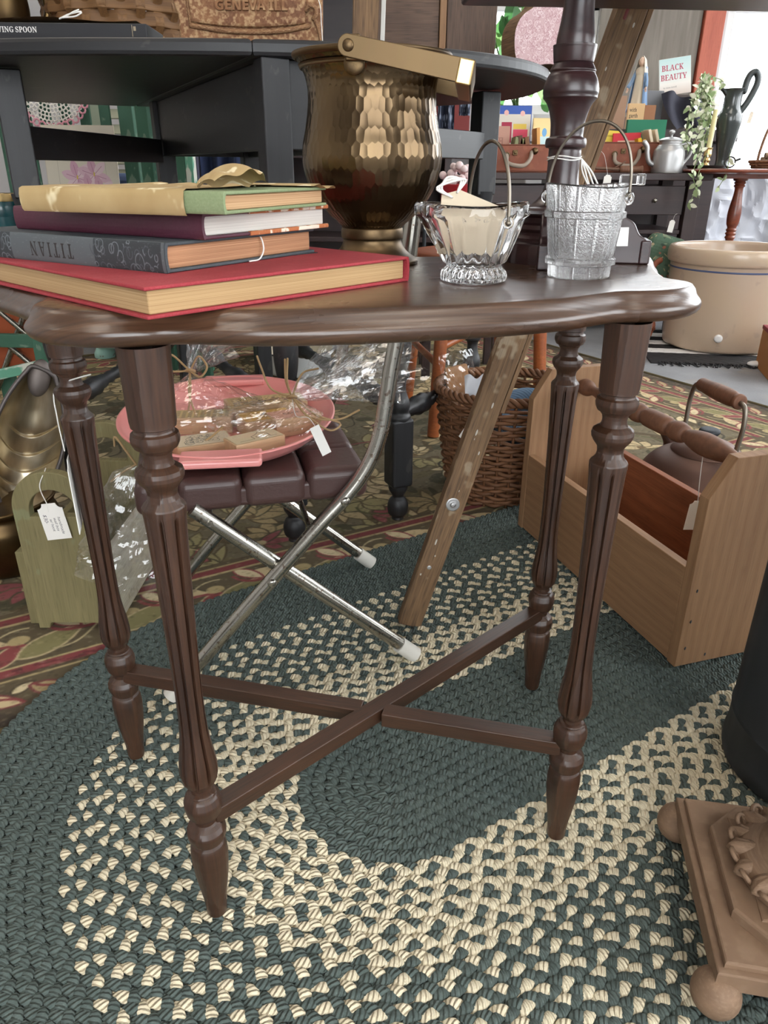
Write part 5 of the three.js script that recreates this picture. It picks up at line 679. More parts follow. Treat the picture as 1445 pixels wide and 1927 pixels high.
// ---------------------------------------------------------------- black milk can and its tag, tan lamp foot
{
  const t = thing('milk_can', 'black painted metal milk can with a small hole near its foot at the right edge', 'milk can', [0.532, -0.001, -0.684]);
  const wall = [[0.0001, 0.004], [0.107, 0.004], [0.107, 0.0], [0.1125, 0.0], [0.1140, 0.006], [0.1135, 0.018], [0.1115, 0.024], [0.1115, 0.058], [0.1128, 0.062], [0.1115, 0.066], [0.1105, 0.36], [0.106, 0.385], [0.080, 0.43], [0.068, 0.45], [0.066, 0.50], [0.078, 0.52], [0.0001, 0.52]];
  part('body', toCreasedNormals(lathe(wall, 96), R(25)), M.darkMetal, t);
  const a = R(133); part('hole', lathe([[0.0001, -0.0004], [0.0030, -0.0004], [0.0040, 0.0006], [0.0046, 0]], 18).rotateX(Math.PI / 2).scale(1, 1.4, 1).translate(0, 0, 0.1119).rotateY(R(-38)).translate(0, 0.045, 0), M.black, t, 'ragged small hole');
  part('handle', tube([[-0.066, 0.47, 0.0], [-0.095, 0.475, 0], [-0.105, 0.44, 0], [-0.098, 0.405, 0]], 0.006, 30, 8), M.darkMetal, t);
  const d = V(-0.70, 0, 0.71); const p = V(0.532, 0.277, -0.684).addScaledVector(d, 0.1135);
  priceTag('white card tag with handwritten $85 and Milk Can hanging on the black milk can', [p.x, p.y, p.z], [R(-3), R(-40), R(10)], 0.037, 0.062, M.paper, [['$85-', 20, 80, 66], ['Milk', 110, 150, 60], ['Can', 130, 205, 60]], [[[p.x, p.y + 0.026, p.z + 0.001], [p.x + 0.01, p.y + 0.07, p.z + 0.001], [0.455, 0.40, -0.63]]]);
  const l = thing('lamp_base', 'carved tan wooden candlestick base on ball feet at the right front of the braided rug', 'lamp base', [0.388, 0, -0.470], R(-10));
  const c = 0.026, s = 0.096;
  const star = (k, q, notch) => { const pts = []; for (let i = 0; i < 4; i++) { const a0 = i * Math.PI / 2, rot = (x, z) => [x * Math.cos(a0) - z * Math.sin(a0), x * Math.sin(a0) + z * Math.cos(a0)]; pts.push(rot(k, -k + q), rot(k, k - q)); if (notch) pts.push(rot(k - notch, k - q), rot(k - q, k - notch)); } return pts; };
  part('plinth', [extr(star(s, 0.0, 0), 0.020, 0.0015).rotateX(-Math.PI / 2).translate(0, 0.041, 0), extr(star(s - 0.006, 0, 0), 0.008, 0.002).rotateX(-Math.PI / 2).translate(0, 0.0535, 0)].map((g) => boxUV(g, 'x', 0.3, 0.3)), M.tan, l);
  part('raised_star', [extr(star(s - 0.020, 0.030, 0), 0.014, 0.003).rotateX(-Math.PI / 2).translate(0, 0.062, 0), extr([[-0.078, 0], [-0.03, -0.045], [0, -0.082], [0.03, -0.045], [0.078, 0], [0.03, 0.045], [0, 0.082], [-0.03, 0.045]], 0.010, 0.002).rotateX(-Math.PI / 2).rotateY(Math.PI / 4).translate(0, 0.0655, 0)].map((g) => boxUV(g, 'x', 0.3, 0.3)), M.tan, l);
  for (const [x, z] of [[-1, 1], [1, 1], [-1, -1], [1, -1]]) part('ball_foot', new THREE.SphereGeometry(0.0205, 28, 20).translate(x * (s - 0.005), 0.0205, z * (s - 0.005)), M.tan, l);
  const leaves = []; for (let i = 0; i < 18; i++) { const a = i / 18 * Math.PI * 2; const g = new THREE.SphereGeometry(0.013, 14, 10); const q = g.attributes.position; for (let k = 0; k < q.count; k++) { const X = q.getX(k), Y = q.getY(k); q.setZ(k, q.getZ(k) + 0.0018 * Math.sin(X * 900) ); q.setY(k, Y * 0.85); } g.scale(0.75, 0.8, 1.5); g.computeVertexNormals(); g.translate(0, 0.079 + 0.003 * (i % 2), 0.052); g.rotateY(a); leaves.push(g, new THREE.TorusGeometry(0.0055, 0.0022, 7, 14).rotateX(0.7).translate(0, 0.083, 0.0665).rotateY(a + 0.17)); }
  part('leaf_collar', [...leaves, lathe(fairProfile([[0.062, 0.070], [0.064, 0.076], [0.058, 0.086], [0.046, 0.092]], 14), 60)], M.tan, l, 'ring of carved leaves');
  part('stem', lathe(fairProfile([[0.050, 0.088], [0.044, 0.094], [0.036, 0.098], [0.032, 0.106], [0.038, 0.114], [0.046, 0.126], [0.047, 0.140], [0.040, 0.156], [0.031, 0.166], [0.034, 0.172], [0.041, 0.182], [0.040, 0.196], [0.030, 0.21], [0.022, 0.24], [0.02, 0.30], [0.0001, 0.30]], 90), 56), M.tan, l);
}
// ---------------------------------------------------------------- wicker basket of yarn
{
  const C = [0.262, -0.013, -1.55], t = thing('wicker_basket', 'brown willow wicker basket holding blue yarn and a wrapped parcel, behind the plank', 'basket', C);
  const rows = 27, H = 0.238, nS = 30, rx = (y) => 0.112 + 0.036 * Math.pow(y / H, 0.8), rz = (y) => 0.098 + 0.034 * Math.pow(y / H, 0.8);
  for (let j = 0; j < rows; j++) { const y = 0.006 + j * (H - 0.012) / (rows - 1); const pos = []; const n = nS * 6; for (let i = 0; i < n; i++) { const a = i / n * Math.PI * 2, w = 0.0042 * Math.sin(a * nS / 2 + j * Math.PI); pos.push([Math.cos(a) * (rx(y) + w), y + 0.0018 * Math.sin(a * 5 + j * 1.7) + 0.0012 * Math.sin(a * 13 + j), Math.sin(a) * (rz(y) + w)]); } part('willow_weaver', tube(pos, 0.0038 + 0.0008 * hash2(j, 1, 4), n, 7, true), M.wicker, t); }
  for (let i = 0; i < nS; i++) { const a = (i + 0.5) / nS * Math.PI * 2; part('willow_stake', tube([0, 0.33, 0.66, 1].map((k) => [Math.cos(a) * rx(k * H), k * H, Math.sin(a) * rz(k * H)]), 0.003, 12, 6), M.wicker, t); }
  for (const q of [0, Math.PI * 0.667, Math.PI * 1.333]) { const pos = []; for (let i = 0; i < 200; i++) { const a = i / 200 * Math.PI * 2, b = a * 20 + q; pos.push([Math.cos(a) * (rx(H) + 0.006 * Math.cos(b)), H + 0.004 + 0.006 * Math.sin(b), Math.sin(a) * (rz(H) + 0.006 * Math.cos(b))]); } part('rim_rod', tube(pos, 0.0048, 400, 7, true), M.wicker, t); }
  part('basket_floor', new THREE.CylinderGeometry(0.11, 0.108, 0.006, 40).scale(1, 1, 0.88).translate(0, 0.008, 0), M.wicker, t);
  // blue yarn skeins
  for (const [k, c, rr, tilt] of [[0, [0.045, 0.175, 0.0], 0.058, 0.5], [1, [0.095, 0.16, -0.055], 0.045, -0.4]]) {
    const y = thing('yarn_skein', k ? 'slate blue yarn skein at the back of the wicker basket' : 'dusty blue twisted yarn skein on top in the wicker basket', 'yarn', [C[0] + c[0], C[1] + c[1], C[2] + c[2]], tilt, undefined, 0.7, 0.3);
    const sk = []; for (let s = 0; s < 14; s++) { const p = [], ph = s / 14 * 6.283; for (let i = 0; i < 40; i++) { const a = i / 40 * 6.283, b = ph + a * 3; p.push([Math.cos(a) * (rr + 0.016 * Math.cos(b)), 0.016 * Math.sin(b), Math.sin(a) * (rr * 0.8 + 0.016 * Math.cos(b))]); } sk.push(tube(p, 0.005, 110, 6, true)); }
    part('yarn', sk, M.yarnBlue, y).userData.kind = 'stuff';
  }
  const pk = thing('parcel', 'brown paper parcel in clear wrap standing in the left of the wicker basket', 'parcel', [C[0] - 0.098, C[1] + 0.20, C[2] + 0.02], R(18), undefined, R(-6), R(9));
  part('paper', boxUV(rbox(0.05, 0.18, 0.012, 0.003), 'x'), M.col(170, 126, 88, 0.8), pk); part('wrap', film((u, v) => { const a = u * Math.PI * 2; return [Math.cos(a) * (0.03 + 0.008 * v), -0.09 + v * 0.21, Math.sin(a) * 0.013 * (1 - 0.6 * v) + 0.01 * v]; }, 40, 30, 0.006, 100, 61), M.film, pk);
  const wp = single('cloth', surf((u, v) => [-0.03 + u * 0.05 + 0.006 * v, 0.05 - v * 0.085 + 0.006 * Math.sin(u * 9), 0.01 + 0.008 * Math.sin(u * 7 + v * 4)], 20, 24), std({ color: new THREE.Color(0.66, 0.68, 0.72), roughness: 0.6, side: THREE.DoubleSide }), 'crumpled white tissue hanging beside the parcel in the wicker basket', 'tissue', [C[0] - 0.072, C[1] + 0.235, C[2] + 0.075]);
  priceTag('white tag with faint handwriting hanging over the wicker basket rim behind the plank', [C[0] - 0.088, C[1] + 0.190, C[2] + 0.135], [R(-8), R(-30), R(-28)], 0.027, 0.058, M.paper, [['$ 30', 40, 90, 44], ['basket', 30, 150, 40]], [[[C[0] - 0.080, C[1] + 0.212, C[2] + 0.133], [C[0] - 0.072, C[1] + 0.235, C[2] + 0.11]]]);
}
// ---------------------------------------------------------------- arched green caddy at the left with its tag
{
  const t = thing('wooden_caddy', 'olive green wooden caddy with arched ends and a hand hole, on the patterned rug', 'caddy', [-0.484, -0.011, -0.980], R(-8) + Math.PI * 0);
  // local x across the front, -z backwards
  t.rotation.y = R(0);
  const arch = (w, h) => { const s = new THREE.Shape(); const r = w / 2; s.moveTo(-r, 0.0); s.lineTo(-r * 0.72, 0); s.quadraticCurveTo(-r * 0.70, 0.009, -r * 0.62, 0.010); s.lineTo(r * 0.62, 0.010); s.quadraticCurveTo(r * 0.70, 0.009, r * 0.72, 0); s.lineTo(r, 0); s.lineTo(r * 1.02, h - r * 1.02); s.absarc(0, h - r * 1.02, r * 1.02, 0, Math.PI, false); s.closePath(); const q = new THREE.Path(); q.absarc(0, h - r * 1.08, r * 0.60, 0, Math.PI, false); q.lineTo(-r * 0.6, h - r * 1.2); q.lineTo(r * 0.6, h - r * 1.2); s.holes.push(q); return s; };
  part('end_panel', boxUV(extr(arch(0.117, 0.265), 0.016, 0.0015, [], 24), 'y').translate(0, 0, -0.008), M.greenWood, t);
  part('end_panel', boxUV(extr(arch(0.117, 0.265), 0.016, 0.0015, [], 24), 'y').translate(0, 0, -0.238), M.greenWood, t);
  const bb = (x) => boxUV(rbox(0.012, 0.125, 0.214, 0.0015, x, 0.066, -0.123), 'z'); part('side_board', bb(0.0605), M.paleBox, t, 'pale rubbed side board'); part('side_board', bb(-0.0605), M.greenWood, t);
  part('bottom_board', rbox(0.11, 0.01, 0.214, 0.001, 0, 0.012, -0.123), M.paleBox, t);
  part('back_strip', boxUV(rbox(0.02, 0.128, 0.02, 0.001, -0.066, 0.066, -0.020), 'y'), M.greenWood, t);
  t.updateMatrixWorld(); const e = (x, y, z) => V(x, y, z).applyMatrix4(t.matrixWorld);
  const c = e(0.0015, 0.190, 0.006), a = e(-0.002, 0.2655, -0.004);
  priceTag('white card tag with handwriting and $30 hanging in the hand hole of the green caddy', c.toArray(), [0, R(0), R(7)], 0.037, 0.058, M.paper, [['handmade', 78, 74, 40], ['wall box', 86, 122, 40], ['w/ hook', 96, 168, 38], ['$30-', 40, 228, 52]], [[e(-0.0035, 0.206, 0.0065).toArray(), e(-0.003, 0.214, 0.006).toArray(), e(-0.010, 0.245, 0.004).toArray(), a.toArray(), e(-0.004, 0.2665, -0.012).toArray()]]);
}
// tag tied round the back left table leg
{
  const cx = -0.2935, cz = -0.6945, y = 0.4665, ringp = []; for (let i = 0; i <= 18; i++) { const a = i / 18 * 6.283 + 2.4; ringp.push([cx + 0.0118 * Math.cos(a), y + 0.004 * Math.cos(a - 0.5), cz + 0.0118 * Math.sin(a)]); }
  priceTag('plain white tag seen edge on, tied to the back left leg of the walnut table', [-0.3120, 0.352, -0.684], [R(0), R(106), R(0)], 0.036, 0.078, M.paper, null, [ringp, [[-0.3050, 0.464, -0.690], [-0.3155, 0.455, -0.688], [-0.3165, 0.43, -0.686], [-0.3140, 0.397, -0.683]]]);
}
// ---------------------------------------------------------------- metallic shell dishes on a bronze pot
{
  // opening faces +z; growth ridges run round the hinge at the top
  const half = (v) => 0.052 * Math.pow(Math.sin(Math.PI * clamp(0.06 + v * 0.86)), 0.75), L = 0.235;
  const t = thing('shell_dish', 'tall silver lined shell shaped dish with deep curved ridges leaning at the left edge', 'dish', [-0.611, 0.324, -1.30], R(30), undefined, R(-8), R(-20));
  const bowl = (off) => surf((u, v) => { const a = (u - 0.5) * 2, q = 1 - a * a; const rib = 0.0065 * (1 - Math.pow(((v * 8.5 + 0.3) % 1), 1.6)) * smooth(0.18, 0.34, v) * q; const y = -v * L - 0.048 * q * Math.sin(Math.PI * v); return [a * half(v) * (1 + off * 8), y, -0.050 * Math.pow(q, 0.8) * Math.sin(Math.PI * clamp(0.08 + v * 0.88)) + rib - off]; }, 40, 170);
  part('bowl', bowl(0), M.silverShell, t); part('back', bowl(0.004), M.blackShell, t, 'dark outer skin');
  const rimPts = []; for (let i = 0; i <= 48; i++) { const q = i / 48 * 2 - 1, v = Math.abs(q); rimPts.push([Math.sign(q) * half(1 - v) , -(1 - v) * L, 0.001]); }
  const ord = []; for (let i = 0; i <= 30; i++) ord.push([-half(1 - i / 30), -(1 - i / 30) * L, 0.001]); for (let i = 1; i <= 30; i++) ord.push([half(i / 30), -(i / 30) * L, 0.001]);
  part('rim', tube(ord, 0.0034, 120, 8), M.col(92, 86, 84, 0.45, { metalness: 0.6 }), t, 'dull dark rim');
  part('hinge_end', new THREE.SphereGeometry(0.02, 20, 14).scale(0.85, 1.5, 0.5).translate(0, -0.016, -0.006), M.col(104, 96, 92, 0.5, { metalness: 0.6 }), t, 'dull grey hinge end');
  const b = thing('shell_dish', 'glossy black ridged shell dish standing behind the silver one', 'dish', [-0.682, 0.200, -1.40], R(20), undefined, 0, R(-10));
  part('bowl', surf((u, v) => { const a = u * Math.PI * 2, th = v * Math.PI, rr = Math.sin(th) * (1 + 0.07 * Math.abs(Math.sin(v * 24))); return [Math.cos(a) * rr * 0.040, Math.cos(th) * 0.078 - 0.012 * rr * Math.cos(a), Math.sin(a) * rr * 0.035]; }, 48, 120), M.blackShell, b);
  t.scale.setScalar(1.13); b.scale.setScalar(1.13);
  const p = thing('bronze_pot', 'squat aged bronze pot under the silver shell dish at the left edge', 'pot', [-0.690, -0.012, -1.20]);
  part('body', lathe(fairProfile([[0.0001, 0], [0.07, 0.0], [0.085, 0.02], [0.098, 0.06], [0.1, 0.09], [0.092, 0.115], [0.098, 0.125], [0.094, 0.13], [0.086, 0.12], [0.0001, 0.112]], 50), 56), M.bronze, p);
  part('rim', new THREE.TorusGeometry(0.096, 0.0035, 10, 56).rotateX(Math.PI / 2).translate(0, 0.128, 0), M.bronze, p);
}
// ---------------------------------------------------------------- green slatted chair with things on it, further left and back
{
  const t = thing('garden_chair', 'worn green slat chair behind the black table with a print leaning on it', 'chair', [-0.90, FLOOR_Y, -2.36], R(4));
  for (const x of [-0.17, 0.165]) part('back_post', boxUV(rbox(0.042, 0.92, 0.03, 0.004, x, 0.46, 0), 'y'), M.greenPaint, t);
  for (const x of [-0.115, -0.06, -0.005, 0.05, 0.105]) part('back_slat', boxUV(rbox(0.030, 0.44, 0.012, 0.003, x, 0.70, 0.0), 'y'), M.greenPaint, t);
  part('back_rail', boxUV(rbox(0.36, 0.05, 0.022, 0.003, 0, 0.90, 0), 'x'), M.greenPaint, t); part('back_rail', boxUV(rbox(0.36, 0.04, 0.022, 0.003, 0, 0.50, 0), 'x'), M.greenPaint, t);
  for (let i = 0; i < 5; i++) part('seat_slat', boxUV(rbox(0.40, 0.016, 0.058, 0.003, 0, 0.502, 0.06 + i * 0.064), 'x'), M.greenPaint, t);
  for (const x of [-0.175, 0.17]) { part('front_leg', boxUV(rbox(0.036, 0.495, 0.036, 0.004, x, 0.2475, 0.32), 'y'), M.greenPaint, t); part('seat_rail', boxUV(rbox(0.022, 0.04, 0.33, 0.003, x, 0.472, 0.17), 'z'), M.greenPaint, t); }
  part('lower_rail', boxUV(rbox(0.34, 0.03, 0.018, 0.003, 0, 0.25, 0.32), 'x'), M.greenChip, t);
  // lone upright with a weathered face, right of the chair
  const q = thing('garden_chair', 'second green slat chair with grey weathered edge, right of the print', 'chair', [-0.685, FLOOR_Y, -2.64], R(-6));
  for (const x of [-0.085, 0.02]) part('back_post', boxUV(rbox(0.042, 0.92, 0.03, 0.004, x, 0.46, 0), 'y'), M.greenPaint, q); part('weathered_edge', boxUV(rbox(0.026, 0.92, 0.031, 0.002, 0.055, 0.46, 0), 'y'), M.greenChip, q); part('seat_board', boxUV(rbox(0.28, 0.02, 0.18, 0.003, 0, 0.5, 0.12), 'x'), M.greenPaint, q); part('back_rail', boxUV(rbox(0.24, 0.05, 0.02, 0.003, -0.0, 0.88, -0.02), 'x'), M.greenPaint, q);
  for (const x of [-0.11, 0.11]) part('front_leg', boxUV(rbox(0.03, 0.49, 0.03, 0.003, x, 0.245, 0.18), 'y'), M.greenPaint, q);
  const seatY = FLOOR_Y + 0.511;
  const pr = canvasTex(512, 640, (c, W, H) => { c.fillStyle = '#e4dccb'; c.fillRect(0, 0, W, H); c.strokeStyle = '#b9b0a0'; c.lineWidth = 2; c.strokeRect(84, 116, 344, 470); const r = rng(21); const petal = (x, y, a, L, w, col) => { c.save(); c.translate(x, y); c.rotate(a); c.fillStyle = col; c.beginPath(); c.moveTo(0, 0); c.bezierCurveTo(L * 0.3, -w, L * 0.7, -w, L, 0); c.bezierCurveTo(L * 0.7, w, L * 0.3, w, 0, 0); c.fill(); c.strokeStyle = '#a8557e'; c.lineWidth = 2; c.beginPath(); c.moveTo(8, 0); c.lineTo(L * 0.7, 0); c.stroke(); c.restore(); }; c.strokeStyle = '#6d8a58'; c.lineWidth = 7; c.beginPath(); c.moveTo(285, 330); c.quadraticCurveTo(290, 470, 275, 600); c.stroke(); petal(275, 560, -2.2, 90, 26, '#6f8f5e'); petal(280, 600, -1.2, 120, 28, '#577a4c'); for (const [x, y] of [[215, 320], [340, 300], [300, 400], [380, 420]]) { for (let k = 0; k < 6; k++) petal(x, y, k * 1.05 + 0.3, 108 + r() * 22, 40, ['#e6c2cf', '#dcaec2', '#efd6dc'][k % 3]); c.fillStyle = '#e2c65a'; c.fillRect(x - 4, y - 16, 9, 24); } });
  const fp = thing('print', 'cream card print of pink lilies leaning on the green slat chair', 'picture', [-0.838, seatY, -2.235], R(2), undefined, R(-5));
  part('board', rbox(0.196, 0.262, 0.004, 0.0008, 0, 0.131, 0), M.col(214, 204, 186, 0.85), fp); part('printed_face', new THREE.PlaneGeometry(0.192, 0.258).translate(0, 0.131, 0.0024), std({ map: pr, roughness: 0.8 }), fp);
  const dl = thing('doily', 'round white crochet doily with a pink scalloped edge hung on the green chair back', 'doily', [-0.925, 0.852, -2.325], R(3), undefined, R(-3));
  const dd = []; for (let k = 0; k < 9; k++) { const r0 = 0.012 + k * 0.010; const n = 12 + k * 5; for (let i = 0; i < n; i++) { const a = i / n * 6.283 + k * 0.3; dd.push(new THREE.TorusGeometry(0.0055, 0.0017, 5, 9).translate(Math.cos(a) * r0, Math.sin(a) * r0, 0.002 * Math.sin(a * 7 + k))); } }
  part('crochet', dd, M.col(226, 222, 214, 0.9), dl).userData.kind = 'stuff'; const ed = []; for (let i = 0; i < 40; i++) { const a = i / 40 * 6.283; ed.push(new THREE.TorusGeometry(0.0085, 0.0026, 5, 9).translate(Math.cos(a) * 0.102, Math.sin(a) * 0.102, 0.003 * Math.sin(a * 9))); } part('pink_edge', ed, M.col(214, 150, 164, 0.9), dl, 'pink crochet edging').userData.kind = 'stuff';
  const mug = (label, x, y, z, ry) => { const m = thing('mug', label, 'mug', [x, y, z], ry, undefined); part('body', lathe(fairProfile([[0.0001, 0], [0.030, 0], [0.033, 0.004], [0.036, 0.03], [0.0375, 0.078], [0.0385, 0.094], [0.0365, 0.094], [0.034, 0.03], [0.0001, 0.008]], 40), 40), phys({ map: dataTex(64, 64, (u, v) => mix3([14, 60, 66], [28, 92, 96], fbm(u, v, 5, 5, 501, 3))), roughness: 0.25, clearcoat: 0.6 }), m); part('gold_rim', lathe([[0.0377, 0.076], [0.0384, 0.077], [0.0394, 0.094], [0.0388, 0.0955], [0.037, 0.095]], 40), M.brassBright, m, 'gold band at the rim'); part('handle', tube([[0.035, 0.075, 0], [0.06, 0.072, 0], [0.064, 0.045, 0], [0.05, 0.026, 0], [0.034, 0.022, 0]], 0.0048, 30, 8), M.brassBright, m); part('foot', lathe([[0.0001, 0], [0.026, 0], [0.0265, 0.006]], 28), M.col(230, 230, 226, 0.3), m); return m; };
  mug('teal mug with a gold rim beside the lily print', -0.895, seatY, -2.13, R(-35)); mug('teal mug with a gold rim at the left edge, further from the lily print', -1.005, seatY, -2.09, R(150));
}
{
  // green painted folding chair and a chrome one folded against it, at the left edge
  const g = thing('folding_chair', 'chipped light green wooden folding chair with a scalloped side post at the left edge', 'chair', [-0.93, FLOOR_Y, -1.90], R(-4));
  const sc = new THREE.Shape(); sc.moveTo(-0.014, 0); sc.lineTo(0.016, 0); for (let i = 0; i < 5; i++) { const y = 0.02 + i * 0.09; sc.lineTo(0.014, y); sc.quadraticCurveTo(0.034, y + 0.045, 0.014, y + 0.09); } sc.lineTo(-0.014, 0.47); sc.closePath(); part('side_post', boxUV(extr(sc, 0.02, 0.002), 'y').translate(0.045, 0, 0), M.greenPaint, g); part('side_post', boxUV(extr(sc, 0.02, 0.002), 'y').translate(-0.30, 0, 0), M.greenPaint, g);
  part('rail', boxUV(rbox(0.34, 0.034, 0.018, 0.003, -0.125, 0.265, 0), 'x'), M.greenPaint, g); part('rail', boxUV(rbox(0.36, 0.030, 0.018, 0.003, -0.125, 0.455, 0.0), 'x'), M.greenPaint, g); part('brace', bar([-0.30, 0.125, 0.012], [0.04, 0.205, 0.012], 0.014, 0.026, 0.002), M.greenChip, g, 'brace worn to bare wood');
  const m = thing('folding_chair', 'folded chrome tube chair with an orange seat pad behind the green chair at the left', 'chair', [-0.998, FLOOR_Y, -1.975], R(-4));
  part('tube', rod([-0.12, 0.02, 0], [0.10, 0.40, 0], 0.008, 12), M.chrome, m); part('tube', rod([0.12, 0.13, 0.018], [-0.16, 0.40, 0.018], 0.008, 12), M.chrome, m); part('tube', rod([0.14, 0.21, 0.036], [-0.14, 0.47, 0.036], 0.007, 12), M.chrome, m); part('pivot', new THREE.SphereGeometry(0.011, 12, 8).translate(0.012, 0.24, 0.01), M.steel, m); part('seat_pad', rbox(0.34, 0.30, 0.03, 0.012, -0.02, 0.30, -0.022), M.col(160, 78, 42, 0.6), m, 'orange brown vinyl pad');
  const b = thing('wooden_chest', 'pale mint painted wooden stand with flared feet behind the left table legs', 'chest', [-0.957, FLOOR_Y, -2.95], R(8)); b.scale.setScalar(1.12);
  part('body', rbox(0.30, 0.10, 0.22, 0.004, 0, 0.20, 0), M.mint, b); for (const [x, z] of [[-0.12, 0.09], [0.12, 0.09], [-0.12, -0.09], [0.12, -0.09]]) part('foot', lathe(fairProfile([[0.0001, 0], [0.03, 0], [0.034, 0.02], [0.02, 0.05], [0.016, 0.1], [0.028, 0.15], [0.0001, 0.152]], 30), 20).translate(x, 0, z), M.mint, b); part('foot_rail', boxUV(rbox(0.30, 0.024, 0.03, 0.003, 0.02, 0.055, 0.12), 'x'), M.mint, b);
  part('apron', extr((() => { const s = new THREE.Shape(); s.moveTo(-0.14, 0.15); s.quadraticCurveTo(-0.05, 0.10, 0, 0.13); s.quadraticCurveTo(0.05, 0.10, 0.14, 0.15); s.lineTo(0.14, 0.2); s.lineTo(-0.14, 0.2); s.closePath(); return s; })(), 0.014, 0.001).translate(0, 0, 0.105), M.mint, b);
  const c2 = thing('wall_shelf', 'pale blue scalloped wooden shelf lying on the floor behind the cellophane bags', 'shelf', [-0.50, FLOOR_Y, -2.72], R(10));
  part('board', extr((() => { const s = new THREE.Shape(); s.moveTo(-0.20, 0.10); s.quadraticCurveTo(-0.12, 0.11, -0.08, 0.15); s.quadraticCurveTo(-0.02, 0.13, 0.02, 0.165); s.quadraticCurveTo(0.08, 0.15, 0.12, 0.19); s.lineTo(0.16, 0.24); s.lineTo(-0.20, 0.24); s.closePath(); return s; })(), 0.016, 0.002), M.col(164, 200, 202, 0.5), c2); part('foot', [rbox(0.025, 0.15, 0.10, 0.003, -0.19, 0.075, -0.03), rbox(0.025, 0.22, 0.10, 0.003, 0.14, 0.11, -0.03)], M.col(164, 200, 202, 0.5), c2); part('top_board', rbox(0.38, 0.014, 0.12, 0.003, -0.02, 0.245, -0.03), M.col(164, 200, 202, 0.5), c2);
  // enamel basin
  const e = thing('enamel_basin', 'white enamel basin with a cream inside standing on the rug beyond the chrome chair', 'basin', [-0.315, -0.012, -2.60]);
  part('bowl', lathe(fairProfile([[0.0001, 0.004], [0.09, 0.003], [0.105, 0.012], [0.122, 0.05], [0.132, 0.085], [0.141, 0.089], [0.141, 0.0915], [0.131, 0.090]], 40), 64), M.enamel, e); part('lining', lathe(fairProfile([[0.1305, 0.090], [0.119, 0.05], [0.102, 0.014], [0.088, 0.007], [0.0001, 0.007]], 30), 64), std({ color: new THREE.Color(0.55, 0.5, 0.38), roughness: 0.35, side: THREE.DoubleSide }), e, 'cream enamel lining'); part('rim', new THREE.TorusGeometry(0.141, 0.003, 8, 64).rotateX(Math.PI / 2).translate(0, 0.0905, 0), M.col(40, 44, 52, 0.4), e, 'dark rolled rim');
  // orange windsor chair: only legs and rungs show under the table
  const w = thing('windsor_chair', 'honey orange wooden chair with splayed legs beyond the wicker basket', 'chair', [0.255, -0.0132, -2.13], R(12));
  const L = [[-0.155, 0.17], [0.09, -0.02], [-0.145, -0.16], [0.15, 0.17]]; L.slice(0, 3).forEach(([x, z]) => part('leg', rod([x * 1.05, 0, z * 1.05], [x * 0.86, 0.43, z * 0.86], 0.0165, 18, 0.0185), M.orangeWood, w)); part('rung', rod([-0.155, 0.235, 0.168], [0.085, 0.275, -0.02], 0.0095, 14), M.orangeWood, w); part('rung', rod([-0.15, 0.19, 0.165], [-0.142, 0.19, -0.15], 0.0095, 14), M.orangeWood, w); part('seat', lathe(fairProfile([[0.0001, 0.43], [0.16, 0.43], [0.19, 0.44], [0.195, 0.452], [0.18, 0.462], [0.0001, 0.455]], 24), 48).scale(1, 1, 0.95), M.orangeWood, w); part('leg', rod([0.15, 0, 0.165], [0.125, 0.43, 0.14], 0.0165, 18, 0.0185), M.orangeWood, w);
  // red pail of cotton
  const p = thing('pail', 'bright red pail filled with white cotton stems behind the black table legs', 'pail', [0.262, 0.30, -2.66]); part('body', lathe([[0.0001, 0], [0.062, 0], [0.066, 0.002], [0.082, 0.30], [0.085, 0.305], [0.080, 0.304], [0.064, 0.012], [0.0001, 0.010]], 40), M.col(170, 22, 36, 0.4), p); const tin = []; const r = rng(31); for (let i = 0; i < 22; i++) { const a = r() * 6.28, q = r() * 0.06; tin.push(new THREE.IcosahedronGeometry(0.010 + r() * 0.006, 1).translate(Math.cos(a) * q - 0.02, 0.305 + r() * 0.055, Math.sin(a) * q)); } part('cotton', tin, M.col(226, 206, 206, 0.9), p, 'fluffy pale cotton tufts').userData.kind = 'stuff'; part('stem', tube([[0.02, 0.28, 0], [0.03, 0.36, 0.01], [0.045, 0.41, 0.0]], 0.004, 20, 6), M.col(150, 24, 36, 0.6), p);
  single('plant_stool', [rbox(0.30, 0.02, 0.26, 0.004, 0, 0.308, 0), rbox(0.03, 0.30, 0.03, 0.003, -0.12, 0.15, 0.1), rbox(0.03, 0.30, 0.03, 0.003, 0.12, 0.15, 0.1), rbox(0.03, 0.30, 0.03, 0.003, -0.12, 0.15, -0.1), rbox(0.03, 0.30, 0.03, 0.003, 0.12, 0.15, -0.1)], M.darkCab, 'dark wooden stool under the red pail', 'stool', [0.262, FLOOR_Y, -2.66]);
}
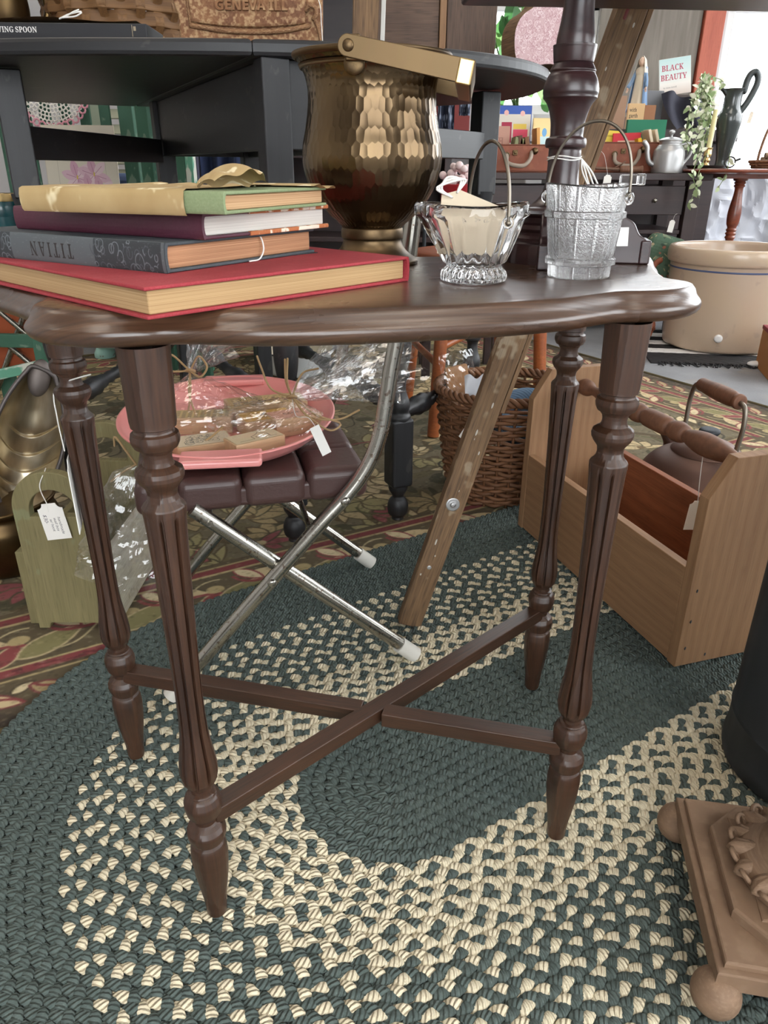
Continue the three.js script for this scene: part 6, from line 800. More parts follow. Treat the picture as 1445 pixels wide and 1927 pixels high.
// ---------------------------------------------------------------- low dark cabinet at the window with open suitcases of books
{
  const CT = 0.638;
  const t = thing('low_cabinet', 'long low dark wooden cabinet with open shelves and drawers, before the windows', 'cabinet', [0.91, FLOOR_Y, -3.62]);
  part('top_board', boxUV(rbox(1.06, 0.028, 0.44, 0.004, -0.07, CT - FLOOR_Y - 0.014, 0), 'x'), M.darkCab, t);
  for (const x of [-0.56, 0.40]) part('leg', boxUV(rbox(0.055, 0.63, 0.05, 0.003, x, 0.315, 0.17), 'y'), M.darkCab, t); for (const x of [-0.56, 0.40]) part('leg', boxUV(rbox(0.055, 0.63, 0.05, 0.003, x, 0.315, -0.17), 'y'), M.darkCab, t);
  const dr = part('drawer', boxUV(rbox(0.44, 0.115, 0.02, 0.003, 0.145, 0.552, 0.175), 'x'), M.darkCab, t); part('knob', new THREE.SphereGeometry(0.010, 14, 10).translate(0.24, 0.552, 0.192), M.chrome, dr, 'bright metal knob');
  part('drawer', boxUV(rbox(0.44, 0.115, 0.02, 0.003, -0.315, 0.552, 0.175), 'x'), M.darkCab, t); part('back_board', rbox(1.0, 0.50, 0.012, 0.002, -0.08, 0.36, -0.19), M.darkCab, t);
  part('shelf', boxUV(rbox(0.90, 0.018, 0.36, 0.003, -0.08, 0.425, 0), 'x'), M.darkCab, t); part('shelf', boxUV(rbox(0.90, 0.018, 0.36, 0.003, -0.08, 0.10, 0), 'x'), M.darkCab, t);
  priceTag('small white tag hanging from the shelf edge of the low dark cabinet', [1.235, 0.430, -3.425], [0, 0, R(-8)], 0.024, 0.05, M.paper, null, [[[1.238, 0.452, -3.425], [1.242, 0.475, -3.42], [1.252, 0.480, -3.425]]]);
  priceTag('small white tag on a pink string hanging before the low cabinet, under the plank', [0.925, 0.600, -3.392], [0, 0, R(-4)], 0.032, 0.062, M.paper, null, [[[0.925, 0.628, -3.391], [0.915, 0.66, -3.388], [0.905, 0.70, -3.40], [0.905, 0.72, -3.46]]]);
  // suitcases: shell with hollow inside, lid leaning open behind, handle and catches
  const suitcase = (label, x, z, ry, w, h, d) => {
    const s = thing('suitcase', label, 'suitcase', [x, CT, z], ry, undefined);
    const th = 0.006; part('case', [rbox(w, h, th, 0.003, 0, h / 2, d / 2), rbox(w, h, th, 0.003, 0, h / 2, -d / 2), rbox(th, h, d, 0.003, -w / 2, h / 2, 0), rbox(th, h, d, 0.003, w / 2, h / 2, 0), rbox(w, th, d, 0.002, 0, th / 2, 0)].map((g) => boxUV(g, 'x', 0.3, 0.3)), M.leather, s);
    part('edge_binding', [tube([[-w / 2, h, d / 2 + 0.002], [0, h, d / 2 + 0.002], [w / 2, h, d / 2 + 0.002]], 0.003, 20, 6), tube([[-w / 2, 0.006, d / 2 + 0.002], [0, 0.006, d / 2 + 0.002], [w / 2, 0.006, d / 2 + 0.002]], 0.003, 20, 6)], M.col(112, 58, 38, 0.6), s);
    part('handle', tube([[-0.045, h * 0.62, d / 2 + 0.006], [-0.045, h * 0.36, d / 2 + 0.03], [-0.02, h * 0.26, d / 2 + 0.042], [0.025, h * 0.26, d / 2 + 0.042], [0.05, h * 0.5, d / 2 + 0.03], [0.058, h * 0.72, d / 2 + 0.01]], 0.0085, 40, 8), M.col(150, 136, 122, 0.6), s, 'worn grey carrying handle');
    part('handle_ring', [new THREE.TorusGeometry(0.010, 0.003, 8, 16).translate(-0.045, h * 0.62, d / 2 + 0.008), lathe(fairProfile([[0.0001, 0.02], [0.01, 0.016], [0.013, 0], [0.0001, -0.004]], 12), 14).rotateZ(-1.2).translate(0.066, h * 0.76, d / 2 + 0.01)], M.brassPlain, s); part('catch', [rbox(0.02, 0.02, 0.006, 0.002, -0.01, h * 0.72, d / 2 + 0.006), lathe([[0.0001, 0.003], [0.006, 0.002], [0.007, 0]], 14).rotateX(Math.PI / 2).translate(-0.01, h * 0.72, d / 2 + 0.008)], M.brassPlain, s);
    part('lid', [boxUV(rbox(w, 0.19, 0.012, 0.004, 0, 0.095, 0), 'x', 0.3, 0.3).rotateX(R(-97)).translate(0, h - 0.01, -d / 2 - 0.008)], M.leather, s); return s;
  };
  suitcase('brown leather suitcase open with old books, under the right end of the black table', 0.545, -3.55, R(2), 0.30, 0.104, 0.22);
  suitcase('brown leather suitcase open with children\'s books, behind the leaning plank', 1.03, -3.64, R(-1), 0.315, 0.118, 0.20);
  // small upright books
  const book = (label, x, y, z, w, h, d, col, o = {}) => { const b = thing('book', label, 'book', [x, y, z], o.ry ?? 0, o.group, o.rx ?? 0, o.rz ?? 0); part('cover', [rbox(w, h, 0.002, 0.0006, 0, h / 2, d / 2), rbox(w, h, 0.002, 0.0006, 0, h / 2, -d / 2), rbox(0.002, h, d, 0.0006, -w / 2, h / 2, 0)], o.mat ?? M.col(...col, 0.7), b); part('pages', rbox(w - 0.005, h - 0.006, d - 0.003, 0.0006, 0.001, h / 2, 0), M.pagesOld, b); if (o.print) part('printed_cover', new THREE.PlaneGeometry(w * 0.96, h * 0.96).translate(0, h / 2, d / 2 + 0.0013), std({ map: o.print, roughness: 0.7 }), b); return b; };
  const spineBook = (label, x, y, z, t, h, d, col, o = {}) => { const b = book(label, x, y, z, d, h, t, col, { ...o, ry: (o.ry ?? 0) + Math.PI / 2 }); return b; };
  const plain = (bg, draw) => canvasTex(256, 256, (c) => { c.fillStyle = bg; c.fillRect(0, 0, 256, 256); draw?.(c); });
  const y0 = CT + 0.012;
  // left suitcase
  const lb = [['dull pink clothbound book with a stamped square at the left of the left suitcase', 0.47, 0.105, 0.135, 0.012, [186, 142, 124], plain('#b98d7c', (c) => { c.fillStyle = '#9d7264'; c.fillRect(70, 80, 120, 110); c.fillStyle = '#b98d7c'; for (let i = 0; i < 4; i++) for (let j = 0; j < 4; j++) c.fillRect(78 + i * 27, 86 + j * 26, 16, 16); })]];
  for (const [l, x, w, h, d, col, print] of lb) book(l, x, y0 + 0.03, -3.50, w, h, d, col, { print, rx: R(-8) });
  book('large blue topped picture book standing at the back of the left suitcase', 0.545, y0 + 0.07, -3.625, 0.17, 0.18, 0.010, [54, 84, 160], { rx: R(-6), print: plain('#d9d3c6', (c) => { c.fillStyle = '#3d5fb0'; c.fillRect(0, 0, 256, 44); c.fillStyle = '#e8b8b0'; c.beginPath(); c.arc(90, 36, 16, 0, 7); c.arc(200, 40, 16, 0, 7); c.fill(); c.fillStyle = '#a8334c'; c.fillRect(60, 90, 70, 120); c.fillStyle = '#e4c65a'; c.fillRect(140, 100, 90, 30); c.fillStyle = '#d8506a'; c.fillRect(140, 132, 100, 60); }) });
  [['sage green book upright in the left suitcase', 0.537, 0.014, [138, 140, 102], 0.115, 6], ['olive book upright in the left suitcase', 0.556, 0.012, [120, 118, 78], 0.110, 8], ['dark brown book leaning in the left suitcase', 0.580, 0.018, [92, 62, 44], 0.122, -10], ['brown book leaning beside the dark brown one in the left suitcase', 0.612, 0.016, [122, 86, 58], 0.118, -12], ['tan orange book at the right of the left suitcase', 0.648, 0.012, [214, 158, 92], 0.150, -6]].forEach(([l, x, th, col, h, rz]) => spineBook(l, x, y0 + 0.008, -3.52, th, h, 0.11, col, { rz: R(0), rx: R(rz) }));
  book('pale yellow picture book with a blue flower at the right end of the left suitcase', 0.675, y0 + 0.06, -3.58, 0.085, 0.14, 0.006, [236, 206, 140], { print: plain('#f0d79c', (c) => { c.fillStyle = '#bfe0e8'; c.fillRect(40, 130, 200, 126); c.fillStyle = '#6fa8d8'; c.beginPath(); c.arc(150, 100, 32, 0, 7); c.fill(); }), rx: R(-6) });
  // right suitcase
  book('yellow picture book in the right suitcase', 0.965, y0 + 0.05, -3.60, 0.11, 0.105, 0.005, [222, 196, 60], { rx: R(-5), rz: R(-3), print: plain('#dcc44a', (c) => { c.fillStyle = '#b8a23a'; c.fillRect(30, 40, 160, 18); c.beginPath(); c.arc(120, 150, 46, 0, 7); c.fill(); }) });
  book('red bordered picture book in the right suitcase', 1.045, y0 + 0.04, -3.585, 0.12, 0.105, 0.005, [196, 40, 50], { rx: R(-4), rz: R(2), print: plain('#c42e3a', (c) => { c.fillStyle = '#d8b49a'; c.fillRect(40, 70, 180, 186); c.fillStyle = '#8c4a3a'; c.beginPath(); c.arc(130, 190, 40, 0, 7); c.fill(); }) });
  [['yellow spined book next to the red picture book', 1.108, 0.014, [228, 178, 30], 0.12, -12], ['second yellow spined book, right of the first one', 1.128, 0.012, [224, 168, 26], 0.115, -12], ['cream book leaning at the right of the right suitcase', 1.175, 0.010, [226, 210, 184], 0.16, -20], ['second cream book leaning at the right of the right suitcase', 1.202, 0.010, [222, 204, 176], 0.16, -20]].forEach(([l, x, th, col, h, rz]) => spineBook(l, x, y0 + 0.006, -3.59, th, h, 0.10, col, { rx: R(rz) }));
  book('wide green book standing behind the yellow ones in the right suitcase', 1.145, y0 + 0.07, -3.675, 0.17, 0.13, 0.022, [44, 128, 98], {});
  // on the sill behind: boxes, statue, Black Beauty
  single('window_ledge', boxUV(rbox(0.86, 0.05, 0.30, 0.004), 'x'), M.darkCab, 'dark raised ledge behind the suitcases', 'ledge', [1.19, 0.795, -3.97]);
  single('ledge_support', rbox(0.80, 0.79, 0.2, 0.004, 0, 0.395, 0), M.darkCab, 'dark plain base carrying the ledge behind the suitcases', 'base', [1.19, FLOOR_Y, -4.02]);
  const LY = 0.8205;
  book('tan book standing face on below the statue', 1.035, LY - 0.0, -3.86, 0.12, 0.135, 0.025, [158, 124, 100], {});
  book('cream book with black lines of lettering on its cover, below the statue', 1.145, LY, -3.86, 0.075, 0.105, 0.020, [214, 178, 130], { print: plain('#d2ae80', (c) => { c.fillStyle = '#2a2622'; c.font = 'bold 52px serif'; c.fillText('with', 16, 80); c.fillText('garth', 16, 140); c.fillText('plains', 16, 200); }) });
  book('brown book behind the cream lettered one', 1.215, LY, -3.88, 0.05, 0.10, 0.018, [150, 104, 72], {});
  const gb = thing('box', 'dark grey cardboard box with a pale oval on its face behind the suitcases', 'box', [1.225, LY, -3.99], R(12)); part('body', rbox(0.125, 0.165, 0.10, 0.004, 0, 0.0825, 0), M.col(104, 104, 106, 0.7), gb); part('oval_mark', new THREE.TorusGeometry(0.014, 0.002, 6, 24).scale(1, 1.7, 0.3).translate(-0.035, 0.10, 0.0505), M.col(172, 170, 166, 0.7), gb);
  single('cloth', surf((u, v) => [-0.06 + u * 0.22 + 0.07 * v * v, 0.15 - v * 0.15 + 0.012 * Math.sin(u * 9), 0.03 * Math.sin(u * 11 + v * 2) + 0.05 * v], 40, 24), std({ color: new THREE.Color(0.03, 0.03, 0.045), roughness: 0.9, side: THREE.DoubleSide }), 'dark navy folded cloth beside the grey box under the horse storybook', 'cloth', [1.335, LY, -3.93]);
  const bb = thing('book', 'picture book with BLACK BEAUTY in red letters leaning on the panelled wall', 'book', [1.372, LY + 0.155, -4.03], R(-4), undefined, R(-6), R(8));
  part('cover', rbox(0.145, 0.155, 0.008, 0.001, 0, 0.0775, 0), M.col(220, 214, 206, 0.6), bb);
  part('printed_cover', new THREE.PlaneGeometry(0.143, 0.153).translate(0, 0.0775, 0.0044), std({ map: canvasTex(512, 544, (c) => { const g = c.createLinearGradient(0, 0, 0, 544); g.addColorStop(0, '#b6d0cf'); g.addColorStop(0.45, '#cdd9d4'); g.addColorStop(0.7, '#e2dcd4'); g.addColorStop(1, '#cdbcb0'); c.fillStyle = g; c.fillRect(0, 0, 512, 544); c.fillStyle = '#a8304a'; c.font = 'bold 120px serif'; c.save(); c.scale(0.86, 1); c.fillText('BLACK', 40, 180); c.fillText('BEAUTY', 20, 320); c.restore(); c.fillStyle = '#6a6260'; c.font = '30px serif'; c.fillText('by Anna Sewell', 60, 440); }), roughness: 0.5 }), bb);
  single('book_stand', rbox(0.13, 0.155, 0.05, 0.003, 0, 0.0775, 0), M.col(84, 74, 70, 0.8), 'dark box carrying the horse storybook on the ledge', 'box', [1.37, LY, -4.04]);
  // statue of a robed woman
  const st = thing('figurine', 'painted statue of a veiled woman in a white gown and blue cloak', 'figurine', [1.168, LY + 0.0, -3.93], R(-38));
  const robe = surf((u, v) => { const a = -u * Math.PI * 2; const rr = mixn(0.040, 0.021, Math.pow(v, 0.8)) * (1 + 0.09 * Math.sin(a * 6 + v * 2) * (1 - v)); return [Math.cos(a) * rr, v * 0.185, Math.sin(a) * rr * 0.8]; }, 48, 30);
  const body = part('gown', [robe, new THREE.SphereGeometry(0.024, 20, 14).scale(1.15, 1.0, 0.85).translate(0, 0.185, 0)], M.col(214, 200, 178, 0.6), st);
  const cloak = surf((u, v) => { const a = mixn(0.26, 1.60, u) * Math.PI; const rr = mixn(0.052, 0.027, Math.pow(v, 0.7)) * (1 + 0.07 * Math.sin(a * 7)); return [Math.sin(a) * rr, 0.02 + v * 0.185, Math.cos(a) * rr * 0.8]; }, 40, 26); part('cloak', cloak, std({ color: new THREE.Color(0.16, 0.26, 0.42), roughness: 0.6, side: THREE.DoubleSide }), st, 'blue cloak');
  part('head', [new THREE.SphereGeometry(0.0175, 24, 18).scale(0.86, 1.12, 0.95).translate(0, 0.226, 0.003), new THREE.SphereGeometry(0.003, 8, 6).scale(0.7, 1.1, 1).translate(0, 0.224, 0.0205), new THREE.CylinderGeometry(0.008, 0.010, 0.02, 14).translate(0, 0.207, 0)], M.col(222, 188, 164, 0.6), st, 'face and neck');
  part('veil', surf((u, v) => { const a = mixn(0.28, 1.72, u) * Math.PI; const y = 0.250 - v * 0.07; const rr = v < 0.35 ? 0.0205 * Math.sin(Math.PI / 2 * (0.15 + v / 0.35 * 0.85)) : 0.0205 + (v - 0.35) * 0.018; return [Math.sin(a) * rr, y, Math.cos(a) * rr + 0.002]; }, 30, 20), std({ color: new THREE.Color(0.62, 0.55, 0.46), roughness: 0.7, side: THREE.DoubleSide }), st, 'pale veil');
  for (const s of [-1, 1]) { const arm = part('arm', tube([[s * 0.022, 0.185, 0.004], [s * 0.034, 0.15, 0.010], [s * 0.042, 0.125, 0.026]], 0.0085, 20, 10), M.col(120, 146, 176, 0.6), st); const hand = [new THREE.SphereGeometry(0.0058, 10, 8).scale(0.8, 1.2, 0.6).translate(s * 0.044, 0.116, 0.030)]; for (let f = 0; f < 4; f++) hand.push(rod([s * 0.044 + (f - 1.5) * 0.0022, 0.112, 0.030], [s * 0.046 + (f - 1.5) * 0.0028, 0.101 - (f % 3) * 0.0012, 0.032], 0.0011, 6)); hand.push(rod([s * 0.040, 0.116, 0.032], [s * 0.0375, 0.109, 0.035], 0.0012, 6)); part('hand', hand, M.col(222, 188, 164, 0.6), arm); }
  part('base', lathe([[0.0001, 0], [0.045, 0], [0.043, 0.012], [0.0001, 0.012]], 28), M.col(190, 190, 186, 0.6), st);
  single('statue_plinth', rbox(0.10, 0.055, 0.10, 0.003, 0, 0.0275, 0), M.col(140, 116, 98, 0.8), 'plain tan block under the veiled statue', 'block', [1.168, LY - 0.0, -3.93]); st.position.y = LY + 0.0555; st.scale.setScalar(0.98);
  single('plate', lathe(fairProfile([[0.0001, 0.004], [0.04, 0.004], [0.062, 0.014], [0.064, 0.014], [0.042, 0.0], [0.0001, 0.0]], 24), 44).rotateX(Math.PI / 2), M.enamel, 'small pale plate leaning behind the plank edge by the statue', 'plate', [1.005, LY + 0.135, -3.93], R(-50), undefined, R(-10));
  // aluminium coffee pot
  const cp = thing('coffee_pot', 'dented aluminium coffee pot with a knobbed lid and curved spout on the low cabinet', 'coffee pot', [1.19, CT, -3.46], R(5)); cp.scale.setScalar(0.95);
  part('body', lathe(fairProfile([[0.0001, 0], [0.064, 0], [0.067, 0.004], [0.0665, 0.08], [0.064, 0.092], [0.056, 0.104], [0.050, 0.112], [0.0465, 0.114], [0.0465, 0.128], [0.0001, 0.128]], 60), 56), M.alum, cp); const ld = part('lid', lathe(fairProfile([[0.049, 0.127], [0.051, 0.131], [0.044, 0.137], [0.02, 0.144], [0.0001, 0.145]], 24), 44), M.alum, cp); part('lid_knob', lathe(fairProfile([[0.0055, 0.143], [0.005, 0.152], [0.012, 0.160], [0.012, 0.168], [0.0001, 0.173]], 18), 22), M.alum, ld); part('spout', tube([[-0.055, 0.03, 0], [-0.085, 0.045, 0], [-0.098, 0.075, 0], [-0.104, 0.105, 0], [-0.118, 0.122, 0]], 0.011, 40, 12), M.alum, cp); part('handle', tube([[0.052, 0.115, 0], [0.09, 0.12, 0], [0.10, 0.08, 0], [0.066, 0.03, 0]], 0.006, 30, 8), M.alum, cp);
  const tl = thing('hand_tool', 'old hand tool with a dark wooden handle lying in front of the right suitcase', 'tool', [1.00, CT + 0.014, -3.46], R(-6)); part('handle', lathe(fairProfile([[0.0001, -0.01], [0.012, -0.008], [0.014, 0.03], [0.012, 0.07], [0.0145, 0.085], [0.0001, 0.09]], 30), 20).rotateZ(-Math.PI / 2), M.handleWood, tl); part('iron', [rod([-0.01, 0, 0], [-0.11, 0.004, 0.0], 0.0065, 10), tube([[-0.03, 0.006, 0.002], [-0.005, 0.02, 0.004], [0.01, 0.03, 0.0]], 0.003, 16, 6)], M.col(110, 82, 66, 0.6, { metalness: 0.4 }), tl);
  // trailing variegated vine: stems with single leaves
  const vn2 = thing('trailing_plant', 'trailing plant with small variegated cream and green leaves spilling down beside the dark pitcher', 'plant', [1.318, 0.806, -3.55]); vn2.scale.setScalar(1.038);
  const r = rng(41); const leafG = (() => { const s = new THREE.Shape(); s.moveTo(0, 0); s.bezierCurveTo(0.009, 0.004, 0.009, 0.016, 0, 0.024); s.bezierCurveTo(-0.009, 0.016, -0.009, 0.004, 0, 0); const g = new THREE.ShapeGeometry(s, 5); const p = g.attributes.position; for (let i = 0; i < p.count; i++) p.setZ(i, 0.28 * Math.abs(p.getX(i)) - 3 * p.getY(i) * p.getY(i)); g.computeVertexNormals(); return g; })();
  const LM = [[176, 190, 150], [206, 212, 182], [150, 172, 124], [224, 224, 204]].map((c) => { const m = M.col(...c, 0.7, { side: THREE.DoubleSide }); return m; });
  const stemsG = []; const leaves = [];
  const strand = (pts, n) => { const c = new THREE.CatmullRomCurve3(pts.map((p) => V(...p))); stemsG.push(tube(pts, 0.0014, 30, 5)); for (let i = 0; i < n; i++) { const p = c.getPoint((i + r() * 0.6) / n); leaves.push([p.x + (r() - 0.5) * 0.012, p.y + (r() - 0.5) * 0.01, p.z + (r() - 0.5) * 0.02]); } };
  for (let k = 0; k < 13; k++) { const a = r(); strand([[0.0 + 0.05 * (r() - 0.5), 0.19 - 0.03 * r(), 0.0], [-0.03 + 0.06 * a, 0.15 - 0.03 * r(), 0.03], [-0.065 + 0.095 * a, 0.06, 0.05 + 0.03 * r()], [-0.07 + 0.10 * a, -0.05 - 0.05 * r(), 0.06 + 0.03 * r()]], 24); }
  strand([[-0.05, -0.08, 0.24], [-0.075, -0.16, 0.25], [-0.055, -0.22, 0.25], [-0.075, -0.28, 0.25]], 16); strand([[-0.03, -0.09, 0.24], [-0.055, -0.18, 0.25], [-0.035, -0.25, 0.25]], 12); strand([[0.06, -0.09, 0.24], [0.055, -0.16, 0.25], [0.03, -0.22, 0.25]], 9); strand([[-0.06, -0.04, 0.07], [-0.05, -0.09, 0.18], [-0.05, -0.08, 0.24]], 8); strand([[0.02, 0.19, 0], [0.06, 0.175, 0.03], [0.085, 0.15, 0.03]], 9);
  part('stem', stemsG, M.col(120, 140, 90, 0.8), vn2);
  leaves.forEach((p, i) => { const l = part('leaf', leafG, LM[i % 4], vn2); l.position.set(...p); l.rotation.set((r() - 0.5) * 1.6 - 0.4, (r() - 0.5) * 2.4, r() * 6.28); l.scale.setScalar(0.85 + r() * 0.55); });
  // cushion and leather straps by the cabinet
  const cu = thing('cushion', 'green tapestry cushion with pale figures leaning under the low cabinet', 'cushion', [1.185, FLOOR_Y + 0.30, -3.36], R(-20), undefined, R(-6), R(-14));
  const ct = canvasTex(256, 256, (c) => { c.fillStyle = '#4f6654'; c.fillRect(0, 0, 256, 256); const q = rng(51); for (let i = 0; i < 90; i++) { c.fillStyle = ['#a89a7c', '#7c8a70', '#94604e', '#3c5044'][i % 4]; c.beginPath(); c.ellipse(q() * 256, q() * 256, 4 + q() * 14, 2 + q() * 7, q() * 3, 0, 7); c.fill(); } });
  part('cover', (() => { const g = new RoundedBoxGeometry(0.17, 0.24, 0.08, 6, 0.038); return boxUV(g, 'x', 0.2, 0.2); })(), std({ map: ct, roughness: 0.95, bumpMap: weaveBump, bumpScale: 0.001 }), cu);
  const sb = thing('leather_bag', 'crumpled orange brown leather strap bag beside the stoneware crock', 'bag', [1.095, FLOOR_Y, -3.18], R(8));
  part('body', film((u, v) => { const a = u * Math.PI * 2; const k = Math.sin(Math.PI * (0.12 + 0.8 * v)); return [Math.cos(a) * 0.045 * k, v * 0.14, Math.sin(a) * 0.05 * k]; }, 40, 24, 0.016, 50, 71), M.leather, sb); part('handle', [tube([[-0.04, 0.12, 0.02], [-0.03, 0.24, 0.02], [0.005, 0.32, 0.01], [0.03, 0.335, 0.0]], 0.012, 40, 8), tube([[0.02, 0.10, 0.03], [0.025, 0.20, 0.03], [0.035, 0.27, 0.02]], 0.010, 30, 8)], M.leather, sb);
}
// ---------------------------------------------------------------- crock on a rag rug, painted box
{
  const c = thing('crock', 'large cream stoneware crock with a blue rim line and a blue number on its side', 'crock', [1.395, -0.0095, -3.12], R(0));
  const pr = fairProfile([[0.0001, 0.0], [0.205, 0], [0.218, 0.006], [0.222, 0.02], [0.228, 0.12], [0.233, 0.24], [0.236, 0.318], [0.237, 0.326]], 50); const rimP = fairProfile([[0.237, 0.326], [0.247, 0.330], [0.2515, 0.345], [0.251, 0.372], [0.246, 0.385], [0.236, 0.389], [0.226, 0.384], [0.221, 0.36], [0.216, 0.30], [0.205, 0.03], [0.0001, 0.02]], 60);
  part('body', lathe([...pr, ...rimP.slice(1)], 96), M.crock, c); part('blue_line', lathe([[0.2352, 0.305], [0.2368, 0.3065], [0.2370, 0.3105], [0.2362, 0.312]], 96), M.col(78, 92, 128, 0.4), c, 'thin blue glaze line under the rim');
  const nt = canvasTex(128, 160, (x) => { x.clearRect(0, 0, 128, 160); x.strokeStyle = '#434b6e'; x.lineWidth = 11; x.beginPath(); x.moveTo(100, 24); x.lineTo(34, 40); x.lineTo(36, 78); x.quadraticCurveTo(96, 66, 90, 112); x.quadraticCurveTo(76, 146, 26, 130); x.stroke(); });
  part('number', surf((u, v) => { const a = mixn(-2.34, -2.06, u); const y = 0.21 + v * 0.085; const rr = 0.2352; return [-Math.sin(a + Math.PI) * rr * -1, y, -Math.cos(a + Math.PI) * rr * -1].map((q, i) => i === 1 ? q : -q); }, 10, 4), std({ map: nt, transparent: true, roughness: 0.4, side: THREE.DoubleSide }), c, 'blue stencilled number');
  part('plug', lathe(fairProfile([[0.0001, 0.010], [0.012, 0.009], [0.016, 0.004], [0.016, 0]], 12), 20).rotateX(Math.PI / 2).rotateY(R(-24)).translate(-0.0905, 0.062, 0.2045), M.white, c, 'white plug near the foot');
  const rr = thing('rag_rug', 'black and white striped woven rag rug with fringe under the crock', 'rug', [1.42, FLOOR_Y, -3.10], R(-8));
  [[-0.30, 0], [-0.22, 1], [-0.14, 0], [-0.06, 1], [0.02, 0], [0.10, 1], [0.18, 0], [0.26, 0]].forEach(([z, w]) => part('stripe', surf((u, v) => { const x = -0.36 + u * 0.72; return [x, 0.0068 + 0.0015 * Math.sin(u * 90 + z * 30) * Math.sin(v * 9.4), z + v * 0.082]; }, 90, 8).rotateY(0), w ? M.white : M.black, rr)); part('base_weave', rbox(0.72, 0.005, 0.66, 0.002, 0, 0.003, 0.02), M.black, rr);
  const fr = []; const r = rng(61); for (let i = 0; i < 60; i++) { const x = -0.33 + i * 0.011; fr.push(tube([[x, 0.006, 0.34], [x + (r() - 0.5) * 0.02, 0.006, 0.36], [x + (r() - 0.5) * 0.04, 0.004, 0.375 + r() * 0.02]], 0.0022, 6, 5)); } part('fringe', fr, M.black, rr).userData.kind = 'stuff'; part('white_knot', new THREE.IcosahedronGeometry(0.022, 2).scale(1.4, 0.5, 1).translate(0.02, 0.012, 0.345), M.white, rr);
  const bx = thing('box', 'low ochre painted box with dark red edges at the right edge beyond the rug', 'box', [1.462, FLOOR_Y, -2.63], R(-14)); bx.scale.setScalar(0.94);
  part('body', boxUV(rbox(0.20, 0.155, 0.28, 0.004, 0, 0.0775, 0), 'z'), M.col(176, 118, 62, 0.6), bx); part('red_corner', [rbox(0.014, 0.16, 0.014, 0.002, -0.098, 0.08, 0.138), rbox(0.205, 0.016, 0.285, 0.003, 0, 0.155, 0)], M.col(128, 30, 46, 0.6), bx, 'dark red painted edging'); part('strap', rbox(0.206, 0.028, 0.012, 0.002, 0, 0.125, 0.138), M.col(112, 84, 62, 0.6), bx);
}
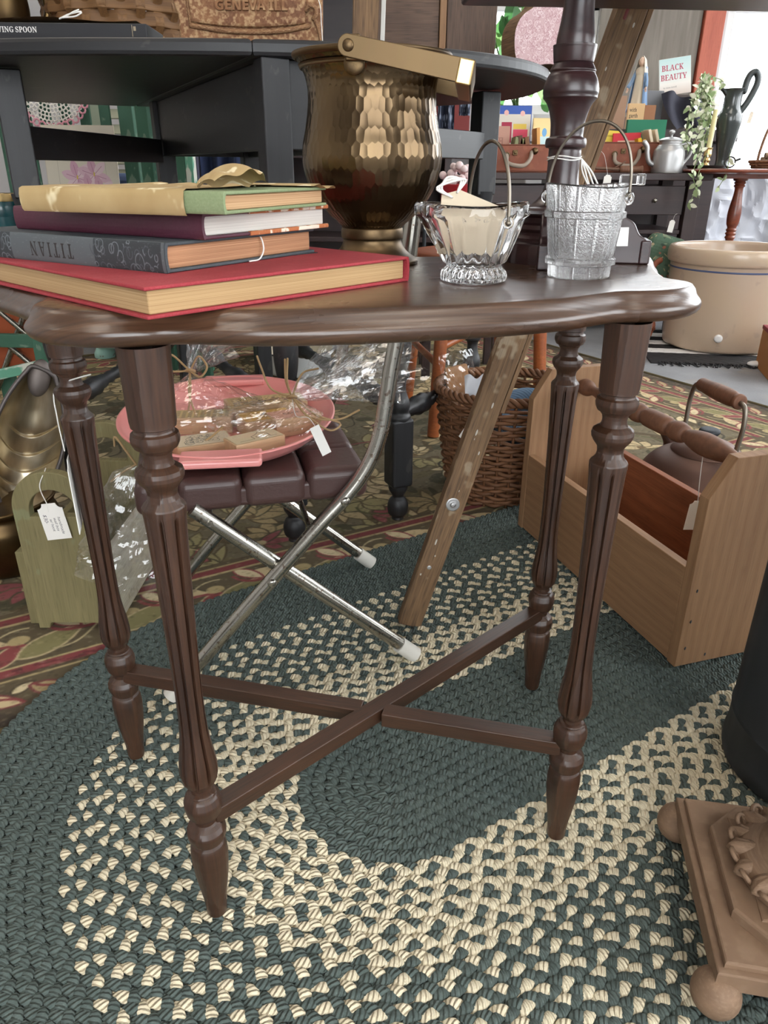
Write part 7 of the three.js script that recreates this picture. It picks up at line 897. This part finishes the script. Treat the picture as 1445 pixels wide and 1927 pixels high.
// ---------------------------------------------------------------- small round tilt table with candle, pitcher and tray basket
{
  const c = [1.508, FLOOR_Y, -3.45], TY = 0.658;
  const t = thing('candle_table', 'small reddish round table on a turned column behind the crock', 'table', c);
  part('top', lathe(fairProfile([[0.0001, 0.676], [0.236, 0.676], [0.248, 0.673], [0.250, 0.667], [0.240, 0.661], [0.0001, 0.660]], 40), 80), M.redWood, t); part('block', boxUV(rbox(0.20, 0.022, 0.14, 0.004, 0, 0.650, 0), 'x'), M.redWood, t);
  part('column', lathe(fairProfile([[0.030, 0.640], [0.028, 0.632], [0.020, 0.628], [0.024, 0.622], [0.019, 0.617], [0.023, 0.610], [0.018, 0.604], [0.017, 0.590], [0.020, 0.56], [0.026, 0.52], [0.0275, 0.49], [0.024, 0.458], [0.018, 0.442], [0.0225, 0.434], [0.018, 0.428], [0.023, 0.420], [0.018, 0.413], [0.022, 0.404], [0.017, 0.396], [0.019, 0.36], [0.028, 0.30], [0.034, 0.26], [0.026, 0.22], [0.03, 0.20], [0.03, 0.12], [0.0001, 0.11]], 160), 40), M.redWood, t);
  for (let k = 0; k < 3; k++) { const s = new THREE.Shape(); s.moveTo(0.02, 0.19); s.bezierCurveTo(0.08, 0.19, 0.11, 0.08, 0.20, 0.03); s.lineTo(0.22, 0); s.lineTo(0.18, 0.0); s.bezierCurveTo(0.12, 0.05, 0.07, 0.10, 0.02, 0.12); s.closePath(); const f = part('leg', extr(s, 0.024, 0.003), M.redWood, t); f.rotation.y = R(90 + 120 * k); }
  const ty = TY - 0.001;
  const ch = thing('candle_holder', 'brass chamberstick with a dark dish and ring handle holding a pale candle', 'candle holder', [1.345, ty, -3.44], R(-10)); ch.scale.setScalar(1.113);
  part('dish', lathe(fairProfile([[0.0001, 0.002], [0.058, 0.0015], [0.068, 0.010], [0.070, 0.011], [0.060, 0.0], [0.0001, 0.0]], 24), 44), M.lampBlack, ch); part('socket', lathe(fairProfile([[0.0001, 0.002], [0.022, 0.003], [0.012, 0.012], [0.009, 0.02], [0.013, 0.028], [0.010, 0.036], [0.014, 0.046], [0.013, 0.066], [0.016, 0.07], [0.011, 0.07], [0.0001, 0.06]], 40), 28), M.brassBright, ch); part('ring_handle', [new THREE.TorusGeometry(0.018, 0.003, 8, 24).translate(0.085, 0.022, 0), rod([0.10, 0.026, 0], [0.12, 0.034, 0], 0.004, 8)], M.lampBlack, ch);
  single('candle', lathe(fairProfile([[0.0001, 0], [0.0105, 0.0], [0.0105, 0.005], [0.0095, 0.145], [0.0085, 0.150], [0.0001, 0.149]], 24), 24), M.col(222, 214, 158, 0.5), 'slim pale yellow candle standing in the brass chamberstick', 'candle', [1.345, ty + 0.0685, -3.44], 0, undefined, 0, R(-1.5));
  const p = thing('pitcher', 'tall dark grey glazed pitcher with a high looped handle in front of the bright window', 'pitcher', [1.447, ty, -3.53], R(-8)); p.scale.setScalar(1.113);
  part('body', lathe(fairProfile([[0.0001, 0], [0.030, 0], [0.032, 0.004], [0.026, 0.012], [0.024, 0.03], [0.030, 0.07], [0.040, 0.13], [0.045, 0.165], [0.043, 0.185], [0.036, 0.20], [0.032, 0.215], [0.031, 0.24], [0.034, 0.262], [0.038, 0.27], [0.035, 0.27], [0.029, 0.24], [0.030, 0.21], [0.0001, 0.20]], 90), 48), phys({ map: dataTex(64, 128, (u, v) => mix3([66, 74, 72], [36, 42, 42], fbm(u, v, 3, 6, 601, 4))), roughness: 0.25, clearcoat: 0.6 }), p);
  part('spout', extr((() => { const s = new THREE.Shape(); s.moveTo(-0.028, 0.245); s.lineTo(-0.056, 0.276); s.quadraticCurveTo(-0.04, 0.272, -0.02, 0.268); s.closePath(); return s; })(), 0.028, 0.006), M.col(52, 58, 58, 0.3), p);
  part('handle', tube([[0.034, 0.195, 0], [0.052, 0.225, 0], [0.068, 0.262, 0], [0.076, 0.290, 0], [0.074, 0.310, 0], [0.062, 0.324, 0], [0.048, 0.318, 0], [0.039, 0.298, 0], [0.034, 0.262, 0]], 0.0115, 80, 10), M.col(52, 58, 58, 0.3), p, 'high looped handle'); priceTag('small kraft tag tied to the handle of the dark grey pitcher', [1.523, ty + 0.195, -3.505], [0, 0, R(-10)], 0.016, 0.044, M.cardTag, null, [[[1.521, ty + 0.216, -3.505], [1.52, ty + 0.24, -3.515]]]);
  const tb = thing('tray_basket', 'flat brown wicker tray basket with a tall hoop handle at the right edge', 'basket', [1.642, ty, -3.37], R(4)); tb.scale.setScalar(1.113);
  for (let j = 0; j < 3; j++) { const q = []; for (let i = 0; i < 120; i++) { const a = i / 120 * 6.283; q.push([Math.cos(a) * (0.115 + j * 0.006 + 0.002 * Math.sin(a * 40 + j * 3.1)), 0.006 + j * 0.009, Math.sin(a) * (0.085 + j * 0.005)]); } part('wicker_row', tube(q, 0.0055, 200, 6, true), M.wicker, tb); } part('tray_floor', new THREE.CylinderGeometry(0.115, 0.115, 0.004, 40).scale(1, 1, 0.75).translate(0, 0.003, 0), M.wicker, tb);
  part('hoop_handle', tube([[-0.118, 0.01, 0.02], [-0.115, 0.06, 0.02], [-0.095, 0.14, 0.02], [-0.05, 0.20, 0.02], [0, 0.215, 0.02], [0.05, 0.20, 0.02], [0.095, 0.14, 0.02], [0.115, 0.06, 0.02], [0.118, 0.01, 0.02]], 0.005, 80, 8), M.wicker, tb);
  const ro = thing('napkin_roll', 'bundle of woven straw and paper rolls lying in the tray basket', 'bundle', [1.625, ty + 0.022, -3.37]); const rl = []; for (let i = 0; i < 5; i++) rl.push(rod([-0.07 + i * 0.006, 0.012 + (i % 2) * 0.016, -0.03 + i * 0.014], [0.09 + i * 0.004, 0.014 + (i % 2) * 0.018, -0.02 + i * 0.012], 0.011, 12)); part('rolls', rl, M.col(176, 150, 120, 0.9, { bumpMap: weaveBump, bumpScale: 0.004 }), ro);
  // loose plastic sheeting under the window
  single('plastic_sheet', film((u, v) => [1.58 + u * 0.95 + 0.02 * Math.sin(v * 9), 0.64 - v * 0.62, -4.30 + 0.12 * v + 0.03 * Math.sin(u * 14) + 0.02 * Math.sin(u * 31 + v * 5)], 90, 60, 0.03, 9, 81), std({ color: new THREE.Color(0.50, 0.51, 0.56), roughness: 0.35, side: THREE.DoubleSide }), 'crumpled grey plastic sheeting hanging below the bright window', 'plastic sheet');
  single('sheet_rail', boxUV(rbox(1.0, 0.03, 0.06, 0.003, 2.06, 0.645, -4.33), 'x'), M.darkCab, 'dark wooden rail holding up the plastic sheeting', 'rail');
  // leafy plant at the left window, over the suitcases
  const pl = thing('potted_plant', 'leafy green house plant against the bright window above the left suitcase', 'plant', [0.64, 0.80, -4.08]);
  const r = rng(71); const lg = (() => { const s = new THREE.Shape(); s.moveTo(0, 0); s.bezierCurveTo(0.05, 0.02, 0.05, 0.08, 0, 0.13); s.bezierCurveTo(-0.05, 0.08, -0.05, 0.02, 0, 0); const g = new THREE.ShapeGeometry(s, 6); const p2 = g.attributes.position; for (let i = 0; i < p2.count; i++) p2.setZ(i, 0.3 * Math.abs(p2.getX(i)) - 1.5 * p2.getY(i) * p2.getY(i)); g.computeVertexNormals(); return g; })();
  const GM = [[96, 150, 84], [140, 180, 110], [70, 120, 66]].map((q) => phys({ color: new THREE.Color().setRGB(q[0] / 255, q[1] / 255, q[2] / 255, THREE.SRGBColorSpace), roughness: 0.6, side: THREE.DoubleSide, transmission: 0.4, thickness: 0 }));
  part('pot', lathe(fairProfile([[0.0001, 0], [0.06, 0], [0.075, 0.09], [0.07, 0.09], [0.0001, 0.08]], 20), 32), M.col(200, 200, 196, 0.5), pl);
  for (let i = 0; i < 46; i++) { const l = part('leaf', lg, GM[i % 3], pl); const a = r() * 6.28, q = 0.05 + r() * 0.24; l.position.set(Math.cos(a) * q, 0.10 + r() * 0.42, Math.sin(a) * q * 0.5); l.rotation.set((r() - 0.5) * 1.4, (r() - 0.5) * 2, (r() - 0.5) * 3); l.scale.setScalar(0.7 + r() * 0.5); }
  part('stem', [0, 1, 2, 3, 4].map((k) => tube([[0, 0.08, 0], [(r() - 0.5) * 0.15, 0.25, (r() - 0.5) * 0.1], [(r() - 0.5) * 0.4, 0.5, (r() - 0.5) * 0.2]], 0.004, 20, 6)), M.col(90, 120, 70, 0.7), pl);
  single('window_shelf', boxUV(rbox(0.48, 0.03, 0.30, 0.003, 0, 0.785, 0), 'x'), M.white, 'white shelf board under the left window carrying the green plant', 'shelf', [0.50, 0, -4.1]); single('shelf_box', rbox(0.19, 0.22, 0.14, 0.004, 0, 0.11, 0), M.col(186, 180, 178, 0.8), 'pale grey carton at the left end of the white window shelf', 'box', [0.37, 0.80, -4.03]);
  single('plinth', rbox(0.40, 0.79, 0.18, 0.004, 0, 0.395, 0), M.wall, 'plain pale base under the white window shelf', 'plinth', [0.50, FLOOR_Y, -4.15]);
}
// ---------------------------------------------------------------- things further back, seen between the black table legs
{
  const bl = thing('garment', 'dark blue denim skirts hanging in folds behind the black table', 'clothes', [-0.615, 0.0, -2.95]);
  const cl = (x, w, col, seed) => part('fabric', surf((u, v) => [x + (u - 0.5) * w, 0.86 - v * 0.56, 0.035 * Math.sin(u * 17 + seed) * (0.4 + v)], 50, 16), std({ color: new THREE.Color(...col), roughness: 0.95, side: THREE.DoubleSide }), bl); cl(-0.10, 0.14, [0.10, 0.10, 0.15], 1); cl(0.04, 0.18, [0.022, 0.035, 0.09], 2); part('rail', rod([-0.2, 0.865, 0], [0.16, 0.865, 0], 0.008, 10), M.darkMetal, bl);
  single('clothes_stand', [rod([-0.2, 0, 0], [-0.2, 0.87, 0], 0.009, 10), rod([0.16, 0, 0], [0.16, 0.87, 0], 0.009, 10), rbox(0.03, 0.02, 0.1, 0.004, -0.2, 0.01, 0), rbox(0.03, 0.02, 0.1, 0.004, 0.16, 0.01, 0)], M.darkMetal, 'plain dark metal stand the denim hangs on', 'stand', [-0.615, FLOOR_Y, -2.95]);
  const of = thing('carved_frame', 'pink and rust carved scroll frame beside the hanging denim', 'frame', [-0.475, FLOOR_Y, -2.86], R(-10)); part('scroll', [tube([[0, 0.50, 0], [0.012, 0.60, 0], [-0.012, 0.66, 0], [0.015, 0.72, 0], [-0.005, 0.80, 0]], 0.017, 40, 10), new THREE.TorusGeometry(0.022, 0.012, 8, 20).translate(0.012, 0.625, 0.004), new THREE.TorusGeometry(0.016, 0.009, 8, 20).translate(0.0, 0.70, 0.004), rbox(0.05, 0.5, 0.04, 0.006, 0, 0.25, 0)], M.col(190, 140, 132, 0.6, { bumpMap: noiseBump, bumpScale: 0.004 }), of);
  const bal = (x, label) => { const b = thing('baluster', label, 'baluster', [x, FLOOR_Y, -2.80]); part('turning', lathe(fairProfile([[0.0001, 0], [0.030, 0], [0.030, 0.55], [0.028, 0.60], [0.020, 0.625], [0.016, 0.64], [0.022, 0.645], [0.018, 0.655], [0.022, 0.69], [0.032, 0.72], [0.028, 0.76], [0.018, 0.78], [0.03, 0.80], [0.03, 0.88], [0.0001, 0.88]], 100), 28), M.col(176, 188, 168, 0.6), b); };
  bal(-0.82, 'pale mint turned baluster, the nearer to the green chair'); bal(-0.755, 'pale mint turned baluster, next to the hanging denim');
  const sn = thing('folded_clothes', 'lilac and blue folded clothing with a white band behind the green chair slats', 'clothes', [-0.955, 0.60, -2.92]); part('pile', [rbox(0.14, 0.03, 0.12, 0.012, 0, -0.02, 0), rbox(0.13, 0.035, 0.11, 0.014, 0.0, 0.012, 0)], M.col(86, 104, 140, 0.9), sn); part('hanging', surf((u, v) => [0.015 + u * 0.08, 0.24 - v * 0.24, 0.02 * Math.sin(u * 15)], 30, 8).translate(0, 0.02, -0.05), std({ color: new THREE.Color(0.36, 0.32, 0.55), roughness: 0.9, side: THREE.DoubleSide }), sn); part('white_band', new THREE.TorusGeometry(0.028, 0.007, 8, 24, Math.PI * 1.2).translate(-0.02, 0.045, 0.055), M.white, sn);
  single('low_bench', [boxUV(rbox(0.52, 0.02, 0.22, 0.004, 0, 0.57, 0), 'x'), rbox(0.03, 0.56, 0.03, 0.002, -0.23, 0.28, 0), rbox(0.03, 0.56, 0.03, 0.002, 0.23, 0.28, 0)], M.redWood, 'reddish bench under the folded lilac clothing', 'bench', [-0.99, FLOOR_Y, -2.93]);
  // louvred screen beyond
  const lv = thing('louvred_shutter', 'grey green louvred shutter standing behind the green chairs', 'shutter', [-0.86, FLOOR_Y, -3.25], R(4)); for (const x of [-0.26, 0.0, 0.26]) part('stile', boxUV(rbox(0.035, 1.0, 0.03, 0.003, x, 0.5, 0), 'y'), M.col(128, 138, 120, 0.8), lv); for (let i = 0; i < 18; i++) for (const x of [-0.13, 0.13]) part('louvre', rbox(0.225, 0.042, 0.007, 0.002).rotateX(R(-38)).translate(x, 0.06 + i * 0.053, 0), M.col(150, 152, 132, 0.8), lv);
  // dark bookcase wall on the far left, textiles, wooden shelving
  const bk = thing('bookcase', 'dark brown bookcase standing at the back wall behind the black table', 'bookcase', [-0.24, -0.0125, -3.60]); part('side', boxUV(rbox(0.03, 1.5, 0.35, 0.003, -0.50, 0.75, 0), 'y'), M.darkCab, bk); part('side', boxUV(rbox(0.03, 1.5, 0.35, 0.003, 0.50, 0.75, 0), 'y'), M.darkCab, bk); part('back', rbox(1.0, 1.5, 0.015, 0.002, 0, 0.75, -0.17), M.darkCab, bk); for (const y of [0.05, 0.38, 0.71, 1.04, 1.40]) part('shelf', boxUV(rbox(0.98, 0.022, 0.34, 0.003, 0, y, 0), 'x'), M.darkCab, bk);
  const sc = thing('scarf', 'dark blue flecked woven scarf hanging beyond the brass bucket', 'scarf', [0.235, 0.0, -2.95]); const sm = std({ map: dataTex(128, 128, (u, v) => { const s = vn(u, v, 40, 8, 701); return mix3([26, 34, 52], [150, 160, 180], smooth(0.62, 0.8, s)); }), roughness: 0.95, side: THREE.DoubleSide }); part('length', surf((u, v) => [-0.055 + u * 0.06, 0.95 - v * 0.18, 0.012 * Math.sin(u * 12)], 20, 8), sm, sc); part('length', surf((u, v) => [0.02 + u * 0.04, 0.95 - v * 0.13, 0.012 * Math.sin(u * 10)], 20, 8), sm, sc); part('rail', rod([-0.10, 0.955, 0], [0.10, 0.955, 0], 0.006, 8), M.darkMetal, sc); part('stand', rod([-0.09, FLOOR_Y, 0], [-0.09, 0.96, 0], 0.007, 8), M.darkMetal, sc); part('stand_foot', rbox(0.03, 0.02, 0.24, 0.004, -0.09, FLOOR_Y + 0.01, 0), M.darkMetal, sc);
  single('red_panel', boxUV(rbox(0.14, 0.26, 0.02, 0.003, 0, 0.13, 0), 'x'), M.col(120, 48, 46, 0.7), 'dull red board standing behind the blue scarf', 'board', [0.27, 0.705 + FLOOR_Y + 0.011, -3.42]);
}
renderer.render(scene, camera);
